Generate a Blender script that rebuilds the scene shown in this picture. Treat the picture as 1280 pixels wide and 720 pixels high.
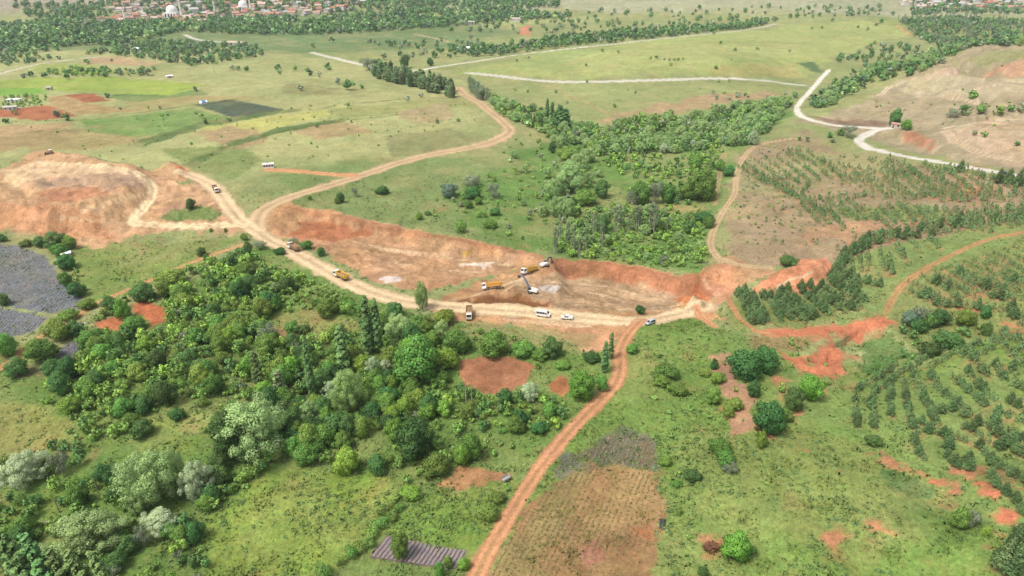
import bpy, math, random
import numpy as np
from mathutils import Matrix, Vector
for o in list(bpy.data.objects): bpy.data.objects.remove(o)
S = bpy.context.scene; COL = S.collection; R = math.radians
# ------------------------------------------------------------ camera, sky, sun, exposure
cam = bpy.data.cameras.new('camera'); cam.lens = 24.0; cam.sensor_width = 36.0; cam.clip_end = 30000; cam.clip_start = 1
co = bpy.data.objects.new('camera', cam); COL.objects.link(co)
co.location = (0, 0, 137); co.rotation_euler = (R(90-27), 0, 0); S.camera = co
SUN_EL, SUN_AZ = 60, -125            # degrees; azimuth from +Y, clockwise seen from above
w = bpy.data.worlds.new('World'); S.world = w; w.use_nodes = True
nt = w.node_tree; bg = nt.nodes['Background']
sky = nt.nodes.new('ShaderNodeTexSky'); sky.sky_type = 'NISHITA'; sky.sun_disc = False
sky.sun_elevation = R(SUN_EL); sky.sun_rotation = R(SUN_AZ); sky.air_density = 1.0; sky.dust_density = 4.0; sky.ozone_density = 1.0
hs = nt.nodes.new('ShaderNodeHueSaturation'); hs.inputs['Saturation'].default_value = 0.35   # cloud cover greys the blue
nt.links.new(sky.outputs[0], hs.inputs['Color']); nt.links.new(hs.outputs[0], bg.inputs['Color'])
bg.inputs['Strength'].default_value = 0.125
sl = bpy.data.lights.new('sun', 'SUN'); sl.energy = 1.9; sl.angle = R(14); sl.color = (1, .96, .9)
so = bpy.data.objects.new('sun', sl); COL.objects.link(so); so.location = (0, 0, 400)
sd_ = Vector((math.sin(R(SUN_AZ))*math.cos(R(SUN_EL)), math.cos(R(SUN_AZ))*math.cos(R(SUN_EL)), math.sin(R(SUN_EL))))
so.rotation_euler = sd_.to_track_quat('Z', 'Y').to_euler()
S.view_settings.view_transform = 'Standard'; S.view_settings.look = 'None'; S.view_settings.gamma = 1; S.view_settings.use_curve_mapping = False
S.view_settings.exposure = 0.86
S.cycles.use_denoising = True; S.cycles.denoiser = 'OPENIMAGEDENOISE'; S.cycles.denoising_prefilter = 'ACCURATE'; S.cycles.max_bounces = 5; S.cycles.volume_bounces = 1
S.cycles.diffuse_bounces = 3; S.cycles.use_adaptive_sampling = False
# ------------------------------------------------------------ the place, in metres (x right, y away from the viewpoint)
LAB = [
('huge pale sage-green willow rising above the dark wood, lower left', None),
('dark tree tucked under the left side of the huge pale willow', None),
('broad pale green willow standing left of the silvery willow, lower left', None),
('pale willow crown leaning against the broad willow, on its right', None),
('silvery grey-green willow right of the broad pale willow', None),
('dull green bush right of the silvery willow', None),
('long pale sage willow clump above the poplars, lower left corner', None),
('small pale willow tuft below the broad willow', None),
('white-blossomed tree among dark bushes, lower left', None),
('whitish blossoming tree standing alone at the left edge', None),
('grey twiggy bush beside the whitish blossoming tree', None),
('pale willow crown cut by the left edge, lower left corner', None),
('leafless grey shrub below the white-blossomed tree', None),
('tall pale poplar bending in the wind, leftmost of the corner row', 'wind-bent poplars in the lower left corner'),
('pale wind-bent poplar, second of the lower left corner row', 'wind-bent poplars in the lower left corner'),
('short pale poplar, third of the lower left corner row', 'wind-bent poplars in the lower left corner'),
('pale poplar, fourth of the lower left corner row', 'wind-bent poplars in the lower left corner'),
('rightmost pale poplar of the lower left corner row', 'wind-bent poplars in the lower left corner'),
('yellowish-green willow standing below the tall poplar pair', None),
('small silvery tree left of the yellowish willow', None),
('pale green tree right of the huge willow', None),
('rounded pale willow right of the tall poplar pair', None),
('silvery round tree below the tall poplar pair, left one', None),
('silvery round tree below the tall poplar pair, right one', None),
('tallest dark poplar of the pair in the left wood', None),
('slimmer poplar of the pair in the left wood', None),
('poplar beside the white tent roof in the clearing', None),
('thin light poplar alone in the middle of the left wood', None),
('thin poplar left of the wood meadow', None),
('light slender poplar above the huge willow', None),
('large bright green round tree in the middle of the left wood', None),
('bright green tree right of the large round one', None),
('green bush at the left corner of the ploughed plot', None),
('green tree between the poplar pair and the large round tree', None),
('bright bush below the dirt road beside the grey truck', None),
('wispy pale tree at the end of the haul road', None),
('pale wispy tree left of the ploughed plot', None),
('round green tree above the ploughed plot, left one', None),
('round green tree above the ploughed plot, middle one', None),
('green bush above the ploughed plot, right of the middle tree', None),
('dark tree beside the white parked car in the bushes', None),
('low bush in front of the white parked car', None),
('round bush in the small clearing beside the red track', None),
('dark bush at the left edge of the red track bend', None),
('narrow poplar beside the red track bend', None),
('slim poplar at the top of the red track bend', None),
('bush at the left edge of the red track below the bend', None),
('light green bush right of the small ploughed plot', None),
('silvery bush below the ploughed plot', None),
('bare dead trunk standing left of the ploughed plot', None),
('second bare dead trunk beside the ploughed plot', None),
('large dark round tree above the lower meadow', None),
('bright yellow-green tree at the top of the lower meadow', None),
('leafy tree at the top left of the lower meadow', None),
('yellow-green bush above the garden plot', None),
('tree above the garden plot', None),
('green tree left of the garden plot', None),
('rounded bush in the hedge left of the garden plot', None),
('small round tree standing in the striped seedbed', None),
('small bush at the lower edge of the striped seedbed', None),
('little bush at the right end of the striped seedbed', None),
('light bush between the striped seedbed and the red track', None),
('dark bush on the left bank of the red track', None),
('bush beside the garden plot, near the red track', None),
('green bush in the hedge between the lower meadow and seedbed', 'hedge below the garden plot'),
('round dark tree on the left track above the red plots', None),
('round tree in front of the larger red plot', None),
('light green tree between the two red plots', None),
('broad green tree beside the lower lavender field', None),
('dark tree right of the broad tree by the lavender field', None),
('round green tree at the left dirt track', None),
('broad green tree below the left track', None),
('dark bush in the lavender field at the left edge', None),
('bush on the left edge below the lavender field', None),
('bush at the right corner of the lavender field', None),
('round bush between the lavender field and the meadow', None),
('bush above the left track at the lavender edge', None),
('small bush on the lavender field border', None),
('dark tree at the foot of the spoil heap, above the white shed', None),
('tree at the foot of the spoil heap, right of the dark one', None),
('bush at the foot of the spoil heap, left of the dark tree', None),
('low bush below the spoil heap, near the left edge', None),
('round dark tree below the small white shed', None),
('bush behind the small white shed', None),
('bush at the left edge under the spoil heap', None),
('lone round tree on the grass island by the haul road', None),
('dark round bush above the left track', None),
('small dark bush on the left track', None),
('tiny bush on the meadow edge, left one', None),
('tiny bush on the meadow edge, right one', None),
('small bush at the meadow corner by the haul road', None),
('dark tree at the corner of the haul road', None),
('reddish-grey shrub beside the haul road', None),
('dark bush left of the trucks on the haul road', None),
('tree at the left tip of the wood', None),
('dark tree beside the left track at the wood tip', None),
('small dark tree at the left tip of the wood', None),
('round green tree above the wood meadow', None),
('low bush in the wood meadow, left', None),
('low bush in the wood meadow, right', None),
('grey leafless shrub at the edge of the wood meadow', None),
('small grey shrub below the white tent roof', None),
('round bush alone in the left clearing', None),
('dark bush below the left clearing', None),
('green bush left of the small clearing', None),
('bush clump in the grass right of the red track', None),
('lower bush of the clump right of the red track', None),
('dark bush at the right edge of the red track bend', None),
('low bush on the green slope below the clump', None),
('bush beside the fallow field, top right corner', None),
('small bush right of the fallow field', None),
('grey-green round bush right of the fallow field', None),
('tiny bush right of the fallow field, lower', None),
('greyish bush at the end of the shrub line on the slope', None),
('bush in the shrub line on the slope', None),
('leafy bush at the top of the shrub line on the slope', None),
('young light bush below the red gully', None),
('light green bush with bare stems beside the red shrub, bottom', None),
('dull bush right of the light green bush, bottom', None),
('rust-red shrub beside the light green bush, bottom', None),
('small dark bush at the bottom edge', None),
('green bush in the hollow at lower right', None),
('grey twiggy shrub in the hollow at lower right', None),
('small bright bush right of the twiggy shrub', None),
('dark low bush above the bare red scar', None),
('bright green round tree at the foot of the red cut', None),
('dark tree left of the bright green round tree', None),
('large dark blue-green tree on the brown slope', None),
('green crown behind the large dark tree', None),
('large dark tree at the top of the brown slope, left one', None),
('dark tree at the top of the brown slope, right one', None),
('small bush left of the brown slope trees', None),
('bush left of the brown slope, upper', None),
('bush on the green slope left of the brown one', None),
('small bush on the brown slope', None),
('bush in the gully on the brown slope', None),
('bush on the edge of the brown slope', None),
('bush below the left dark tree on the brown slope', None),
('grey-green bush in the gully beside the track, leftmost', None),
('grey twiggy bush in the middle of the gully thicket', None),
('dark bush at the front of the gully thicket', None),
('low leafy bush in the gully thicket', None),
('dark thicket in the gully beside the track', None),
('rounded shrub thicket right of the gully', None),
('bushy pine right of the gully thicket', None),
('single round pine on the right slope', None),
('dark low thicket below the gully', None),
('dark bush in the gully floor', None),
('dark round shrub beside the red knob', None),
('dark bush at the corner of the excavation beside the road', None),
('purplish shrub between haul road and excavation', None),
('bush between haul road and excavation', None),
('dark bush on the excavation edge', None),
('small grey shrub on the excavation edge', None),
('small dark bush below the haul road, left', None),
('tiny bush below the haul road', None),
('brown bush below the haul road', None),
('dark bush pair below the haul road', None),
('tiny bush by the haul road curve', None),
('blue-green round bush on the slope above the excavation', None),
('grey bush on the slope above the excavation', None),
('dark bush below the grey one on the slope', None),
('grey-violet shrub on the valley slope', None),
('small green bush on the valley slope', None),
('dark bush on the valley slope, right', None),
('small bush above the excavation bank', None),
('tiny bush above the excavation bank', None),
('tall weedy bush above the excavation bank', None),
('low bush above the excavation bank', None),
('little bush between grey shrubs', None),
('large pale grey-green willow in the valley', None),
('pale willow below the large valley willow', None),
('pale willow above the large valley willow', None),
('pale willow right of the upper valley willow', None),
('pale willow left of the large valley willow', None),
('lowest pale willow of the valley group', None),
('dark green tree right of the valley willows', None),
('green tree at the foot of the valley willows', None),
('dark tree above the valley willows', None),
('green tree behind the valley willows', None),
('large green tree in the valley beside the track', None),
('green tree left of the large valley tree', None),
('tree above the large valley tree', None),
('dark bush at the valley track', None),
('bush left of the valley track', None),
('tree in the valley thicket, left', None),
('grey-green tree in the valley thicket', None),
('tree in the valley thicket, right', None),
('greyish bush in the valley thicket', None),
('dark round bush in the lower valley', None),
('dark bush above the round one, lower valley', None),
('green bush near the valley track', None),
('dark bush among bare poplars', None),
('bush right of the valley poplars', None),
('pale willow in the upper valley', None),
('second pale willow in the upper valley', None),
('pale willow in the upper valley near the stream', None),
('rounded pale willow in the upper valley', None),
('pale willow near the bend, left', None),
('pale willow near the bend, middle', None),
('pale willow near the bend, right', None),
('silvery tree below the bend willows', None),
('silvery bush in the upper valley', None),
('slender half-bare poplar in the valley grove', 'half-bare poplars in the valley'),
('dark poplar in the clump above the valley', 'poplars above the valley'),
('slender green poplar in the plantation below the far road', 'poplar plantation'),
('greyish poplar in the grove right of the haul road', 'grove right of the haul road'),
('tree in the string of trees towards the valley', 'trees leading to the valley'),
('broad grey-green tree beside the far road bend', None),
('dark tall tree beside the far road', None),
('dark tree left of the far road rise', None),
('dark round tree beside the far white roof', None),
('small dark shrub standing alone on the open plateau', 'lone shrubs on the plateau'),
('rounded tree on the bend of the white road', None),
('low tree right of the roadside shed', None),
('shrub on the quarry slope beside the white road', 'shrubs on the quarry slope'),
('young pine in the planted rows of the lower right slope', 'pines planted on the lower right slope'),
('large dark pine in the bottom right corner', 'pines in the bottom right corner'),
('young pine in the dense block beside the red knob', 'pine block below the red knob'),
('young pine on the grassy terrace left of the slope track', 'pines left of the slope track'),
('pine in the dark belt across the right hillside', 'pine belt on the right hillside'),
('small pine on the dry upper hillside', 'pines on the dry upper hillside'),
('young pine in the thin rows right of the slope track', 'pines right of the slope track'),
('single pine on the bare brown shoulder', 'pines on the bare brown shoulder'),
]
TREES = []
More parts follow.
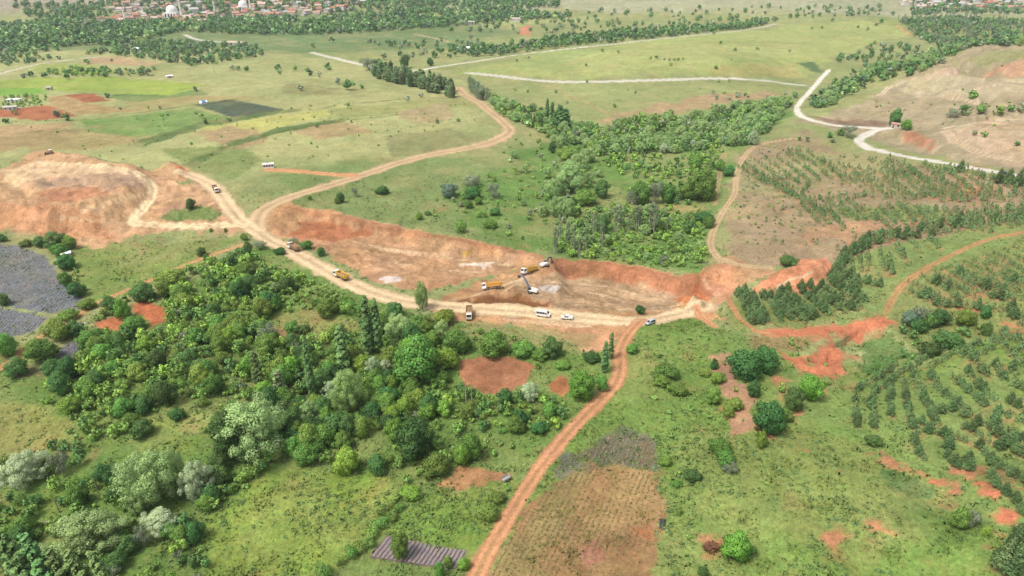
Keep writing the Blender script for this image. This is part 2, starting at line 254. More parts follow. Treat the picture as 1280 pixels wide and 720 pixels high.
for _t in """-79.4 165.7 22.8 17.9 w 0|-85.7 162.6 11 16.5 bd 1|-101.4 144.9 16.7 16 w 2|-95.7 147.3 7.8 15.8 w 3|-88.8 146.1 9.1 12 ww 4|-84.8 151.2 7 6.2 bd 5|-109.9 128.6 18 9.9 w 6|-102.9 140.1 5.3 7.1 w 7|-94.3 134.5 9.9 5.7 ww 8|-140.3 151 13 9.8 ww 9|-132.1 154.6 5.7 7.7 g 10|-127.5 120.9 5.2 10.5 w 11|-96.5 128.7 4.6 6 g 12|-114.9 114 7 20.5 pl 13|-109.3 113 7 19.3 pl 14|-104.1 111.9 5.8 16.7 pl 15|-99.3 111.4 5.8 17.1 pl 16|-94.9 111.4 5 16.4 pl 17|-54.9 185.9 11.3 15.6 wl 18|-61.8 191.5 5.5 7.4 ww 19|-65.6 179 7.3 8.9 w 20|-43.7 228.4 11.9 10.1 w 21|-49.9 205.1 5.8 7.4 ww 22|-45.3 205.1 5.2 6.4 ww 23|-53.6 217.7 4.5 24.7 p 24|-50.2 218.6 3.9 23 p 25|-60.4 205.7 4.9 19.7 p 26|-67.9 190.6 3 25.6 p 27|-88.6 197.5 3.4 14.2 p 28|-78.6 190 4.4 12.2 pl 29|-33.6 201.5 14.8 18.1 b 30|-23.4 209.2 9.9 7.3 bl 31|-24.7 200.6 6.8 4.1 b 32|-43.9 209.1 8.8 8.8 b 33|-27.3 240.4 9.7 5.5 bl 34|-37.5 250.9 6.7 12.4 wl 35|-27.4 228.1 6.9 7.7 w 36|-20.6 218.9 9.7 9.2 b 37|-6.9 217.4 11.4 8.8 b 38|4.5 216.9 9.6 5.3 b 39|14.3 214.9 7.7 7.7 bd 40|10.4 213.2 6.5 3.8 b 41|18.5 206.7 4.9 2.7 b 42|29.2 209.7 6.4 3.7 bd 43|32.6 201.8 2.6 12.8 p 44|36 211 2.3 11 p 45|30.6 191.6 4.4 5.9 b 46|22.8 187.1 9.1 10.3 bl 47|5.9 186.7 6.4 6.8 ww 48|-15.4 187.1 1.3 12 d 49|-13.5 187.6 1.3 10.7 d 50|-29.2 162 11.2 13.6 bd 51|-48.8 156.1 7.6 8.8 bl 52|-62.3 161.2 8.3 6.6 b 53|-14.8 157.1 4.8 7.1 bl 54|-12 159.5 6.7 9.1 b 55|-22.2 152.9 7.9 7.1 b 56|-28.4 144.4 5.9 3.2 bl 57|-28.3 123.4 4.7 8.6 b 58|-17.7 117.2 2.6 5.3 b 59|-15.8 120 2.4 4 b 60|-11.9 119.2 3.2 3.6 bl 61|-6.4 135.2 5.6 4.2 b 62|-4 141.2 4 3.1 b 63|-32.6 136.6 4.3 2.4 s 64|-34.9 135 4.7 2.6 s 64|-36.9 130.6 4.2 2.8 s 64|-39.2 126 4.5 2.5 s 64|-40.9 124 3.7 3.7 s 64|-46.7 118.6 4.8 3.8 s 64|-43.5 121.9 2.8 2.8 s 64|-30.9 139.8 3.1 2.6 s 64|-167 249.5 6.7 7.1 bd 65|-149.8 233.1 8.9 5.5 b 66|-158 242.4 6.5 8.9 bl 67|-176.3 228.1 10.6 8.6 b 68|-171.1 230 6.9 6.9 bd 69|-174 213.9 10.1 9 b 70|-160.8 222.7 10.4 6.8 b 71|-217.1 256.9 5.5 5.5 bd 72|-189 217.2 7.8 9.3 b 73|-181.8 243.6 7.9 4.3 b 74|-179 252.8 7.4 4.1 b 75|-188.8 263.1 7 7 bd 76|-199.8 273.6 5.7 6.6 b 77|-227.5 312.3 10.4 8.6 bd 78|-220.6 312.6 7.2 6.7 b 79|-235.7 314.1 6.4 5.5 bd 80|-242.6 313.2 5.6 3.3 b 81|-209.5 290.5 9 6.8 bd 82|-220.5 304.4 7.8 6 b 83|-255.2 315.6 4 4 bd 84|-180.2 361.9 6.3 5.8 bd 85|-149.2 300.1 4.6 4.2 bd 86|-144.7 293.7 2.7 3.5 bd 87|-157.5 331.7 2.1 2.1 b 88|-149.5 330.7 2.1 2.1 b 89|-134.5 316.8 4 3.6 b 90|-125.4 297.4 4.2 8.1 bd 91|-123.3 307 7.1 4.2 g 92|-112.2 301.5 5.8 3.2 bd 93|-150.8 269.8 13.5 7.4 b 94|-157.6 257.9 10.3 8.2 bd 95|-158.1 278 7.3 4 bd 96|-75.4 244.1 9.2 7 b 97|-86.9 232.2 6.3 4.6 b 98|-82.2 232.4 5.7 3.1 bd 99|-93.6 224.4 7.4 7.8 g 100|-81.3 218.7 4.2 4.2 g 101|-109.1 179.4 5.2 3.6 bd 102|-116.6 171.5 7.1 5.2 bd 103|-123.8 176.8 6.2 3.8 b 104|53 197.7 8.9 4.9 b 105|51.1 193.9 5.5 3.3 b 106|44.3 213.8 4.7 3.9 b 107|55.6 189.1 7 3.9 b 108|44.6 153.2 3.3 3.6 b 109|45.5 143.2 2.9 1.6 b 110|49.9 144.6 4.9 3.2 bd 111|43.7 133.2 1.9 3 b 112|60.3 145.2 4.4 3.2 g 113|60 148.8 5.9 4.2 b 114|60.3 154.8 6.5 3.6 b 115|72.2 156 3.3 5.9 bl 116|53.8 117.8 6.2 8.4 bl 117|56.6 118.7 5.1 3.8 b 118|49.1 120.6 4.3 2.5 r 119|45.1 113.2 2.3 3.1 bd 120|106.7 119.5 4.6 5.5 b 121|108.7 118.4 3.4 4.8 g 122|109.2 114.6 1.9 2.7 bl 123|103.8 154.6 5.1 2.8 bd 124|95.7 179.7 7.5 9.3 bl 125|88.3 174.2 6.1 8.5 bd 126|77 163.1 9.6 10.7 bd 127|83.8 170 6 4 b 128|78.7 194.1 10.9 9.4 bd 129|87 196.8 9.4 9.4 bd 130|71 201.1 2.8 4.3 bd 131|69.9 192.1 4.9 4.5 b 132|67 198.3 4.5 2.8 b 133|67.7 172.4 4 4.4 b 134|70.9 176.4 5.1 3.9 b 135|65.2 181.3 4.7 5.5 b 136|78.3 182.2 4.2 6.3 bd 137|149.8 223.1 6.6 6.6 bt 138|153.9 223.3 7.2 7.2 g 139|150.6 218.9 7.1 5.2 bd 140|154.7 219.3 5.9 6.7 s 141|158.5 220.1 7.1 6.8 bd 142|165.9 216.9 7 6.7 b 143|174 219.2 4.7 4.7 bd 144|167.4 208.1 3.7 5.4 bd 145|152.7 203.6 10.1 5.5 bd 146|145.2 201.5 6.7 5.2 bd 147|124.6 278.9 7.9 5.3 bd 148|53.1 247.6 4.3 3.9 bd 149|-109.4 315.5 6.4 3.5 g 150|-100.9 309.4 5.5 4.6 b 151|-92.3 301.9 4.3 4.3 bd 152|-103.3 311.2 4 3 g 153|-98.3 373 5.1 6.1 bd 154|-100.1 370.8 4.1 3.6 b 155|-92.6 383.4 4.3 6.3 g 156|-77.4 388.8 8.1 4.8 bd 157|-117.3 377 2.8 2.8 b 158|-38.1 392.2 11.1 7.8 bt 159|-25.1 410 12 7.4 g 160|-23.1 389.6 9.6 7.4 bd 161|-11.2 393.7 8.7 8.7 g 162|-24.9 371.6 5.1 5.1 b 163|-9.5 360.8 5.9 4.8 bd 164|-51.3 353.3 4 4.5 b 165|-47.2 360.4 4 2.4 b 166|-27 334.1 7.6 7.6 s 167|-12 341.7 7.7 4.3 b 168|-19.7 378.9 4.7 4.7 b 169|36.1 408.7 23.1 19.7 w 170|26.2 368.1 11 12.1 w 171|45.6 460 14.4 10.7 w 172|54.2 474.7 11.4 10.2 w 173|24.5 397.6 9.8 12.5 w 174|31.8 363.6 9.1 11.7 w 175|55 398.5 9.8 10.9 bd 176|43.1 387 14.4 8.8 b 177|29.8 498.7 6 8.5 bd 178|38.8 474.9 14.9 11.1 b 179|111.5 384.4 18 18.6 b 180|106.4 388.6 11.5 10.4 b 181|121.7 442 10.7 10.1 b 182|138.5 422.4 7.2 7.2 bd 183|136.7 434.8 6.3 7.4 b 184|76.6 386.6 11.5 14.2 b 185|85.4 387.7 10.6 13.8 g 186|93.8 388.9 10.6 10.6 b 187|71.8 386.2 8.6 10.2 g 188|95.4 340.4 8.2 6.7 bd 189|105 353.7 9.7 5.5 bd 190|106.2 344.7 7.8 5.8 b 191|48.1 340 8.6 10.6 bd 192|77.7 342.1 11.2 6.2 b 193|90.4 524.6 13.7 8.3 w 194|102.9 524.5 15 9.5 w 195|151.4 544.9 16.7 12.6 w 196|134.2 539.8 15.3 9.8 w 197|174.6 537.1 12.7 10.7 w 198|191.2 549.4 15.6 14.9 w 199|206.5 567.1 16 13.2 w 200|174.7 490 8.2 10 ww 201|113.9 501.4 8.4 7.1 ww 202|55.9 340.6 3.9 16.6 pg 203|58.8 342.5 3.2 13 pg 203|62.7 339.9 3.2 12 pg 203|67.5 345.4 5.2 14.8 pg 203|69.4 346.6 3.9 14.5 pg 203|74.6 343.7 5.2 17.6 pg 203|75.4 336.8 3.8 19.3 pg 203|78.3 340.6 2.6 12 pg 203|41.8 349.5 2.6 10.8 pg 203|44.2 347.8 2.6 9.4 pg 203|84.3 344.5 2.6 8.3 pg 203|18 558 3.3 9.4 p 204|22 559 3.3 9.4 p 204|24 564 3.3 7.4 p 204|30 588 4.1 16.9 p 204|34 582 5.4 15.3 p 204|39 558 9.2 19.5 p 204|43 556 9.2 17.4 p 204|36 562 6.6 13.5 p 204|-92 723 7.7 13.2 pl 205|-80 701 6.1 9.1 pl 205|-64 698 5.1 13.4 pl 205|-110 764 7 12.5 pl 205|-158 820 8.5 11.8 pl 205|-82 740 5.5 13.5 pl 205|-96 756 7.8 9.5 pl 205|-136 793 8.2 15.4 pl 205|-121 737 7 12.1 pl 205|-130 748 8 13 pl 205|-70 720 5.4 11 pl 205|-145 812 7.5 11.9 pl 205|-153 783 6.3 11.7 pl 205|-76 718 6.3 10.7 pl 205|-88 753 5.2 14.7 pl 205|-80 705 7.1 9 pl 205|-117 753 5.3 9.6 pl 205|-132 748 7.4 10.5 pl 205|-64 684 5.7 10.4 pl 205|-100 728 7.2 9.8 pl 205|-75 699 7.5 9.1 pl 205|-148 799 8.4 13.4 pl 205|-116 736 6 12.1 pl 205|-125 781 5.8 10.3 pl 205|-84 702 5 9.8 pl 205|-60 699 5.5 10.9 pl 205|-94 720 6.2 11.5 pl 205|-144 761 6.7 9.8 pl 205|-76 735 7.8 13.1 pl 205|-91 719 6.2 9.7 pl 205|-136 758 6.5 11.1 pl 205|-58 683 6 13.5 pl 205|-104 734 5.9 11.8 pl 205|-117 774 8.3 11.8 pl 205|-62 697 5.8 11.4 pl 205|-149 805 8.2 14.5 pl 205|-116 743 7.2 13.4 pl 205|-88 718 7 11 pl 205|-126 768 7.4 13.8 pl 205|-121 738 6.8 12.7 pl 205|-154 792 7.5 11.3 pl 205|-106 732 7.4 12.6 pl 205|-118 752 7.6 13.4 pl 205|-116 741 7.1 13.9 pl 205|-60 678 6.1 11.2 pl 205|-134 758 6.6 14.5 pl 205|-86 718 5.4 12.8 pl 205|-78 717 6.1 12.5 pl 205|-92 721 7 12.4 pl 205|-158 822 7.7 12.8 pl 205|-131 762 5.3 13 pl 205|-109 764 5.6 10 pl 205|-125 781 5.4 10.9 pl 205|-109 757 7 12.8 pl 205|-126 745 6.3 9.4 pl 205|-127 771 7.8 10.3 pl 205|-121 784 5.6 13.2 pl 205|-102 751 8 12.5 pl 205|-76 722 6.8 13.3 pl 205|-120 778 7.1 13 pl 205|-61 679 5.7 11.6 pl 205|-71 735 6.7 9.9 pl 205|-96 757 7.9 12.9 pl 205|-117 761 6.1 10.8 pl 205|-62 709 7.5 13.8 pl 205|-98 752 6.6 14.7 pl 205|-114 765 6.7 14.9 pl 205|-126 767 7.1 10.3 pl 205|-112 764 7.7 13.8 pl 205|-154 793 8.3 11.5 pl 205|-80 733 5.5 10.7 pl 205|-61 712 6.3 12.1 pl 205|-91 728 5.3 13.1 pl 205|-82 733 6 12.1 pl 205|-124 763 6.3 12.1 pl 205|-82 719 5.7 9.3 pl 205|-106 727 6.6 13.8 pl 205|-150 775 7.1 12.1 pl 205|-85 721 7.6 11.6 pl 205|-117 763 5.8 14.2 pl 205|-121 744 7.6 9.7 pl 205|-87 732 7.3 10.7 pl 205|-69 726 6.6 11.7 pl 205|-106 756 6.9 10.4 pl 205|-78 740 7.5 10.6 pl 205|-77 711 7 9.2 pl 205|-59 675 4.8 12 pl 205|-75 729 7.8 12.5 pl 205|-87 746 7.9 11 pl 205|-138 772 5.8 12 pl 205|-96 761 6.4 10.2 pl 205|-154 823 8 13.6 pl 205|-72 730 5.9 11.5 pl 205|-96 739 6.2 14.2 pl 205|-147 775 7.2 10.6 pl 205|-30 665 6.5 11.9 pg 206|-37 696 7.2 10.9 pg 206|-31 691 6 10.8 pg 206|-25 673 6.7 12.8 pg 206|-42 704 5.3 10.3 pg 206|-29 682 6.2 13.8 pg 206|-35 683 7 9.7 pg 206|-44 725 7.2 14.9 pg 206|-39 712 7.1 14.8 pg 206|-23 668 5.7 12.3 pg 206|-38 705 6 12.9 pg 206|-34 701 6.9 13.9 pg 206|-23 658 6.1 13.2 pg 206|-28 671 5.9 12.9 pg 206|-42 724 5.1 11.1 pg 206|-21 651 4.5 12.7 pg 206|-31 669 6 12.3 pg 206|-32 696 5.3 10.5 pg 206|-34 694 5.3 14 pg 206|-38 704 5.8 10.6 pg 206|-38 700 7.8 9.9 pg 206|-34 676 6.8 12.8 pg 206|-31 666 6.7 9.9 pg 206|-36 691 5.3 13.2 pg 206|-40 716 5.2 11.1 pg 206|-33 671 5.6 11.2 pg 206|5 623 8.9 7.1 b 207|19 616 5.9 5.6 bd 207|16 616 7.7 6.3 bd 207|-8 638 9.6 7.5 w 207|25 596 8.9 5.3 w 207|26 615 5.9 5.7 bd 207|19 621 7.7 7.4 w 207|22 592 8.4 5.2 bd 207|-8 632 9.3 7.8 w 207|8 605 9.3 6.5 b 207|12 614 7.5 5.9 bd 207|8 626 9.1 5 bd 207|23 591 6.1 6.4 bd 207|-12 620 7.1 7.4 b 207|8 616 9.2 6.9 b 207|-4 622 8.8 5.6 w 207|-166 823.8 23.3 13.7 g 208|-129.1 852.6 11.6 15.5 bd 209|-100.5 872.8 7.9 9.9 bd 210|-42.9 1038.5 10.4 8.1 bd 211|-388 587 8.2 7.5 g 212|-372 572 8 7.4 bd 212|-386 664 6.9 6.3 bd 212|-295 577 5.4 4.9 b 212|-313 688 6.3 5.8 g 212|-507 824 6.5 6 b 212|-518 867 8.8 8.1 bd 212|-500 888 4.5 4.1 g 212|-234 565 5.3 4.8 bd 212|-272 592 3.4 3.2 bd 212|-262 578 5.4 5 b 212|-251 560 5.3 4.8 bd 212|-295 588 2.7 2.5 bd 212|-315 617 2.9 2.6 bd 212|-325 616 2.9 2.6 b 212|-349 614 3.2 2.9 g 212|-271 819 9.3 8.5 bd 212|-250 816 8.3 7.6 b 212|-226 785 10.7 9.8 bd 212|-209 765 7 6.4 g 212|-215 828 10.3 9.5 bd 212|-206 682 8.6 7.9 g 212|-160 687 14.2 13 bd 212|-149 694 6.4 5.8 bd 212|-178 717 8.2 7.5 g 212|-260 791 5.4 4.9 b 212|-96 638 5.2 4.7 g 212|-87 666 5.4 4.9 g 212|-146 615 3.6 3.3 bd 212|-44 563 3.3 3 bd 212|-88 525 1.9 1.7 bd 212|-154 537 3.8 3.5 bd 212|-129 550 2.6 2.4 bd 212|-61 557 3.9 3.6 bd 212|-235 494 2.9 2.7 bd 212|-260 515 2.4 2.2 g 212|-170 521 1.8 1.7 b 212|-328 829 6.6 6 g 212|-318 822 6.5 6 bd 212|-302 807 8.2 7.6 bd 212|-361 869 5.9 5.4 b 212|-425 815 7.4 6.8 bd 212|-406 787 10.7 9.8 g 212|-419 794 9 8.3 bd 212|-431 800 8.2 7.5 g 212|-440 790 8.1 7.4 g 212|-449 778 8.8 8.1 bd 212|-483 765 7.8 7.2 bd 212|-514 773 7.9 7.3 bd 212|-533 781 7.1 6.5 bd 212|-535 772 7 6.4 g 212|-416 562 5.9 5.4 bd 212|-429 594 5.5 5.1 bd 212|79 741 4.2 3.9 b 212|130 878 4.9 4.5 b 212|162 834 4.7 4.3 b 212|170 838 4.7 4.3 bd 212|177 829 3.7 3.4 g 212|182 824 3.7 3.4 g 212|188 825 3.7 3.4 b 212|193 826 3.7 3.4 bd 212|200 833 3.7 3.4 b 212|179 799 4.5 4.1 b 212|115 910 5.1 4.7 bd 212|299 1032 5.7 5.3 b 212|321 1154 6.4 5.9 bd 212|293 941 5.3 4.8 bd 212|328 958 5.4 4.9 b 212|258 836 2.8 2.6 b 212|230 798 5.4 5 bd 212|222 753 3.4 3.2 bd 212|233 754 3.4 3.2 bd 212|94 631 4.4 4 b 212|117 702 2.4 2.2 bd 212|122 691 3.2 2.9 bd 212|52 652 3 2.8 bd 212|44 701 4 3.7 bd 212|16 704 3.2 3 bd 212|3 712 3.3 3 b 212|363 936 4.2 3.8 g 212|515 1249 5.5 5.1 b 212|539 1263 5.6 5.1 b 212|592 1348 7.4 6.8 bd 212|606 1274 5.6 5.2 bd 212|612 1249 5.5 5.1 g 212|665 1313 10.1 9.3 bd 212|646 1291 7.1 6.5 g 212|192 715 2.5 2.3 g 212|85 814 3.7 3.4 bd 212|6 872 3.9 3.6 g 212|21 898 3 2.8 g 212|289.3 517 8.5 12.9 bd 213|289.1 499.4 7.6 7.6 b 214|243 501 8.3 7 bd 215|246 495 10.5 8.9 g 215|234 498 5.9 5 bd 215|357 539 8.7 7.4 b 215|333 506 10.6 9 bd 215|345 507 11.8 10 b 215|323 503 8.2 6.9 g 215|355 503 9.4 7.9 b 215|364 503 7 5.9 bd 215|370 501 8.2 6.9 g 215|299.2 438.4 4.1 3.5 g 215|302.4 434.3 4.6 3.9 b 215|308.2 411.1 3.9 3.3 bd 215|212 498 4.7 4 bd 215|216 495 4.7 3.9 bd 215|232 488 4.6 3.9 g 215""".split("|"):
    _t = _t.split(); TREES.append((*map(float, _t[:4]), _t[4], *LAB[int(_t[5])]))
CP = [
(-1029.9,1486.1,30),
(-721.3,1513.8,28),
(-415.1,1597.2,22),
(0.0,1708.3,14),
(473.1,1680.5,16),
(1087.7,1569.4,24),
(-913.1,1298.1,4),
(-637.2,1317.6,2),
(-321.0,1327.4,1),
(0.0,1337.1,0),
(387.7,1356.6,-2),
(787.9,1411.2,4),
(1000.4,1430.7,8),
(-627.1,869.3,2),
(-445.6,900.6,2),
(-251.4,934.2,2),
(-86.3,961.8,-2),
(38.8,862.0,5),
(151.9,845.5,13),
(248.8,852.3,12),
(384.4,956.1,7),
(188.6,1060.8,4),
(326.9,1135.3,3),
(534.9,1095.1,2),
(-448.5,602.6,3),
(-308.3,602.6,3),
(-196.4,656.5,6),
(-109.6,589.1,6),
(-50.9,541.3,4),
(-16.8,732.8,-1),
(45.1,649.6,0),
(124.6,676.5,2),
(215.0,722.2,1),
(266.5,727.5,0),
(330.5,784.4,-2),
(486.5,940.7,-4),
(693.4,1112.5,-6),
(-370.7,486.3,3),
(-266.5,486.3,3),
(-161.0,428.8,3),
(-94.5,407.4,2),
(-22.4,466.2,0),
(34.6,479.8,-4),
(96.4,504.2,-5),
(176.6,577.9,-5),
(264.8,673.3,-5),
(218.4,602.6,-4),
(28.4,380.9,-4),
(75.7,380.9,-4),
(92.3,330.2,-3),
(-17.8,357.3,0),
(258.6,569.7,9),
(326.3,616.4,14),
(398.8,652.4,30),
(475.0,663.2,44),
(394.5,546.9,34),
(330.7,517.1,22),
(283.4,513.7,12),
(255.9,517.6,8),
(266.5,542.8,10),
(253.8,415.3,17),
(273.6,351.7,24),
(333.7,443.6,28),
(207.0,482.7,4),
(144.2,407.4,2),
(171.1,389.3,8),
(206.8,367.1,13),
(232.3,336.0,17),
(127.9,326.6,3),
(148.0,306.6,7),
(181.2,297.2,11),
(234.4,290.0,18),
(138.3,272.7,6),
(104.7,245.0,3),
(135.8,242.9,6),
(146.5,232.6,8),
(182.1,248.6,14),
(193.4,229.6,20),
(163.7,186.3,22),
(162.1,213.4,12),
(148.6,217.8,6),
(131.0,213.1,2),
(118.8,201.5,1),
(124.0,181.1,7),
(138.0,172.8,13),
(146.3,159.2,20),
(122.4,124.6,22),
(118.5,145.8,11),
(105.8,153.9,7),
(94.7,171.3,5),
(86.0,135.7,9),
(69.7,141.9,6),
(110.2,129.2,7),
(113.7,108.4,16),
(87.3,115.0,6),
(50.5,117.6,3),
(84.3,193.2,5),
(79.1,222.8,3),
(58.9,199.0,1),
(-285.5,359.3,4),
(-206.7,296.1,-1),
(-219.6,257.7,-2),
(-180.0,198.5,-2),
(-133.7,165.7,-3),
(-137.9,134.4,-4),
(-90.5,124.6,-5),
(-129.9,212.3,-1),
(-110.1,240.3,0),
(-71.4,213.9,-2),
(-72.3,166.9,-4),
(-38.3,190.4,-3),
(0.0,212.3,-1),
(-9.2,150.6,-2),
(-28.4,122.9,-3),
(12.7,133.3,0),
(29.1,162.1,0),
(36.4,124.3,1),
(3.3,250.5,0),
(32.4,240.3,0),
(68.3,241.9,1),
(-66.7,266.9,1),
(-128.8,329.0,2),
(-29.9,287.3,-1),
(21.5,272.8,-2),
(55.5,261.3,-2),
]
MOUNDS = [
([(-339.4,396.7),(-331.0,427.3),(-330.9,451.5),(-318.5,466.8),(-273.1,444.7),(-238.0,427.3),(-219.0,400.0),(-214.0,376.8),(-213.6,356.8),(-221.8,338.7),(-241.2,329.3),(-268.6,333.9),(-298.1,340.1)],7.0,16),
([(-232.6,443.8),(-228.0,449.2),(-211.7,429.8),(-208.6,413.0),(-220.0,419.4)],2.5,5),
([(106.5,260.8),(113.4,269.7),(123.3,275.2),(132.7,283.2),(141.5,282.5),(139.9,271.4),(129.1,260.1),(118.5,256.7)],3.5,8),
([(72.3,260.0),(80.5,265.6),(84.2,259.9),(80.4,251.7),(72.7,249.8)],1.6,3.5),
([(363,633),(393,656),(410,636),(380,618)],4,10),
([(-280.3,402.5),(-281.6,404.4),(-284.3,404.8),(-286.1,402.5),(-285.0,399.5),(-282.2,399.9)],1.1616214829446578,2.4984498642205613),
([(-278.2,406.3),(-280.1,408.9),(-282.7,408.3),(-284.3,406.3),(-282.2,404.2),(-279.7,403.6)],1.659730635097893,2.477166130172801),
([(-274.4,409.5),(-275.3,412.0),(-277.9,412.1),(-278.6,409.5),(-277.4,407.8),(-274.9,407.9)],1.7019154831626035,2.192685243367638),
([(-268.6,414.7),(-270.0,416.6),(-272.8,416.7),(-274.6,414.7),(-273.4,411.6),(-270.6,411.7)],1.5820517412886783,2.575159516159599),
([(-263.4,415.9),(-264.3,418.3),(-267.8,418.0),(-269.2,415.9),(-268.4,412.7),(-264.8,412.3)],1.165521054438502,2.9593786317825215),
([(-255.8,417.2),(-257.4,420.1),(-260.8,419.5),(-262.0,417.2),(-260.1,414.4),(-256.7,413.8)],1.2355820178258143,3.0157665477064777),
([(-249.9,415.5),(-251.3,417.7),(-254.6,417.8),(-256.5,415.5),(-255.3,412.1),(-251.9,412.0)],1.3452124141128432,2.9588853791408303),
([(-273.6,357.7),(-274.4,360.4),(-277.6,360.9),(-278.8,357.7),(-278.1,355.0),(-274.8,355.6)],1.1911835618134656,2.714283147058127),
([(-260.7,347.9),(-261.3,350.2),(-263.9,349.7),(-264.3,347.9),(-263.6,346.2),(-261.1,345.8)],1.555403993373184,2.0892590206279014),
([(-249.6,340.3),(-251.4,343.4),(-254.9,342.8),(-256.2,340.3),(-254.1,337.5),(-250.7,336.8)],1.414651161252579,3.109696131638893),
([(-238.0,338.5),(-240.6,341.5),(-243.5,342.1),(-246.2,338.5),(-243.8,335.8),(-240.9,336.3)],1.8763750055156176,2.9599270874657817),
([(-229.9,337.4),(-232.3,339.7),(-234.9,339.4),(-237.2,337.4),(-234.7,334.7),(-232.2,334.2)],1.204324406067875,2.666516026100156),
([(-221.5,336.3),(-223.1,339.7),(-226.7,339.9),(-227.9,336.3),(-225.9,333.7),(-222.5,334.0)],1.4252631843024897,3.067313532957492),
([(-213.1,405.6),(-215.0,407.2),(-217.3,407.5),(-219.0,405.6),(-217.0,402.9),(-214.8,403.1)],1.0962241335198781,2.2496841507804755),
([(-205.8,396.0),(-206.3,397.7),(-209.0,398.1),(-209.4,396.0),(-208.8,393.6),(-206.2,394.0)],1.7655391996799756,2.1022347968888693),
([(26.4,296.2),(24.6,299.7),(21.3,299.3),(20.0,296.2),(22.1,294.0),(25.2,293.8)],0.9170587498544693,2.920402813580376),
([(74.5,254.3),(72.3,256.2),(69.7,256.3),(67.3,254.3),(69.2,251.1),(71.9,251.1)],1.206124526073278,2.6931819707960667),
([(78.6,259.1),(77.3,260.8),(75.2,260.5),(73.6,259.1),(74.8,257.0),(76.9,256.7)],1.8998785964307023,1.9826420046193192),
([(81.3,255.4),(79.3,258.8),(76.2,258.6),(74.7,255.4),(76.9,253.3),(79.9,253.1)],1.2977642960547027,2.8746907710849623),
([(-119.0,353.6),(-122.0,356.6),(-125.1,357.3),(-127.9,353.6),(-125.1,350.3),(-122.0,351.1)],1.792256994569163,3.210128689767735),
([(-115.4,347.0),(-117.6,348.9),(-120.0,349.3),(-122.0,347.0),(-119.7,344.1),(-117.4,344.5)],1.7312595142425486,2.4439595974149397),
([(-120.1,333.0),(-121.7,334.8),(-124.3,335.2),(-126.2,333.0),(-124.9,330.0),(-122.2,330.3)],1.6056729779879184,2.4781389173640678),
([(113.4,264.6),(112.7,267.1),(109.1,267.8),(108.5,264.6),(109.4,261.5),(112.9,262.2)],1.1658197168362003,2.8749828816909995),
([(119.6,266.5),(118.0,269.0),(115.9,268.9),(114.1,266.5),(115.6,265.0),(117.7,265.0)],0.9218733589197865,2.0478644694887023),
([(125.7,269.6),(123.6,272.3),(121.3,271.8),(119.3,269.6),(121.4,267.9),(123.7,267.5)],1.1563122101331988,2.3199107392883676),
]
SCARPS = [
([(-130.1,360.9),(-114.2,360.3),(-87.3,349.1),(-59.8,338.8),(-33.2,326.7),(0.0,311.0),(12.6,305.1)],4.2,8.0,60),
([(18.5,298.8),(30.9,299.4),(45.9,295.9),(59.7,286.9),(76.1,277.1),(86.4,275.8),(97.4,283.4)],4.6,5.5,45),
([(21.9,279.1),(43.7,277.9),(65.3,267.7)],1.2,1.5,7),
([(-89.9,322.5),(-65.3,321.2),(-37.8,311.2)],1.1,1.6,8),
([(-274.1,384.7),(-254.7,392.0),(-230.8,387.5)],3.0,5,12),
([(-312.4,403.3),(-283.7,381.3),(-259.6,358.9)],2.5,4,10),
([(-262.4,350.7),(-239.5,348.4),(-222.8,357.7)],1.6,3,9),
([(20.9,263.2),(41.1,257.6),(63.7,251.3)],0.8,1.2,6),
([(-14.9,286.3),(0.0,292.4),(12.3,296.3)],1.2,2,6),
([(-20.9,263.2),(-8.8,265.4),(3.5,264.6),(17.2,258.4)],2.0,2.5,8),
([(252,578),(262,563),(276,544),(290,529)],3.0,5,9),
([(427,683),(432,636),(445,593)],9,12,30),
([(361,617),(383,599),(432,574)],5,9,30),
([(322,501),(354,506),(385,504)],4,8,25),
([(284,506),(284.4,476.1),(279.3,438.8),(283.7,424.1)],4.0,8,30),
([(106.6,207.2),(118.7,215.6),(118.0,201.5)],2.5,6,18),
([(126.3,227.4),(137.0,228.0),(145.7,225.6)],3.0,6,20),
([(-186.7,335.9),(-169.5,336.1),(-142.3,332.1),(-131.2,321.4)],2.0,5,25),
([(90.4,291.4),(99.9,298.6),(102.6,289.0)],2.0,4,15),
([(-255.2,430.6),(-233.2,415.3),(-218.6,388.8)],1.5,4,12),
]
RELIEF = [
([(348,632),(425,687),(795,1081),(391,513),(349,539)],3.2,17.0),
([(-331.9,399.7),(-332.0,453.2),(-273.1,444.7),(-232.9,427.4),(-198.1,411.8),(-149.5,352.0),(-136.8,328.2),(-190.1,334.2),(-208.8,314.2),(-262.9,325.3)],1.6,7.0),
([(-134.6,361.1),(-87.6,350.3),(-33.3,328.7),(15.7,304.9),(-11.1,284.0),(-42.3,267.4),(-74.3,286.7),(-110.1,322.0)],0.7,5.0),
([(-27.2,255.6),(19.4,301.3),(46.2,298.5),(76.7,280.1),(105.3,285.9),(103.9,269.3),(79.0,245.9),(19.8,245.9)],0.8,4.5),
([(104.8,260.9),(124.1,277.6),(143.1,284.7),(140.9,268.9),(117.5,253.6)],0.6,5.0),
([(230,546),(342,649),(435,705),(811,1104),(290.3,363.3),(270.8,418.8),(285,498),(294,532),(268,576)],1.8,13.0),
([(158.7,474.4),(216,508),(265.8,333.1),(232.8,281.9),(162.7,273.7),(97.1,288.9)],0.5,8.0),
([(101.0,212.0),(119.5,217.6),(148.5,230.3),(147.5,221.9),(116.3,196.6),(99.0,195.6)],0.8,6.0),
([(70.4,212.3),(93.4,211.2),(99.2,189.1),(74.0,161.3),(65.6,173.5)],0.5,5.0),
]
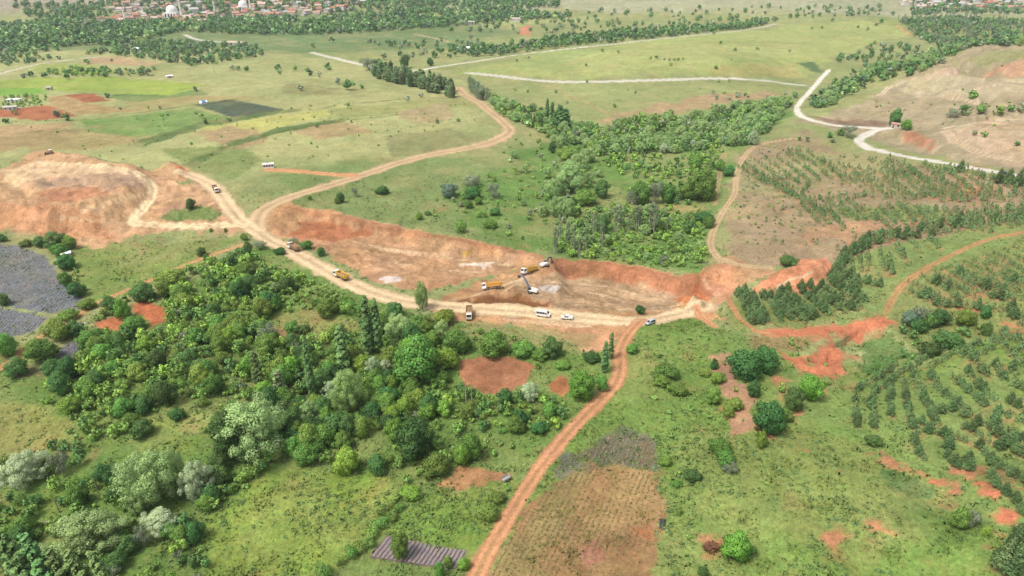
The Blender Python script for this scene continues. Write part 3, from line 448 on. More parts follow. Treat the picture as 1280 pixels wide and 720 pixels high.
PAINT = [
([(-1694,1669),(-299,1732),(-278,1504),(-502,1492),(-708,1414),(-876,1437),(-1276,1241)],(0.22,0.191,0.135),60,60,0.5,None,1.0),
([(-299,1732),(1623,1747),(1297,1383),(421,1483),(99,1514),(-263,1510)],(0.235,0.232,0.135),60,60,0.5,None,1.0),
([(-1276,1241),(-259,1484),(0,1215),(-93,1038),(-346,906),(-898,847)],(0.101,0.144,0.053),40,40,0.9,None,1.0),
([(-74,811),(0,879),(64,951),(191,1075),(307,1158),(529,1338),(731,1361),(652,1201),(501,1021),(329,803),(229,776),(52,762)],(0.214,0.238,0.076),12,12,0.75,None,1.0),
([(0,736),(222,749),(301,730),(197,656),(96,590),(36,615)],(0.191,0.208,0.076),8,8,0.75,None,1.0),
([(64,580),(116,624),(189,684),(264,719),(270,702),(194,643),(128,608),(86,566)],(0.258,0.185,0.097),8,10,0.4,None,1.0),
([(155,491),(226,518),(232.7,422.3),(269.1,332.1),(250.5,281.8),(194.9,282.2),(162.7,273.6),(145.1,276.4),(106.9,285.2),(104.1,313.5),(127.5,375.7)],(0.214,0.159,0.09),6,8,0.45,None,1.0),
([(230,546),(286,588),(352,642),(427,692),(810,1103),(1013,1061),(353.6,334.9),(280.5,355.4),(267.8,413.5),(265,497)],(0.226,0.185,0.109),6,8,0.45,None,1.0),
([(0,493),(39,550),(93,567),(169,602),(263,629),(169,481),(136.7,407.0),(108.1,335.6),(87.8,281.2),(46.2,298.4),(19.5,302.2),(-20.9,329.7),(-44.8,358.8),(-39.7,405.2)],(0.087,0.149,0.034),10,10,0.95,None,1.0),
([(-167.2,447.8),(-22.8,476.8),(0.0,471.4),(-38.1,385.6),(-16.5,324.7),(-83.8,353.4),(-119.0,369.6)],(0.126,0.164,0.053),8,8,0.85,None,1.0),
([(-220.1,320.9),(-135.9,325.8),(-148.4,295.3),(-170.0,261.7),(-183.0,260.0),(-209.0,287.1)],(0.122,0.164,0.038),4,5,0.9,None,1.0),
([(-321.6,226.6),(-175.7,219.3),(-149.0,254.3),(-125.8,319.5),(-62.4,262.5),(-26.1,242.2),(39.5,221.1),(33.1,194.6),(-9.5,112.0),(-167.6,83.0)],(0.094,0.149,0.032),6,6,0.95,None,1.0),
([(39.5,221.1),(69.5,246.6),(105.4,211.9),(121.4,196.0),(182.0,202.1),(150.6,73.2),(-12.6,81.4),(-4.2,131.0)],(0.113,0.169,0.036),8,8,0.9,None,1.0),
([(52.3,159.1),(89.6,171.1),(108.9,151.9),(107.4,125.9),(88.1,116.8),(62.4,119.0),(48.4,133.2)],(0.14,0.174,0.045),8,8,0.8,None,1.0),
([(83.6,238.6),(93.4,211.2),(112.4,188.8),(168.0,184.3),(122.4,105.9),(110.3,124.7),(104.9,152.6),(89.6,171.1)],(0.122,0.174,0.045),8,8,0.75,None,1.0),
([(140.2,268.7),(239.5,291.7),(186.5,201.0),(146.4,203.8),(141.7,228.5),(111.2,227.4),(89.9,233.3),(94.7,259.5),(120.4,252.7)],(0.135,0.159,0.048),8,8,0.75,None,1.0),
([(-910,971),(-380,1001),(-74,820),(-15,647),(-46,484),(-161.0,428.8),(-207.4,428.2),(-309.0,446.0),(-458.2,454.2)],(0.232,0.238,0.094),15,12,0.7,None,1.0),
([(-430,546),(-366,569),(-353,548),(-379,517),(-399,502)],(0.285,0.191,0.094),2,2,0.6,None,0.9),
([(-376,512),(-351,543),(-322,560),(-267,512),(-301,485),(-340.8,475.7)],(0.238,0.18,0.076),2,2,0.6,None,0.9),
([(-363,575),(-287,618),(-226,568),(-287,516),(-334,534)],(0.109,0.174,0.045),2,2,0.6,None,0.9),
([(-250,547),(-224,564),(-149,611),(-149,580),(-211,508)],(0.265,0.265,0.076),2,2,0.6,None,0.9),
([(-391,681),(-312,699),(-292,673),(-334,642),(-382,662)],(0.09,0.149,0.043),2,2,0.6,None,0.9),
([(-364,643),(-305,671),(-224,650),(-289,640),(-325,608)],(0.251,0.202,0.083),2,2,0.6,None,0.9),
([(-183,536),(-144,561),(-105,524),(-143,503)],(0.232,0.169,0.08),2,2,0.6,None,0.9),
([(-97,514),(-51,543),(-24,512),(-58,483),(-83.5,464.1)],(0.164,0.164,0.067),2,2,0.6,None,0.9),
([(-253,483),(-199,493),(-170.5,457.9),(-175.5,411.9),(-209.5,433.2)],(0.122,0.159,0.048),2,2,0.6,None,0.9),
([(0,943),(130,967),(79,874),(9,810)],(0.191,0.232,0.076),2,2,0.6,None,0.9),
([(59,880),(242,984),(436,1090),(365,905),(198,797),(71,779)],(0.238,0.251,0.087),8,8,0.7,None,0.8),
([(216,797),(338,856),(323,789),(229,776)],(0.258,0.22,0.08),8,8,0.7,None,0.8),
([(-611,745),(-526,770),(-444,781),(-313,726),(-329,673),(-466,701),(-541,652)],(0.196,0.245,0.045),4,3,0.9,None,1.0),
([(-592,719),(-481,712),(-457,684),(-541,652)],(0.122,0.22,0.034),4,3,0.9,None,1.0),
([(-486,597),(-420,628),(-372,589),(-401,571),(-422,582)],(0.238,0.09,0.045),3,3,0.2,'ploughed_field',1.0),
([(-435,674),(-410,684),(-379,652),(-396,640),(-415,653)],(0.232,0.087,0.041),3,3,0.2,'ploughed_field',1.0),
([(-447,664),(-434,673),(-396,640),(-333,617),(-332,608),(-372,592),(-419,628)],(0.258,0.18,0.08),4,4,0.4,None,1.0),
([(-290,631),(-265,648),(-197,600),(-226,567)],(0.055,0.07,0.045),2.5,1.5,0.5,'market_garden',1.0),
([(-540,921),(-510,928),(-425,868),(-436,849),(-487,863),(-528,868)],(0.271,0.196,0.101),4,5,0.4,None,1.0),
([(-582,859),(-528,868),(-456,822),(-413,810),(-476,791),(-551,810)],(0.191,0.22,0.055),5,5,0.8,None,1.0),
([(-248,533),(-227,553),(-184,512),(-195,484),(-215,497)],(0.232,0.169,0.083),6,7,0.45,None,1.0),
([(-425,514),(-366,536),(-341,548),(-330,496),(-361.3,472.6),(-396.7,474.4)],(0.214,0.159,0.073),8,9,0.5,None,1.0),
([(-282,507),(-259,567),(-213,589),(-184,612),(-182,604),(-208,576),(-250,552),(-268,490)],(0.076,0.109,0.032),4,3,0.9,None,1.0),
([(-221.9,443.7),(-210,505),(-188,533),(-139,567),(-136,555),(-181,520),(-204,489),(-211.0,436.8)],(0.076,0.109,0.032),4,3,0.9,None,1.0),
([(-161,603),(-102,630),(-16,696),(-29,623),(-95,583),(-144,561)],(0.185,0.196,0.067),7,7,0.7,None,1.0),
([(-102,583),(-78,616),(-58,642),(-53,568),(-78,556)],(0.238,0.191,0.094),6,6,0.5,None,1.0),
([(-230,719),(-168,697),(-167,658),(-221,664)],(0.191,0.18,0.076),6,6,0.55,None,1.0),
([(-375,989),(-170,946),(-136,858),(-258,961)],(0.169,0.196,0.061),8,8,0.8,None,1.0),
([(10,1163),(17,1293),(35,1314),(29,1156)],(0.345,0.154,0.083),3,3,0.2,'ploughed_field',1.0),
([(-62,1409),(32,1440),(191,1454),(167,1386),(0,1283)],(0.214,0.232,0.087),15,12,0.7,None,1.0),
([(-211,1119),(-102,1146),(-97,1096),(-190,1067)],(0.087,0.135,0.048),8,6,0.9,None,1.0),
([(-76,1456),(-32,1441),(-33,1369),(-67,1397)],(0.117,0.22,0.05),8,6,0.9,None,1.0),
([(346,861),(368,869),(364,823),(354,817)],(0.067,0.105,0.041),4,3,0.7,None,1.0),
([(912,1602),(1159,1623),(1037,1440),(871,1507)],(0.191,0.191,0.097),20,15,0.6,None,1.0),
([(-354.4,416.9),(-311.3,402.3),(-316.4,432.6),(-324.2,476.4),(-259.8,423.6),(-236.3,423.2),(-230.2,439.0),(-226.2,444.6),(-215.2,436.8),(-198.4,416.4),(-173.6,390.5),(-150.3,354.4),(-136.5,337.2),(-136.8,328.2),(-164.1,333.6),(-184.2,335.3),(-196.6,330.0),(-200.9,322.3),(-208.5,312.2),(-236.6,321.2),(-263.8,326.7),(-293.7,334.2)],(0.349,0.214,0.115),1.5,3,0.05,'spoil_heap',1.0),
([(-310.0,400.0),(-304.6,422.1),(-269.2,414.4),(-235.3,414.1),(-220.3,406.6),(-247.0,390.8),(-276.3,391.9),(-288.3,373.8)],(0.428,0.3,0.176),4,4,0.05,None,1.0),
([(-266.4,364.7),(-257.4,372.3),(-237.1,376.2),(-225.4,364.8),(-235.8,357.4),(-242.5,349.9),(-252.6,351.6)],(0.314,0.153,0.083),2.5,3,0.05,None,1.0),
([(-280.8,384.2),(-258.2,393.8),(-238.4,401.4),(-223.8,397.9),(-217.7,382.3),(-232.6,371.9),(-246.2,387.8),(-267.0,369.4)],(0.287,0.192,0.122),3,3,0.05,None,1.0),
([(-272.8,344.2),(-250.3,348.5),(-220.3,345.9),(-201.8,324.3),(-237.3,322.5),(-269.7,329.3)],(0.364,0.192,0.1),4,4,0.05,None,1.0),
([(-223.9,440.6),(-217.7,440.2),(-208.8,426.6),(-207.8,412.9)],(0.364,0.131,0.06),2,2,0.05,None,1.0),
([(-196.6,361.2),(-191.2,375.8),(-176.9,365.7),(-159.2,360.8),(-163.5,354.7),(-187.9,353.6),(-189.3,347.6)],(0.3,0.177,0.107),3,2,0.1,None,1.0),
([(-193.6,351.2),(-191.0,360.8),(-184.5,368.4),(-171.1,364.9),(-160.6,357.3),(-158.6,344.3),(-187.7,348.5)],(0.113,0.154,0.043),1.5,2,0.9,None,1.0),
([(-207.3,405.0),(-200.8,410.2),(-194.7,402.0),(-202.3,399.1)],(0.13,0.164,0.05),1,1,0.9,None,1.0),
([(-136.8,330.5),(-142.7,361.0),(-136.0,368.3),(-133.7,376.0),(-115.2,364.2),(-88.0,352.6),(-60.3,342.2),(-33.5,331.0),(0.0,314.8),(17.3,306.7),(12.2,294.2),(0.0,295.5),(-11.4,290.5),(-28.9,275.0),(-39.0,269.2),(-49.4,268.0),(-60.8,273.1),(-74.5,287.0),(-91.9,305.2),(-105.5,318.8),(-117.4,324.6),(-125.4,324.3)],(0.328,0.187,0.096),1.2,2.5,0.05,'excavation',1.0),
([(-116.2,334.7),(-114.2,350.0),(-95.9,348.3),(-72.9,340.6),(-76.6,335.7),(-90.9,325.3),(-103.6,319.5)],(0.274,0.111,0.052),4,5,0.05,None,1.0),
([(-81.1,317.5),(-50.2,329.4),(0.0,308.1),(5.8,299.4),(-15.1,290.4),(-36.1,275.0),(-57.2,273.2)],(0.314,0.187,0.1),5,5,0.05,None,1.0),
([(-127.1,366.0),(-87.8,351.4),(-33.4,329.8),(16.6,306.7),(15.6,303.1),(-33.0,325.0),(-86.4,344.6),(-120.5,358.3)],(0.267,0.135,0.068),2,2,0.05,None,1.0),
([(-25.8,302.7),(-19.7,305.6),(-7.1,307.7),(-10.2,303.7),(-13.2,299.2),(-17.6,302.2)],(0.453,0.364,0.292),1,1,0.0,None,1.0),
([(-59.8,275.7),(-57.5,279.0),(-50.5,280.2),(-50.4,274.7),(-55.5,271.5)],(0.445,0.356,0.299),1,1,0.0,None,1.0),
([(-26.7,314.9),(-21.0,315.8),(-20.2,315.2),(-24.1,312.8)],(0.384,0.239,0.064),1,1,0.0,None,1.0),
([(-32.0,252.6),(-28.1,266.1),(-14.9,284.5),(3.8,296.8),(17.2,303.1),(46.5,300.3),(60.6,292.6),(76.9,280.9),(85.4,279.0),(96.1,295.7),(103.8,301.5),(108.0,282.8),(108.2,272.1),(100.4,267.5),(89.2,257.9),(76.2,247.0),(52.5,244.1),(19.9,247.1),(-13.5,252.3)],(0.314,0.177,0.089),1.2,2.5,0.05,'excavation',1.0),
([(0.0,280.0),(22.7,290.7),(52.5,287.9),(75.3,272.4),(69.2,252.4),(46.6,248.4),(20.0,249.4),(6.9,261.3)],(0.28,0.187,0.107),4,4,0.05,None,1.0),
([(18.7,302.2),(31.1,302.0),(46.4,299.4),(60.3,290.9),(76.6,279.4),(89.9,282.7),(98.6,278.9),(95.0,272.7),(78.5,254.4),(74.9,269.5),(70.6,274.9),(55.8,284.4),(38.1,292.7),(18.7,288.4)],(0.267,0.119,0.06),2,2.5,0.05,None,1.0),
([(-23.6,261.1),(-14.0,264.3),(3.5,264.7),(17.1,257.2),(15.4,250.9),(0.0,252.6),(-13.5,252.3),(-21.1,254.9)],(0.169,0.076,0.032),1.5,2,0.05,None,1.0),
([(18.1,275.6),(22.4,274.9),(19.1,267.3),(15.3,269.1)],(0.42,0.372,0.312),0.8,0.6,0.0,None,1.0),
([(11.6,275.0),(17.4,276.7),(14.2,269.2)],(0.388,0.349,0.299),0.8,0.6,0.0,None,1.0),
([(72.6,266.9),(82.9,271.4),(88.0,266.3),(81.2,253.9),(73.0,254.2)],(0.314,0.111,0.047),1.5,2,0.05,None,1.0),
([(86.8,277.3),(100.6,294.4),(101.8,273.9),(89.7,259.7)],(0.349,0.172,0.093),3,3,0.05,None,1.0),
([(105.1,264.0),(112.0,269.7),(120.3,269.0),(132.4,285.6),(144.2,285.8),(143.2,274.3),(129.5,257.6),(117.7,254.1),(109.5,259.1)],(0.364,0.158,0.083),1.5,2,0.05,'spoil_heap',1.0),
([(111.1,259.5),(122.6,260.4),(140.2,280.0),(138.3,270.0),(126.0,257.3),(117.2,254.8)],(0.42,0.192,0.1),2,2,0.05,None,1.0),
([(103.8,281.1),(115.7,279.2),(120.1,268.5),(110.9,269.4),(104.1,269.4)],(0.307,0.185,0.094),2,2,0.2,None,1.0),
([(-33.6,251.1),(-6.6,248.1),(32.5,241.5),(51.5,238.6),(69.7,247.4),(84.5,259.6),(85.6,243.2),(78.4,231.6),(74.5,240.3),(65.5,243.7),(55.3,233.5),(44.9,226.8),(37.5,217.9),(28.4,216.6),(18.7,228.5),(0.0,236.5),(-22.7,240.7)],(0.349,0.192,0.096),1.5,3,0.1,'graded_earth',1.0),
([(-16.2,239.1),(3.2,236.4),(18.9,231.8),(31.7,227.7),(28.7,219.8),(15.2,220.0),(0.0,225.3),(-20.6,233.1)],(0.196,0.169,0.067),4,5,0.6,None,0.65),
([(49.7,237.3),(69.5,246.6),(76.1,240.1),(76.8,234.6),(54.2,219.2),(44.4,214.5)],(0.101,0.154,0.03),2,2,0.95,None,1.0),
([(87.3,245.5),(95.7,259.3),(98.5,249.9),(95.0,229.6),(87.8,226.4),(85.4,233.9)],(0.126,0.159,0.041),2,2,0.85,None,1.0),
([(-20.1,212.1),(-12.0,215.7),(0.0,215.4),(8.1,208.2),(5.0,197.8),(-1.6,190.5),(-9.8,191.5),(-16.9,198.1)],(0.243,0.111,0.057),1.2,1.2,0.08,'ploughed_field',1.0),
([(12.3,196.7),(17.0,201.6),(21.3,198.5),(17.8,187.7),(13.6,190.9)],(0.255,0.108,0.05),1,1,0.08,'ploughed_field',1.0),
([(-169.3,239.6),(-161.9,246.2),(-156.8,240.1),(-152.8,230.8),(-164.3,235.1)],(0.321,0.115,0.052),1,1,0.05,'ploughed_field',1.0),
([(-162.1,256.7),(-155.6,257.4),(-144.3,249.9),(-139.6,240.1),(-143.5,235.2),(-151.7,244.4),(-157.1,247.3)],(0.328,0.111,0.05),1,1,0.05,'ploughed_field',1.0),
([(-21.5,148.3),(-15.4,156.2),(0.0,152.7),(-1.8,148.8),(-7.2,143.5)],(0.271,0.14,0.064),1,1.2,0.4,'garden_plot',1.0),
([(-36.5,123.8),(-33.0,131.4),(-11.4,124.7),(-13.7,119.1)],(0.117,0.087,0.073),0.6,0.3,0.2,'seedbed',1.0),
([(-286.7,313.5),(-254.9,312.7),(-243.3,312.6),(-225.7,301.4),(-208.5,283.0),(-186.2,262.2),(-182.4,251.0),(-193.6,248.8),(-219.1,256.9),(-248.3,259.6)],(0.101,0.107,0.109),1.5,1.5,0.6,'lavender_field',1.0),
([(-246.2,256.8),(-217.3,254.2),(-191.2,246.0),(-189.1,233.1),(-200.4,229.0),(-222.2,224.8)],(0.105,0.109,0.117),1.5,1.5,0.6,'lavender_field',1.0),
([(-170.2,214.0),(-172.2,224.7),(-169.0,227.9),(-163.9,221.0),(-164.5,213.6)],(0.101,0.094,0.109),1.2,1,0.5,'lavender_field',1.0),
([(-179.9,211.4),(-166.4,213.7),(-156.9,218.4),(-166.3,203.6),(-176.3,201.3)],(0.117,0.117,0.05),3,3,0.6,None,1.0),
([(-8.0,112.9),(-3.0,122.9),(1.1,133.3),(11.3,147.0),(22.3,155.2),(42.7,150.6),(40.1,134.4),(34.9,118.7),(29.8,109.3)],(0.214,0.126,0.055),1.2,1.6,0.4,'fallow_field',1.0),
([(11.4,148.7),(15.4,157.1),(26.1,168.0),(37.2,170.8),(45.5,164.7),(42.3,150.7),(22.3,155.2)],(0.101,0.101,0.067),3,3,0.6,'fallow_field',1.0),
([(-8.0,112.9),(0.0,132.8),(11.3,146.7),(20.4,152.4),(20.9,141.0),(10.1,124.6),(2.8,111.6)],(0.149,0.14,0.05),5,6,0.6,None,0.55),
([(20.4,135.6),(30.1,151.8),(41.7,150.0),(37.7,131.7),(33.1,129.1),(22.2,124.2)],(0.245,0.159,0.067),4,5,0.4,None,1.0),
([(34.1,134.8),(38.1,135.7),(35.5,125.0),(33.2,125.9)],(0.292,0.117,0.05),2,3,0.3,None,1.0),
([(16.0,121.9),(21.4,125.6),(23.6,118.9),(18.3,115.6)],(0.238,0.109,0.067),2,3,0.35,None,1.0),
([(-82.9,137.8),(-73.9,156.2),(-62.9,159.8),(-32.7,152.1),(-31.6,144.8),(-43.6,118.3),(-74.3,114.9)],(0.126,0.18,0.03),3,3,0.9,None,1.0),
([(-36.2,132.3),(-21.6,146.8),(0.0,150.0),(-4.1,128.2),(-8.1,123.7),(-29.5,130.2)],(0.109,0.164,0.03),3,3,0.9,None,1.0),
([(-190.5,189.6),(-156.3,187.1),(-141.1,181.2),(-136.1,165.6),(-153.7,158.5),(-167.7,158.2)],(0.159,0.169,0.043),4,4,0.8,None,1.0),
([(-122.3,177.9),(-112.0,187.7),(-99.2,184.2),(-96.6,173.4),(-111.3,170.9)],(0.144,0.185,0.041),3,3,0.9,None,1.0),
([(-125.7,151.6),(-111.3,170.9),(-96.6,173.4),(-99.1,165.7),(-115.4,145.2),(-137.4,134.0),(-141.2,139.7)],(0.109,0.164,0.03),3,3,0.9,None,1.0),
([(-97.2,245.8),(-79.2,246.3),(-59.0,240.6),(-58.7,233.3),(-74.4,226.0),(-98.1,233.1)],(0.164,0.169,0.05),3,3,0.75,None,1.0),
([(-96.9,234.3),(-82.9,235.2),(-75.4,230.2),(-90.1,227.1)],(0.238,0.159,0.073),2,3,0.4,None,1.0),
([(-120.6,211.5),(-105.4,218.3),(-94.8,213.1),(-109.5,205.7)],(0.109,0.149,0.034),3,3,0.8,None,1.0),
([(105.5,205.9),(113.1,212.7),(119.3,217.1),(119.3,209.9),(116.9,199.0),(109.4,195.5),(105.5,198.9)],(0.307,0.126,0.067),3.5,3.5,0.2,None,0.85),
([(95.6,226.9),(111.8,229.1),(130.2,229.7),(144.6,231.6),(145.6,224.4),(140.6,222.7),(135.8,223.7),(132.0,218.3),(126.7,221.2),(122.1,222.7),(96.9,221.4)],(0.307,0.126,0.067),3.5,3.5,0.2,None,0.85),
([(126.3,220.1),(130.6,218.3),(123.6,205.5),(121.8,209.1)],(0.307,0.126,0.067),3.5,3.5,0.2,None,0.85),
([(98.0,211.6),(104.7,210.0),(106.1,204.4),(107.6,195.9),(99.5,196.8),(96.1,202.5)],(0.307,0.126,0.067),3.5,3.5,0.2,None,0.85),
([(69.6,183.2),(71.2,179.0),(69.2,169.0),(66.2,168.7)],(0.307,0.126,0.067),3.5,3.5,0.2,None,0.85),
([(89.3,193.4),(92.5,189.5),(87.0,177.7),(85.2,179.8)],(0.307,0.126,0.067),3.5,3.5,0.2,None,0.85),
([(104.6,195.4),(106.1,190.3),(101.8,182.8)],(0.307,0.126,0.067),3.5,3.5,0.2,None,0.85),
([(102.3,151.0),(104.8,151.4),(106.6,144.8),(104.4,143.7),(102.7,146.5)],(0.307,0.126,0.067),3.5,3.5,0.2,None,0.85),
([(110.9,137.3),(113.7,137.4),(114.6,134.1),(113.0,132.6),(110.5,134.1)],(0.307,0.126,0.067),3.5,3.5,0.2,None,0.85),
([(109.3,140.5),(111.3,140.3),(110.5,138.0),(108.7,138.1)],(0.307,0.126,0.067),3.5,3.5,0.2,None,0.85),
([(116.6,139.0),(119.7,138.9),(117.6,135.9),(116.2,136.5)],(0.307,0.126,0.067),3.5,3.5,0.2,None,0.85),
([(101.4,127.0),(106.4,130.9),(104.9,127.1),(101.8,125.4)],(0.307,0.126,0.067),3.5,3.5,0.2,None,0.85),
([(108.6,131.3),(110.1,130.0),(109.3,127.9),(107.9,128.7)],(0.307,0.126,0.067),3.5,3.5,0.2,None,0.85),
([(119.3,133.5),(119.9,131.5),(118.0,123.1),(118.1,117.6),(116.5,117.2),(116.8,122.1)],(0.307,0.126,0.067),3.5,3.5,0.2,None,0.85),
([(124.7,139.2),(126.3,138.6),(124.8,128.3),(122.7,127.9)],(0.307,0.126,0.067),3.5,3.5,0.2,None,0.85),
([(107.3,109.5),(112.0,113.7),(111.7,112.2),(106.7,107.3),(104.1,104.5),(103.3,105.2)],(0.307,0.126,0.067),3.5,3.5,0.2,None,0.85),
([(139.3,157.6),(145.7,162.1),(145.9,159.5),(139.2,153.4),(136.9,153.4)],(0.307,0.126,0.067),3.5,3.5,0.2,None,0.85),
([(82.7,153.4),(85.5,153.7),(84.5,151.3),(82.1,151.9)],(0.307,0.126,0.067),3.5,3.5,0.2,None,0.85),
([(110.2,185.5),(114.9,188.6),(111.3,182.3)],(0.307,0.126,0.067),3.5,3.5,0.2,None,0.85),
([(138.0,222.2),(141.4,221.1),(138.8,218.0)],(0.307,0.126,0.067),3.5,3.5,0.2,None,0.85),
([(168.8,232.8),(177.2,225.3),(174.5,222.7),(165.9,229.9)],(0.307,0.126,0.067),3.5,3.5,0.2,None,0.85),
([(182.4,241.8),(195.9,241.6),(192.8,232.6),(179.9,235.1)],(0.307,0.126,0.067),3.5,3.5,0.2,None,0.85),
([(173.4,213.4),(185.3,211.3),(181.8,205.6),(172.6,209.9)],(0.307,0.126,0.067),3.5,3.5,0.2,None,0.85),
([(221.5,353.7),(242.5,354.3),(250.6,340.2),(230.6,333.1),(218.6,340.9)],(0.307,0.126,0.067),3.5,3.5,0.2,None,0.85),
([(161.6,302.9),(182.2,306.9),(181.3,297.7),(154.9,287.4)],(0.307,0.126,0.067),3.5,3.5,0.2,None,0.85),
([(194.8,316.9),(211.3,312.5),(207.1,304.7),(194.4,308.6)],(0.307,0.126,0.067),3.5,3.5,0.2,None,0.85),
([(275.5,397.9),(268.0,369.5),(254.7,358.2),(255.6,373.8)],(0.307,0.126,0.067),3.5,3.5,0.2,None,0.85),
([(75.5,123.9),(79.8,124.9),(82.2,121.0),(77.1,118.0)],(0.307,0.126,0.067),3.5,3.5,0.2,None,0.85),
([(87.5,125.4),(91.9,125.5),(92.3,122.1),(88.2,121.4)],(0.307,0.126,0.067),3.5,3.5,0.2,None,0.85),
([(48.0,123.2),(51.4,124.7),(51.9,121.7),(48.3,120.4)],(0.307,0.126,0.067),3.5,3.5,0.2,None,0.85),
([(110.5,196.2),(109.9,190.4),(106.6,187.8)],(0.307,0.126,0.067),3.5,3.5,0.2,None,0.85),
([(105.5,205.9),(113.1,212.7),(119.3,217.1),(119.3,209.9),(116.9,199.0),(109.4,195.5),(105.5,198.9)],(0.337,0.122,0.061),2.5,2.5,0.16,None,1.0),
([(95.4,226.3),(111.6,228.5),(130.0,229.3),(144.4,231.0),(145.6,224.4),(140.8,223.0),(135.9,224.0),(133.0,221.5),(126.3,220.9),(122.3,223.2),(97.0,222.0)],(0.337,0.122,0.061),2.5,2.5,0.16,None,1.0),
([(98.2,208.3),(104.1,208.5),(106.7,203.9),(108.2,196.0),(100.6,198.1)],(0.337,0.122,0.061),2.5,2.5,0.16,None,1.0),
([(119.1,132.2),(119.5,130.9),(117.7,122.6),(117.8,118.2),(116.7,118.1),(117.0,122.5)],(0.337,0.122,0.061),2.5,2.5,0.16,None,1.0),
([(111.1,136.9),(113.6,137.1),(114.3,134.2),(112.7,133.3)],(0.337,0.122,0.061),2.5,2.5,0.16,None,1.0),
([(71.3,209.2),(79.0,210.0),(77.9,194.1),(78.2,180.3),(74.2,164.3),(67.3,164.1),(69.3,179.5),(70.5,196.5)],(0.271,0.154,0.09),2,2.5,0.25,None,1.0),
([(73.4,163.3),(86.0,171.4),(92.1,177.6),(91.7,173.2),(80.6,163.1),(73.3,159.3)],(0.258,0.135,0.067),2,2.5,0.3,None,1.0),
([(91.4,223.2),(111.5,220.2),(105.4,211.9),(93.4,211.2),(86.4,217.0)],(0.191,0.144,0.061),4,4,0.5,None,1.0),
([(100.1,142.9),(103.9,142.8),(109.2,134.4),(107.2,131.6),(101.4,132.1),(100.1,137.7)],(0.064,0.117,0.032),1.2,1.5,0.95,None,1.0),
([(133.6,221.5),(140.6,219.2),(145.1,211.3),(140.0,201.3),(125.9,194.4),(122.4,200.9)],(0.061,0.122,0.03),3,3,0.95,None,1.0),
([(102.3,138.7),(107.4,125.9),(112.1,116.5),(105.1,116.2),(96.8,123.7)],(0.08,0.13,0.028),4,4,0.95,None,1.0),
([(284,503),(292,490),(280.3,444.0),(276.0,441.1),(278.6,478.5)],(0.287,0.144,0.083),2,3,0.1,None,1.0),
([(359,629),(378,632),(423,652),(380,611)],(0.314,0.236,0.162),2,3,0.1,None,1.0),
([(423,634),(436,634),(465,627),(441,588)],(0.328,0.197,0.118),4,6,0.1,None,1.0),
([(292.7,459.3),(344,499),(387,489),(299.6,363.9),(283.5,379.1),(286.2,420.4)],(0.307,0.231,0.143),4,5,0.1,None,1.0),
([(244,566),(265,554),(291,529),(284,516),(249,530)],(0.164,0.113,0.073),2,3,0.15,None,1.0),
([(86.2,386.8),(111.5,374.5),(109.4,365.8),(85.3,369.5)],(0.208,0.18,0.064),3,3,0.6,None,1.0),
([(140.2,264.7),(152.7,282.0),(186.9,294.0),(253.3,306.7),(241.8,289.8),(172.1,259.8),(148.3,234.8),(127.4,230.2),(129.5,243.2)],(0.14,0.18,0.053),3,4,0.85,None,1.0),
([(207,484),(230.7,428.8),(238.4,386.1),(205.3,383.0),(182.8,419.7)],(0.191,0.18,0.08),6,7,0.7,None,1.0),
([(163.5,346.2),(196.6,337.3),(232.0,321.8),(210.9,311.7),(172.4,327.9)],(0.144,0.169,0.055),4,5,0.8,None,1.0),
([(151.6,325.3),(182.0,323.0),(187.9,310.8),(154.7,304.5),(137.0,297.9)],(0.271,0.164,0.09),4,5,0.3,None,1.0),
([(153.1,446.0),(200.0,464.4),(199.9,407.5),(158.6,367.6),(133.9,386.3)],(0.18,0.174,0.076),6,7,0.7,None,0.7),
([(216.0,396.5),(238.9,362.7),(224.7,344.3),(200.2,362.3)],(0.185,0.169,0.076),5,6,0.7,None,0.7),
([(354,648),(390,613),(429,579),(387,517),(346,556),(350,623)],(0.278,0.232,0.14),5,6,0.35,None,1.0),
([(421,674),(449,669),(496,674),(465,627),(433,641)],(0.191,0.185,0.08),5,6,0.6,None,1.0),
]
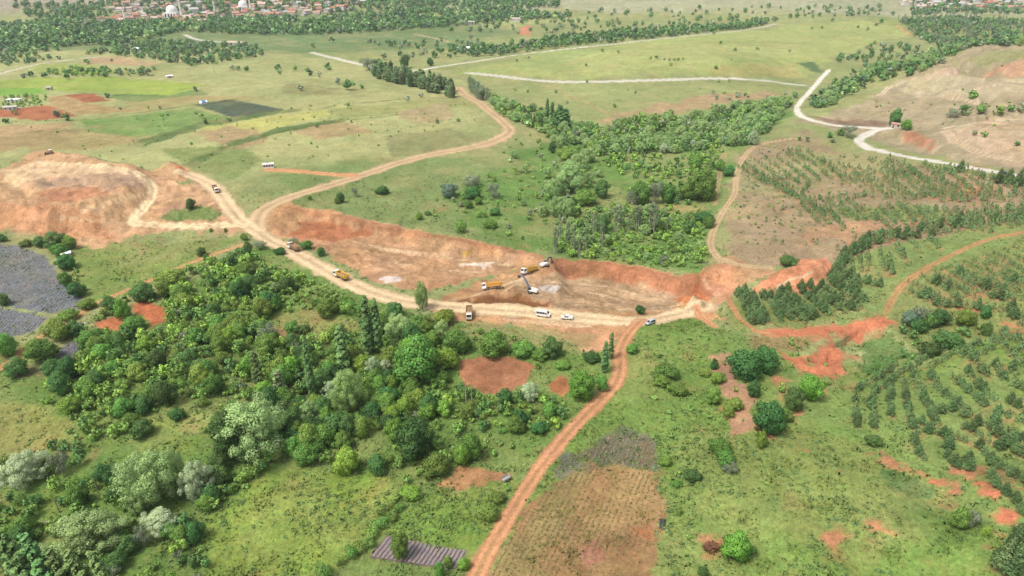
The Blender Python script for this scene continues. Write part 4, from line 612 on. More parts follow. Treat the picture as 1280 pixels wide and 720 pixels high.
ROADS = [
([(-56,730),(-54,720),(-51,709),(-48,697),(-44,686),(-39,674),(-33,658),(-28,642),(-24,623),(-19,607),(-15,593),(-11,580),(-8,568),(-5,557),(-2,547),(-2,538),(-5,528),(-10,518),(-15,511),(-21,504),(-28,498),(-35,493),(-42,487),(-50,483),(-57.1,477.6),(-64.3,471.6),(-71.0,463.8),(-76.8,455.9),(-81.3,448.7),(-85.2,442.2),(-89.7,436.1),(-95.0,429.3),(-100.6,421.9),(-106.0,414.3),(-111.2,407.7),(-116.1,400.7),(-120.8,394.1),(-125.6,388.0),(-130.1,381.9),(-133.7,376.0),(-136.5,370.7),(-138.5,365.3),(-139.6,359.7),(-139.6,353.9),(-138.6,347.7),(-137.1,341.7),(-135.4,336.4),(-133.2,331.4),(-131.7,327.8)],11,(0.353,0.251,0.144),'haul_road',1.6,3.4),
([(-212.5,423.1),(-207.8,423.3),(-196.4,413.7),(-186.7,404.6),(-179.8,396.0),(-173.5,386.3),(-167.7,377.4),(-161.9,368.1),(-155.9,358.0),(-149.5,348.6),(-142.3,339.9),(-133.9,329.9),(-127.0,323.2),(-121.0,318.8),(-114.1,311.9),(-107.5,305.4),(-101.3,299.0),(-95.4,293.4),(-89.6,288.2),(-83.2,281.9),(-76.7,275.3),(-70.9,270.1),(-65.9,266.0),(-61.4,262.7),(-56.8,260.2),(-51.5,258.1),(-46.0,256.2),(-40.8,255.2),(-36.3,254.5),(-32.1,254.1),(-27.0,253.4),(-20.7,252.5),(-13.7,251.3),(-6.7,250.2),(0.0,249.1),(6.6,247.6),(13.2,246.1),(19.7,244.5),(26.1,242.7),(32.5,241.5),(39.0,240.6),(45.5,239.7),(51.6,239.3),(57.8,240.7),(64.2,244.7),(69.8,248.0),(74.4,250.0),(78.4,252.4),(81.4,254.5)],10,(0.447,0.329,0.196),'haul_road',1.4,2.4),
([(51.8,240.1),(49.5,236.0),(46.4,230.7),(43.8,225.6),(42.0,221.3),(40.6,217.3),(39.6,213.4),(39.1,209.7),(38.9,206.1),(38.4,202.7),(37.3,199.2),(35.9,195.6),(34.2,192.2),(31.8,188.7),(29.0,185.2),(26.3,181.7),(23.8,178.3),(21.3,174.9),(18.9,171.3),(16.5,167.7),(14.3,164.1),(12.0,160.6),(9.9,157.2),(7.8,153.7),(5.8,150.0),(3.8,145.9),(1.9,141.5),(0.2,137.5),(-1.3,133.9),(-2.8,130.6),(-4.1,127.7),(-5.4,124.9),(-6.5,122.4),(-7.6,119.9),(-8.5,117.0),(-9.4,114.1),(-9.9,112.0)],5.2,(0.353,0.18,0.09),'dirt_track',0.8,0.9),
([(-190.5,189.6),(-189.6,193.4),(-188.3,199.0),(-187.1,204.7),(-186.6,210.2),(-186.3,215.8),(-186.0,221.1),(-185.6,225.6),(-185.1,229.7),(-184.3,233.6),(-182.9,237.4),(-181.1,241.1),(-179.5,244.8),(-178.7,248.6),(-178.3,252.6),(-177.5,256.3),(-176.2,259.6),(-174.4,262.4),(-172.2,266.2),(-169.2,271.2),(-165.5,276.7),(-161.7,281.8),(-158.2,286.1),(-154.8,290.0),(-151.5,293.4),(-148.6,296.2),(-145.9,298.7),(-143.1,301.5),(-139.6,305.2),(-135.9,309.2),(-133.2,312.1)],3.2,(0.345,0.191,0.087),'dirt_track',0.8,0.8),
([(215,505),(208,504),(198,500),(188,495),(181,490),(175,484),(169.0,475.4),(163.7,467.2),(159.2,459.0),(154.5,449.2),(150.4,439.8),(146.5,429.8),(142.5,418.6),(139.2,408.3),(135.9,397.2),(131.6,385.0),(127.6,376.6),(123.8,370.8),(120.0,364.3),(116.1,356.7),(112.1,348.6),(108.7,341.1),(105.9,334.6),(103.5,328.3),(101.6,321.4),(100.1,313.8),(99.4,306.4),(99.2,299.0),(100.5,293.8),(102.3,288.3),(105.0,284.7),(108.7,281.8),(113.0,279.5),(116.2,278.3)],4.0,(0.322,0.232,0.13),'dirt_track',1,1),
([(372,830),(363,816),(349,794),(334,766),(318,737),(305,713),(295,697),(287,685),(281,675),(274,662),(267,647),(259,627),(255,616),(250,602),(243,580),(239,565),(239,556),(239,548),(241,542),(244,537),(247,532),(251,529),(257,526),(263,522),(268,519),(272,516),(275,514),(277,513)],5,(0.475,0.434,0.361),'gravel_road',1,0.6),
([(284,511),(282,511),(278,511),(275,510),(270,507),(266,504),(262,502),(258,498),(254,493),(250,487),(248,482),(247.4,476.6),(246.7,471.5),(246.1,467.5),(245.4,462.8),(241.8,448.5),(239.8,431.5),(244.0,422.5),(249.6,416.3),(255.0,411.1),(260.4,406.1),(265.4,400.8),(268.0,392.3),(264.6,376.0),(265.5,365.7),(270.0,358.3),(276.3,353.0),(280.4,349.2)],6.4,(0.438,0.403,0.345),'gravel_road',0.8,0.5),
([(-269,962),(-257,948),(-242,932),(-226,915),(-214,901),(-201,886),(-188,870),(-174,857),(-160,844),(-147,836),(-135,833),(-123,831),(-113,831),(-106,836),(-100,847),(-92,862),(-80,874),(-66,890),(-51,905),(-37,919),(-23,933),(-11,943),(1,948),(11,950),(21,956),(31,960),(42,964),(54,970),(73,979),(95,992),(112,1003)],8,(0.411,0.386,0.322),'gravel_road',1.2,0.6),
([(-51,813),(-37,805),(-18,793),(0,783),(14,774),(28,764),(43,755),(61,748),(81,743),(102,743),(122,745),(142,747),(163,753),(185,760),(207,767),(228,770),(245,770),(260,767),(274,763),(288,757),(301,750),(310,744)],8,(0.377,0.353,0.285),'gravel_road',1.2,0.6),
([(-588,759),(-586,769),(-583,784),(-581,801),(-583,822),(-583,841),(-582,859),(-579,873),(-577,886),(-570,897),(-556,909),(-541,924),(-529,935)],6,(0.386,0.353,0.271),'gravel_road',1.2,0.6),
([(-514,1139),(-505,1126),(-490,1105),(-477,1089),(-469,1082),(-461,1077),(-450,1072),(-433,1066),(-412,1058),(-398,1053)],7,(0.429,0.403,0.345),'gravel_road',1.2,0.6),
([(112,1003),(162,1044),(238,1101),(307,1158),(344,1181),(365,1193),(394,1232),(433,1287),(467,1325),(491,1354)],6,(0.361,0.345,0.278),'gravel_road',1.2,0.6),
([(-783,1473),(-766,1453),(-746,1429),(-732,1418),(-721,1410),(-712,1404),(-706,1401)],8,(0.382,0.361,0.322),'gravel_road',1.2,0.6),
([(-300.3,423.1),(-289.2,418.6),(-276.4,416.2),(-264.5,414.1),(-254.2,411.8),(-246.8,413.1),(-236.5,407.2),(-232.7,409.0),(-225.3,401.7),(-223.3,402.5),(-218.5,396.4),(-215.2,391.2),(-212.6,385.7),(-211.7,381.4),(-209.0,372.5),(-208.3,366.7),(-207.1,357.7),(-208.1,352.1),(-205.5,345.9),(-200.7,344.5),(-193.0,343.4),(-184.5,341.5),(-177.1,340.8),(-169.2,339.6),(-161.5,338.3),(-154.3,338.4),(-146.9,337.4),(-142.5,338.5)],6.5,(0.504,0.377,0.226),'dirt_track',1,1.4),
([(-229.6,345.3),(-221.5,358.4),(-213.8,380.3)],4,(0.42,0.278,0.154),'dirt_track',1,1.4),
([(-160.1,434.2),(-140.8,430.8),(-121.8,427.6),(-103.4,426.1)],7,(0.411,0.208,0.101),'dirt_track',1,1.6),
([(146.6,233.8),(148.8,236.8),(152.0,241.2),(155.2,245.3),(157.9,248.3),(160.5,250.9),(163.0,253.1),(165.4,254.7),(167.8,256.2),(171.3,258.3),(176.5,261.7),(183.6,266.9),(191.4,273.1),(197.6,277.6),(202.4,280.1),(206.3,281.3),(210.0,282.8),(213.4,283.9),(219.2,285.7),(230.0,289.0),(244.8,294.7),(254.8,297.9)],3.0,(0.285,0.164,0.073),'dirt_track',1,1.2),
([(93.8,264.9),(91.7,239.1),(94.1,227.0),(99.3,224.3)],2.6,(0.322,0.169,0.08),'dirt_track',1,1),
([(77.3,251.9),(78.1,241.8),(79.4,231.6)],3.5,(0.377,0.191,0.094),'dirt_track',1,1),
([(326,618),(343,638),(356,641),(363,635)],5,(0.345,0.278,0.185),'dirt_track',1,1),
([(344,585),(349,550),(355,529),(361,544),(367,548),(385,549)],5,(0.329,0.258,0.164),'dirt_track',1,1),
([(306,480),(315.7,472.2),(355,498),(385,487)],6,(0.345,0.278,0.185),'dirt_track',1,1),
([(298.8,469.8),(288.9,441.5),(289.0,417.2),(296.6,378.5)],6,(0.329,0.251,0.159),'dirt_track',1,1),
([(24,764),(49,705),(69,660),(83,614),(84,582),(75,556)],2.2,(0.271,0.196,0.094),'dirt_track',1,1),
([(679,1280),(666,1203)],6,(0.377,0.208,0.097),'dirt_track',1,1),
([(150.6,475.3),(135.8,431.3),(122.8,392.2),(117.4,374.7)],3.5,(0.232,0.185,0.087),'dirt_track',1.5,1.5),
([(-245,533),(-219,506),(-207,489)],2,(0.271,0.202,0.101),'dirt_track',1,1),
([(-155,1166),(-119,1131),(-97,1096)],6,(0.322,0.251,0.149),'dirt_track',1,1),
([(-148.5,349.4),(-122.8,322.4),(-90.3,290.9),(-59.1,263.5),(-27.2,255.7),(13.3,248.1),(51.9,240.9)],0.9,(0.466,0.345,0.214),None,0.5,0.3),
([(-147.9,347.8),(-122.6,321.6),(-90.0,289.8),(-58.9,262.6),(-27.2,254.8),(13.3,247.3),(51.7,239.9)],0.9,(0.466,0.345,0.214),None,0.5,0.3),
([(0.0,290.2),(-14.2,268.5),(-27.4,257.3)],0.9,(0.466,0.345,0.214),None,0.5,0.3),
([(0.0,287.4),(-14.1,267.0),(-27.3,256.3)],0.9,(0.466,0.345,0.214),None,0.5,0.3),
([(5.5,282.7),(-5.3,264.8),(-18.7,256.1)],0.9,(0.466,0.345,0.214),None,0.5,0.3),
([(5.5,281.5),(-5.2,264.5),(-18.7,255.4)],0.9,(0.466,0.345,0.214),None,0.5,0.3),
([(18.4,280.4),(35.9,272.2),(55.7,261.6),(68.4,256.3)],0.9,(0.466,0.345,0.214),None,0.5,0.3),
([(18.3,279.7),(35.8,271.1),(55.3,259.3),(68.0,254.3)],0.9,(0.466,0.345,0.214),None,0.5,0.3),
([(22.4,286.5),(44.3,281.1),(67.1,265.9)],0.9,(0.466,0.345,0.214),None,0.5,0.3),
([(22.4,285.8),(44.3,280.4),(67.0,265.1)],0.9,(0.466,0.345,0.214),None,0.5,0.3),
([(-65.5,319.9),(-32.0,311.2),(0.0,303.6)],0.9,(0.466,0.345,0.214),None,0.5,0.3),
([(-65.3,319.0),(-31.9,309.8),(0.0,303.0)],0.9,(0.466,0.345,0.214),None,0.5,0.3),
([(-65.9,300.7),(-38.3,295.7),(-15.3,294.6)],0.9,(0.466,0.345,0.214),None,0.5,0.3),
([(-65.7,299.9),(-38.2,294.6),(-15.3,293.5)],0.9,(0.466,0.345,0.214),None,0.5,0.3),
([(-87.1,326.6),(-57.0,318.4),(-32.3,314.7)],0.9,(0.466,0.345,0.214),None,0.5,0.3),
([(-86.9,325.7),(-56.9,317.6),(-32.2,313.5)],0.9,(0.466,0.345,0.214),None,0.5,0.3),
([(-301.3,402.0),(-271.9,409.8),(-240.4,405.4)],0.9,(0.466,0.345,0.214),None,0.5,0.3),
([(-300.6,400.7),(-271.2,408.5),(-240.1,404.7)],0.9,(0.466,0.345,0.214),None,0.5,0.3),
([(-285.6,392.1),(-262.9,402.5),(-232.6,408.1)],0.9,(0.466,0.345,0.214),None,0.5,0.3),
([(-283.5,388.9),(-262.0,400.9),(-229.3,402.0)],0.9,(0.466,0.345,0.214),None,0.5,0.3),
([(-187.5,338.4),(-159.9,334.3),(-142.3,332.4)],0.9,(0.466,0.345,0.214),None,0.5,0.3),
([(-187.2,337.6),(-159.7,333.7),(-142.0,331.7)],0.9,(0.466,0.345,0.214),None,0.5,0.3),
([(-13.1,244.3),(12.9,239.6),(38.0,233.6)],0.9,(0.466,0.345,0.214),None,0.5,0.3),
([(-13.1,243.5),(12.9,238.8),(37.9,232.8)],0.9,(0.466,0.345,0.214),None,0.5,0.3),
([(0.0,241.3),(25.5,235.2),(44.9,237.6)],0.9,(0.466,0.345,0.214),None,0.5,0.3),
([(0.0,240.5),(25.4,234.5),(44.8,236.8)],0.9,(0.466,0.345,0.214),None,0.5,0.3),
([(86.2,274.8),(91.7,267.4),(80.9,252.3)],0.9,(0.466,0.345,0.214),None,0.5,0.3),
([(86.2,274.5),(91.5,266.6),(80.6,251.3)],0.9,(0.466,0.345,0.214),None,0.5,0.3),
([(-27.6,259.9),(-7.2,271.7),(10.5,286.8)],0.9,(0.466,0.345,0.214),None,0.5,0.3),
([(-27.5,258.9),(-7.1,270.7),(10.4,286.0)],0.9,(0.466,0.345,0.214),None,0.5,0.3),
([(27.2,255.3),(51.0,254.4),(72.4,258.8)],0.9,(0.466,0.345,0.214),None,0.5,0.3),
([(27.1,254.4),(50.9,253.8),(72.3,258.2)],0.9,(0.466,0.345,0.214),None,0.5,0.3),
([(112.6,259.4),(125.1,262.9),(136.9,272.7)],0.9,(0.466,0.345,0.214),None,0.5,0.3),
([(112.6,259.1),(125.0,262.3),(136.5,271.6)],0.9,(0.466,0.345,0.214),None,0.5,0.3),
([(-245.5,340.5),(-233.7,349.3),(-216.6,355.7)],0.9,(0.466,0.345,0.214),None,0.5,0.3),
([(-243.8,337.9),(-233.5,348.9),(-216.4,355.1)],0.9,(0.466,0.345,0.214),None,0.5,0.3),
([(-258.8,333.3),(-236.1,337.3),(-215.3,342.8)],0.9,(0.466,0.345,0.214),None,0.5,0.3),
([(-258.7,333.0),(-236.1,337.0),(-214.3,341.1)],0.9,(0.466,0.345,0.214),None,0.5,0.3),
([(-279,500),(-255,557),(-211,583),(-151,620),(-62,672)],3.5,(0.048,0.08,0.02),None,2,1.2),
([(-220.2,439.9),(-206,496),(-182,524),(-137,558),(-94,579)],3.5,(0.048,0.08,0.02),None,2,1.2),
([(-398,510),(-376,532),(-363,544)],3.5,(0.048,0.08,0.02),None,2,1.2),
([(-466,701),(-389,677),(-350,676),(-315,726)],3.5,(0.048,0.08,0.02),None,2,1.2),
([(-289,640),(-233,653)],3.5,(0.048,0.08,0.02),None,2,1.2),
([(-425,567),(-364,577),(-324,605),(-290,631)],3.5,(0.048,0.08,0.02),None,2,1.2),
]
ZONES = [
([(-130.8, 299.7), (-113.6, 293.9), (-91.8, 275.2), (-72.2, 260.2), (-55.5, 252.8), (-36.7, 249.6), (-30.4, 235.6), (-24.8, 226.6), (-27.3, 204.1), (-22.2, 194.4), (-43.9, 191.1), (-60.3, 204.0), (-66.7, 219.4), (-93.6, 218.4), (-105.9, 228.2), (-101.5, 243.7), (-97.6, 247.1), (-117.3, 260.8), (-136.7, 275.0)], [('b', 5, 3.2, 8), ('bl', 2.8, 3, 7), ('bd', 2.6, 3.4, 8), ('s', 3, 2, 4.5), ('g', 0.6, 3, 5)], 4.4, 0.88, 'green tree in the wood below the haul road', 'wood below the haul road'),
([(-157.5, 285.1), (-142.7, 290.6), (-130.2, 297.9), (-98.0, 248.4), (-98.5, 234.3), (-100.4, 212.4), (-120.7, 201.6), (-139.3, 201.9), (-157.5, 203.3), (-155.4, 215.5), (-164.9, 224.4), (-151.4, 231.9), (-137.5, 237.7), (-144.8, 254.1), (-155.9, 265.5)], [('b', 5, 3.2, 8), ('bl', 2.8, 3, 7), ('bd', 2.6, 3.4, 8), ('s', 3, 2, 4.5), ('g', 0.6, 3, 5)], 4.4, 0.88, 'green tree in the wood around the red plots', 'wood around the red plots'),
([(-185.1, 189.5), (-181.3, 208.9), (-161.0, 209.4), (-121.7, 204.0), (-93.6, 218.4), (-65.5, 214.0), (-57.5, 204.1), (-55.8, 182.5), (-69.1, 173.0), (-79.2, 190.3), (-97.8, 189.1), (-99.5, 183.0), (-111.0, 188.5), (-123.8, 181.1), (-136.0, 179.2), (-155.6, 185.9), (-181.3, 184.3)], [('b', 5, 3.2, 8), ('bl', 2.8, 3, 7), ('bd', 2.6, 3.4, 8), ('s', 3, 2, 4.5), ('g', 0.6, 3, 5)], 4.4, 0.88, 'green tree in the dense middle of the left wood', 'dense middle of the left wood'),
([(-145.0, 181.2), (-124.7, 183.0), (-121.2, 173.1), (-128.6, 165.5), (-132.2, 154.7), (-145.2, 145.6), (-158.6, 151.8), (-153.6, 165.8), (-144.6, 171.5)], [('s', 3, 2, 3.6), ('b', 2, 3, 5.5), ('bd', 1.5, 3, 6)], 4.4, 0.8, 'bush in the scrub left of the broad willow', 'scrub by the left edge'),
([(-154.3, 139.5), (-132.3, 147.0), (-123.3, 151.5), (-118.0, 154.8), (-109.5, 147.0), (-121.5, 143.9), (-127.9, 125.9), (-138.7, 118.2)], [('s', 3, 2, 4), ('b', 2, 3, 5.5), ('bd', 2, 3, 6)], 3.6, 0.9, 'bush in the scrub above the corner poplars', 'scrub above the corner poplars'),
([(-107.7, 126.4), (-101.4, 134.6), (-91.1, 140.6), (-80.0, 135.0), (-63.6, 124.2), (-58.7, 109.5), (-101.5, 107.9)], [('b', 3, 3, 6), ('bd', 2.5, 3, 6), ('s', 2, 2, 3.4), ('bl', 1, 3, 5), ('g', 0.6, 2.5, 4)], 3.8, 0.85, 'green bush in the thicket at the bottom left', 'thicket at the bottom left'),
([(-93.6, 152.4), (-77.4, 167.0), (-70.0, 167.2), (-73.9, 156.2), (-82.2, 140.6), (-90.0, 140.6)], [('b', 2, 3, 5.5), ('bd', 2, 3, 6), ('s', 2, 2, 4)], 3.2, 0.9, 'bush in the strip beside the huge willow', 'strip beside the huge willow'),
([(-73.4, 179.1), (-59.4, 186.8), (-38.4, 191.0), (-22.2, 194.4), (-19.7, 164.7), (-33.1, 154.9), (-46.8, 152.5), (-57.7, 158.1), (-68.7, 167.2)], [('b', 5, 3.2, 8), ('bl', 2.8, 3, 7), ('bd', 2.6, 3.4, 8), ('s', 3, 2, 4.5), ('g', 0.6, 3, 5)], 4.4, 0.88, 'green tree above the lower meadow', 'trees above the lower meadow'),
([(-22.2, 194.4), (0.0, 188.6), (21.4, 186.1), (25.2, 183.8), (14.9, 167.9), (0.0, 169.1), (-17.6, 170.3)], [('s', 3, 2, 3.6), ('b', 3, 3, 6), ('bd', 2, 3, 5.5), ('bl', 1.5, 3, 5)], 3.7, 0.92, 'bush in the thicket below the ploughed plot', 'thicket below the ploughed plot'),
([(-26.1, 242.2), (18.0, 217.5), (23.5, 211.6), (11.2, 196.7), (9.2, 206.1), (3.0, 215.8), (-17.9, 215.7)], [('s', 2, 2, 3.2), ('b', 2, 3, 5)], 6, 0.5, 'bush around the ploughed plot', 'bushes around the ploughed plot'),
([(-34.7, 166.0), (-20.2, 170.6), (0.0, 167.3), (4.9, 163.4), (-9.5, 156.9), (-18.9, 155.6), (-27.4, 147.6), (-34.4, 148.2)], [('s', 3, 1.8, 3), ('b', 2, 2.5, 4.5)], 3.8, 0.75, 'bush by the garden plot', 'bushes by the garden plot'),
([(-10.9, 137.6), (0.0, 150.0), (3.5, 153.2), (-6.3, 131.3), (-10.2, 124.0)], [('s', 3, 1.5, 3), ('b', 1, 2.5, 4)], 4, 0.6, 'bush on the left bank of the red track', 'bushes along the red track'),
([(-232.6, 321.3), (-184.9, 263.6), (-174.0, 256.2), (-173.1, 236.3), (-176.9, 211.4), (-180.3, 198.8), (-189.3, 203.6), (-182.5, 230.6), (-182.2, 249.6), (-208.5, 283.0)], [('s', 3, 1.8, 3.4), ('b', 2, 3, 5)], 6, 0.5, 'bush along the lavender field border', 'bushes along the lavender border'),
([(12.4, 168.0), (42.4, 220.7), (69.1, 244.9), (86.4, 217.0), (71.7, 195.9), (60.8, 156.6), (44.8, 146.0), (47.3, 168.9), (31.0, 177.7)], [('s', 4, 1.2, 2.8)], 8, 0.55, 'low weedy bush on the green slope', 'weedy bushes on the green slope'),
([(44.8, 146.0), (83.2, 154.6), (113.4, 130.0), (117.9, 114.9), (110.0, 102.5), (35.7, 111.3)], [('s', 4, 0.9, 2.0)], 12, 0.45, 'low tuft on the grassy hill at lower right', 'tufts on the grassy hill'),
([(77.5, 217.1), (110.6, 217.6), (112.4, 188.8), (86.6, 163.1), (67.5, 155.8), (65.7, 183.1)], [('s', 4, 1.2, 2.6), ('b', 1, 2.5, 4)], 6, 0.5, 'bush on the eroded slope', 'bushes on the eroded slope'),
([(141.4, 221.1), (160.7, 220.1), (177.1, 210.7), (160.0, 194.3), (143.2, 198.0), (134.8, 201.3)], [('s', 3, 1.8, 3.5), ('bd', 2, 3, 5)], 4.5, 0.6, 'bush in the right-hand gully', 'bushes in the right-hand gully'),
([(17.5, 302.2), (25.0, 328.4), (22.6, 361.6), (56.9, 382.6), (89.1, 377.4), (116.2, 375.4), (103.7, 326.5), (89.0, 285.9), (77.2, 282.6), (46.5, 300.3)], [('b', 3, 3.5, 6.5), ('bl', 3, 3, 6), ('bd', 1.2, 4, 7), ('w', 1.5, 4, 7), ('s', 4, 2, 4.5), ('g', 1, 3.5, 6)], 7, 0.5, 'green tree in the lower valley grove', 'lower valley grove'),
([(19.6, 304.9), (25.7, 338.2), (40.1, 354.4), (54.2, 328.0), (51.3, 307.4), (38.8, 300.7)], [('w', 2, 4, 7), ('bl', 1, 3, 6), ('pg', 1.5, 2.5, 3.5), ('b', 2, 4, 6), ('g', 0.7, 4, 6)], 5.2, 0.75, 'grey-green tree in the thicket behind the excavators', 'thicket behind the excavators'),
([(17, 481), (37, 521), (63, 504), (60.2, 408.8), (46.9, 377.2), (21.5, 340.3), (4.5, 363.3), (0.0, 406.1)], [('w', 2, 4, 8), ('b', 3, 3, 6), ('s', 3, 2, 3.5), ('g', 1, 3, 5)], 8, 0.6, 'tree beside the valley willows', 'trees beside the valley willows'),
([(60, 503), (144, 504), (153.9, 477.3), (120.1, 373.2), (71.3, 383.0), (70.8, 449.9)], [('b', 4, 3, 6), ('bl', 2, 3, 6), ('s', 4, 2, 4), ('bd', 2, 3, 6)], 5.6, 0.7, 'green tree on the valley floor', 'trees on the valley floor'),
([(60, 503), (39, 550), (87, 569), (112, 598), (172, 615), (246, 664), (273, 674), (201, 534), (167, 482), (142, 497)], [('w', 3, 6, 10), ('b', 4, 5, 9), ('bd', 3, 5, 9), ('g', 1.5, 5, 8)], 6.2, 0.9, 'tree in the wooded upper valley', 'wooded upper valley'),
([(-39.7, 405.2), (-10.8, 449.1), (10.8, 445.3), (0.0, 361.3), (8.1, 316.4), (-16.9, 335.1), (-44.8, 358.8)], [('s', 4, 1.6, 3.4), ('b', 1, 3, 5), ('g', 1, 3, 5)], 7, 0.6, 'bush on the valley side above the excavation', 'bushes on the valley side'),
([(-74.9, 379.3), (-39.2, 398.7), (-33.9, 335.5), (-60.8, 345.7)], [('s', 3, 1, 2.2), ('g', 1, 1.5, 2.4)], 11, 0.5, 'small bush above the long excavation bank', 'small bushes above the excavation'),
([(321, 715), (377, 789), (438, 843), (633, 1050), (825, 1143), (496, 684), (443, 707), (372, 643), (340, 663), (289, 610), (260, 592), (285, 662)], [('bd', 4, 6, 10), ('bf', 2, 6, 9), ('w', 2, 6, 10), ('g', 2, 6, 9)], 8.5, 0.9, 'dark tree in the long wood behind the quarry hill', 'long wood behind the quarry hill'),
([(700, 1329), (833, 1409), (911, 1275), (815, 1128), (633, 1050), (669, 1236)], [('bd', 4, 6, 10), ('bf', 2, 6, 10), ('pg', 2, 3, 4), ('g', 1, 6, 9)], 10, 0.9, 'dark tree in the far wood below the right-hand village', 'far wood below the right-hand village'),
([(397, 883), (528, 1053), (582, 1022), (538, 939), (427, 839), (398, 860)], [('bd', 4, 5, 9), ('bf', 2, 5, 9), ('g', 2, 5, 8)], 14, 0.6, 'dark tree on the flat before the far wood', 'trees before the far wood'),
([(198, 722), (264, 719), (288, 696), (270, 666), (197, 656)], [('bd', 2, 3, 6), ('g', 2, 3, 6), ('s', 2, 2, 4)], 10, 0.5, 'shrub below the hill road', 'shrubs below the hill road'),
([(-974, 1193), (-821, 1288), (-649, 1344), (-464, 1365), (-285, 1449), (0, 1533), (125, 1432), (0, 1391), (-138, 1249), (-261, 1181), (-426, 1132), (-536, 1184), (-555, 1016), (-626, 965), (-760, 915)], [('bd', 4, 8, 13), ('bf', 3, 8, 12), ('w', 1, 8, 12), ('g', 0.6, 7, 9)], 11, 0.85, 'tree in the far woodland before the town', 'far woodland before the town'),
([(-574, 949), (-522, 1067), (-362, 1015), (-324, 933), (-381, 844), (-442, 892), (-514, 936)], [('bd', 3, 5, 8), ('bf', 3, 5, 8)], 9, 0.85, 'tree in the far orchard by the white roof', 'far orchard'),
([(-360, 1042), (-50, 1122), (0, 1025), (-82, 905), (-175, 916), (-270, 1007), (-343, 991)], [('bd', 3, 5, 10), ('bf', 3, 5, 9), ('g', 2, 5, 8)], 18, 0.6, 'tree scattered along the far road', 'trees along the far road'),
([(-91, 1024), (0, 1039), (100, 1126), (210, 1190), (335, 1266), (485, 1382), (460, 1305), (310, 1168), (191, 1075), (90, 1007), (0, 964), (-64, 947)], [('bd', 4, 7, 12), ('bf', 2, 7, 11), ('g', 0.6, 7, 9)], 11, 0.9, 'tree in the far tree belt behind the round hill', 'far tree belt'),
([(-64, 1458), (799, 1597), (758, 1443), (476, 1354), (219, 1242), (0, 1163), (-107, 1211)], [('bd', 3, 6, 11), ('bf', 2, 6, 10), ('g', 1, 6, 9)], 26, 0.65, 'tree dotted over the far plain', 'trees over the far plain'),
([(-774, 991), (-573, 911), (-578, 885), (-649, 819)], [('bd', 3, 4, 8), ('bf', 3, 4, 8), ('s', 1, 2, 4)], 10, 0.7, 'tree along the far left road', 'trees along the far left road'),
([(-489, 663), (-448, 671), (-425, 634), (-425, 609), (-448, 602)], [('s', 3, 2, 4), ('b', 2, 3, 5)], 6, 0.8, 'bush in the far left garden', 'far left garden'),
([(-980, 1434), (-683, 1501), (-381, 1597), (111, 1703), (100, 1533), (-287, 1459), (-663, 1374), (-837, 1315)], [('bd', 3, 7, 12), ('bf', 3, 7, 11)], 12, 0.85, 'tree between the houses of the far town', 'trees of the far town'),
([(886, 1636), (1159, 1623), (1024, 1420), (789, 1443)], [('bd', 3, 7, 11), ('bf', 3, 7, 11)], 13, 0.85, 'tree among the houses of the right-hand village', 'trees of the right-hand village'),
([(-172.4, 447.3), (-23, 486), (-11.2, 467.8), (-98.1, 400.6), (-144.1, 376.4)], [('s', 1, 1, 2)], 22, 0.4, 'tiny bush beside the upper haul road', 'tiny bushes beside the upper haul road'),
([(-429, 574), (-235, 594), (0, 687), (-47, 500), (-179.5, 437.3), (-277.4, 427.8)], [('s', 1, 1, 2.2)], 15, 0.5, 'tiny bush on the plateau pasture', 'tiny bushes on the plateau'),
([(252, 602), (349, 635), (463, 636), (291.0, 370.8), (270.5, 444.1)], [('s', 2, 1.2, 2.6), ('g', 1, 1.5, 3)], 18, 0.5, 'tiny bush on the quarry hill', 'tiny bushes on the quarry hill'),
([(158.6, 474.3), (210, 490), (262.3, 333.9), (242.5, 301.7), (151.1, 286.8), (110.2, 307.9)], [('s', 2, 0.9, 2), ('g', 1, 1, 2.2)], 5.5, 0.6, 'low dry tuft on the brown hillside', 'tufts on the brown hillside'),
([(-83.3, 190.1), (-62.4, 200.2), (-53.5, 178.4), (-61.3, 162.8), (-74.1, 160.5)], [('bd', 5, 5, 9), ('b', 2, 4, 7)], 4.2, 0.95, 'dark tree around the huge willow', 'dark trees around the huge willow'),
([(-118.6, 151.5), (-90.4, 155.9), (-81.1, 140.6), (-93.1, 137.7), (-111.0, 145.4)], [('bd', 4, 4, 7), ('b', 2, 3, 6), ('s', 2, 2, 4)], 4.0, 0.85, 'dark bush under the broad willows', 'bushes under the broad willows'),
([(-138.4, 135.4), (-131.5, 145.5), (-114.0, 151.5), (-106.2, 140.0), (-116.5, 131.1), (-130.2, 123.3)], [('bd', 3, 3, 6), ('b', 3, 3, 6), ('s', 3, 2, 4)], 3.4, 0.85, 'bush in the belt left of the sage willow', 'belt left of the sage willow'),
([(-170.0, 261.7), (-144.4, 255.5), (-116.0, 289.5), (-26.1, 242.2), (-21.8, 190.0), (-52.4, 167.0), (-77.4, 167.0), (-137.1, 181.2), (-166.3, 203.6)], [('s', 4, 2, 4.5), ('b', 1, 2.5, 4.5)], 3.6, 0.85, 'undergrowth bush in the left wood', 'undergrowth of the left wood'),
([(28.3, 378.8), (114.3, 367.9), (90.6, 285.4), (23.5, 304.7)], [('s', 3, 2, 4.5), ('b', 1, 2.5, 4.5)], 4.2, 0.8, 'undergrowth bush in the lower valley', 'undergrowth of the lower valley'),
([(-538, 819), (-416, 825), (-399, 790), (-508, 769)], [('b', 3, 4, 7), ('bd', 3, 4, 7)], 8, 0.7, 'bush in the hedges of the far left fields', 'far left hedges'),
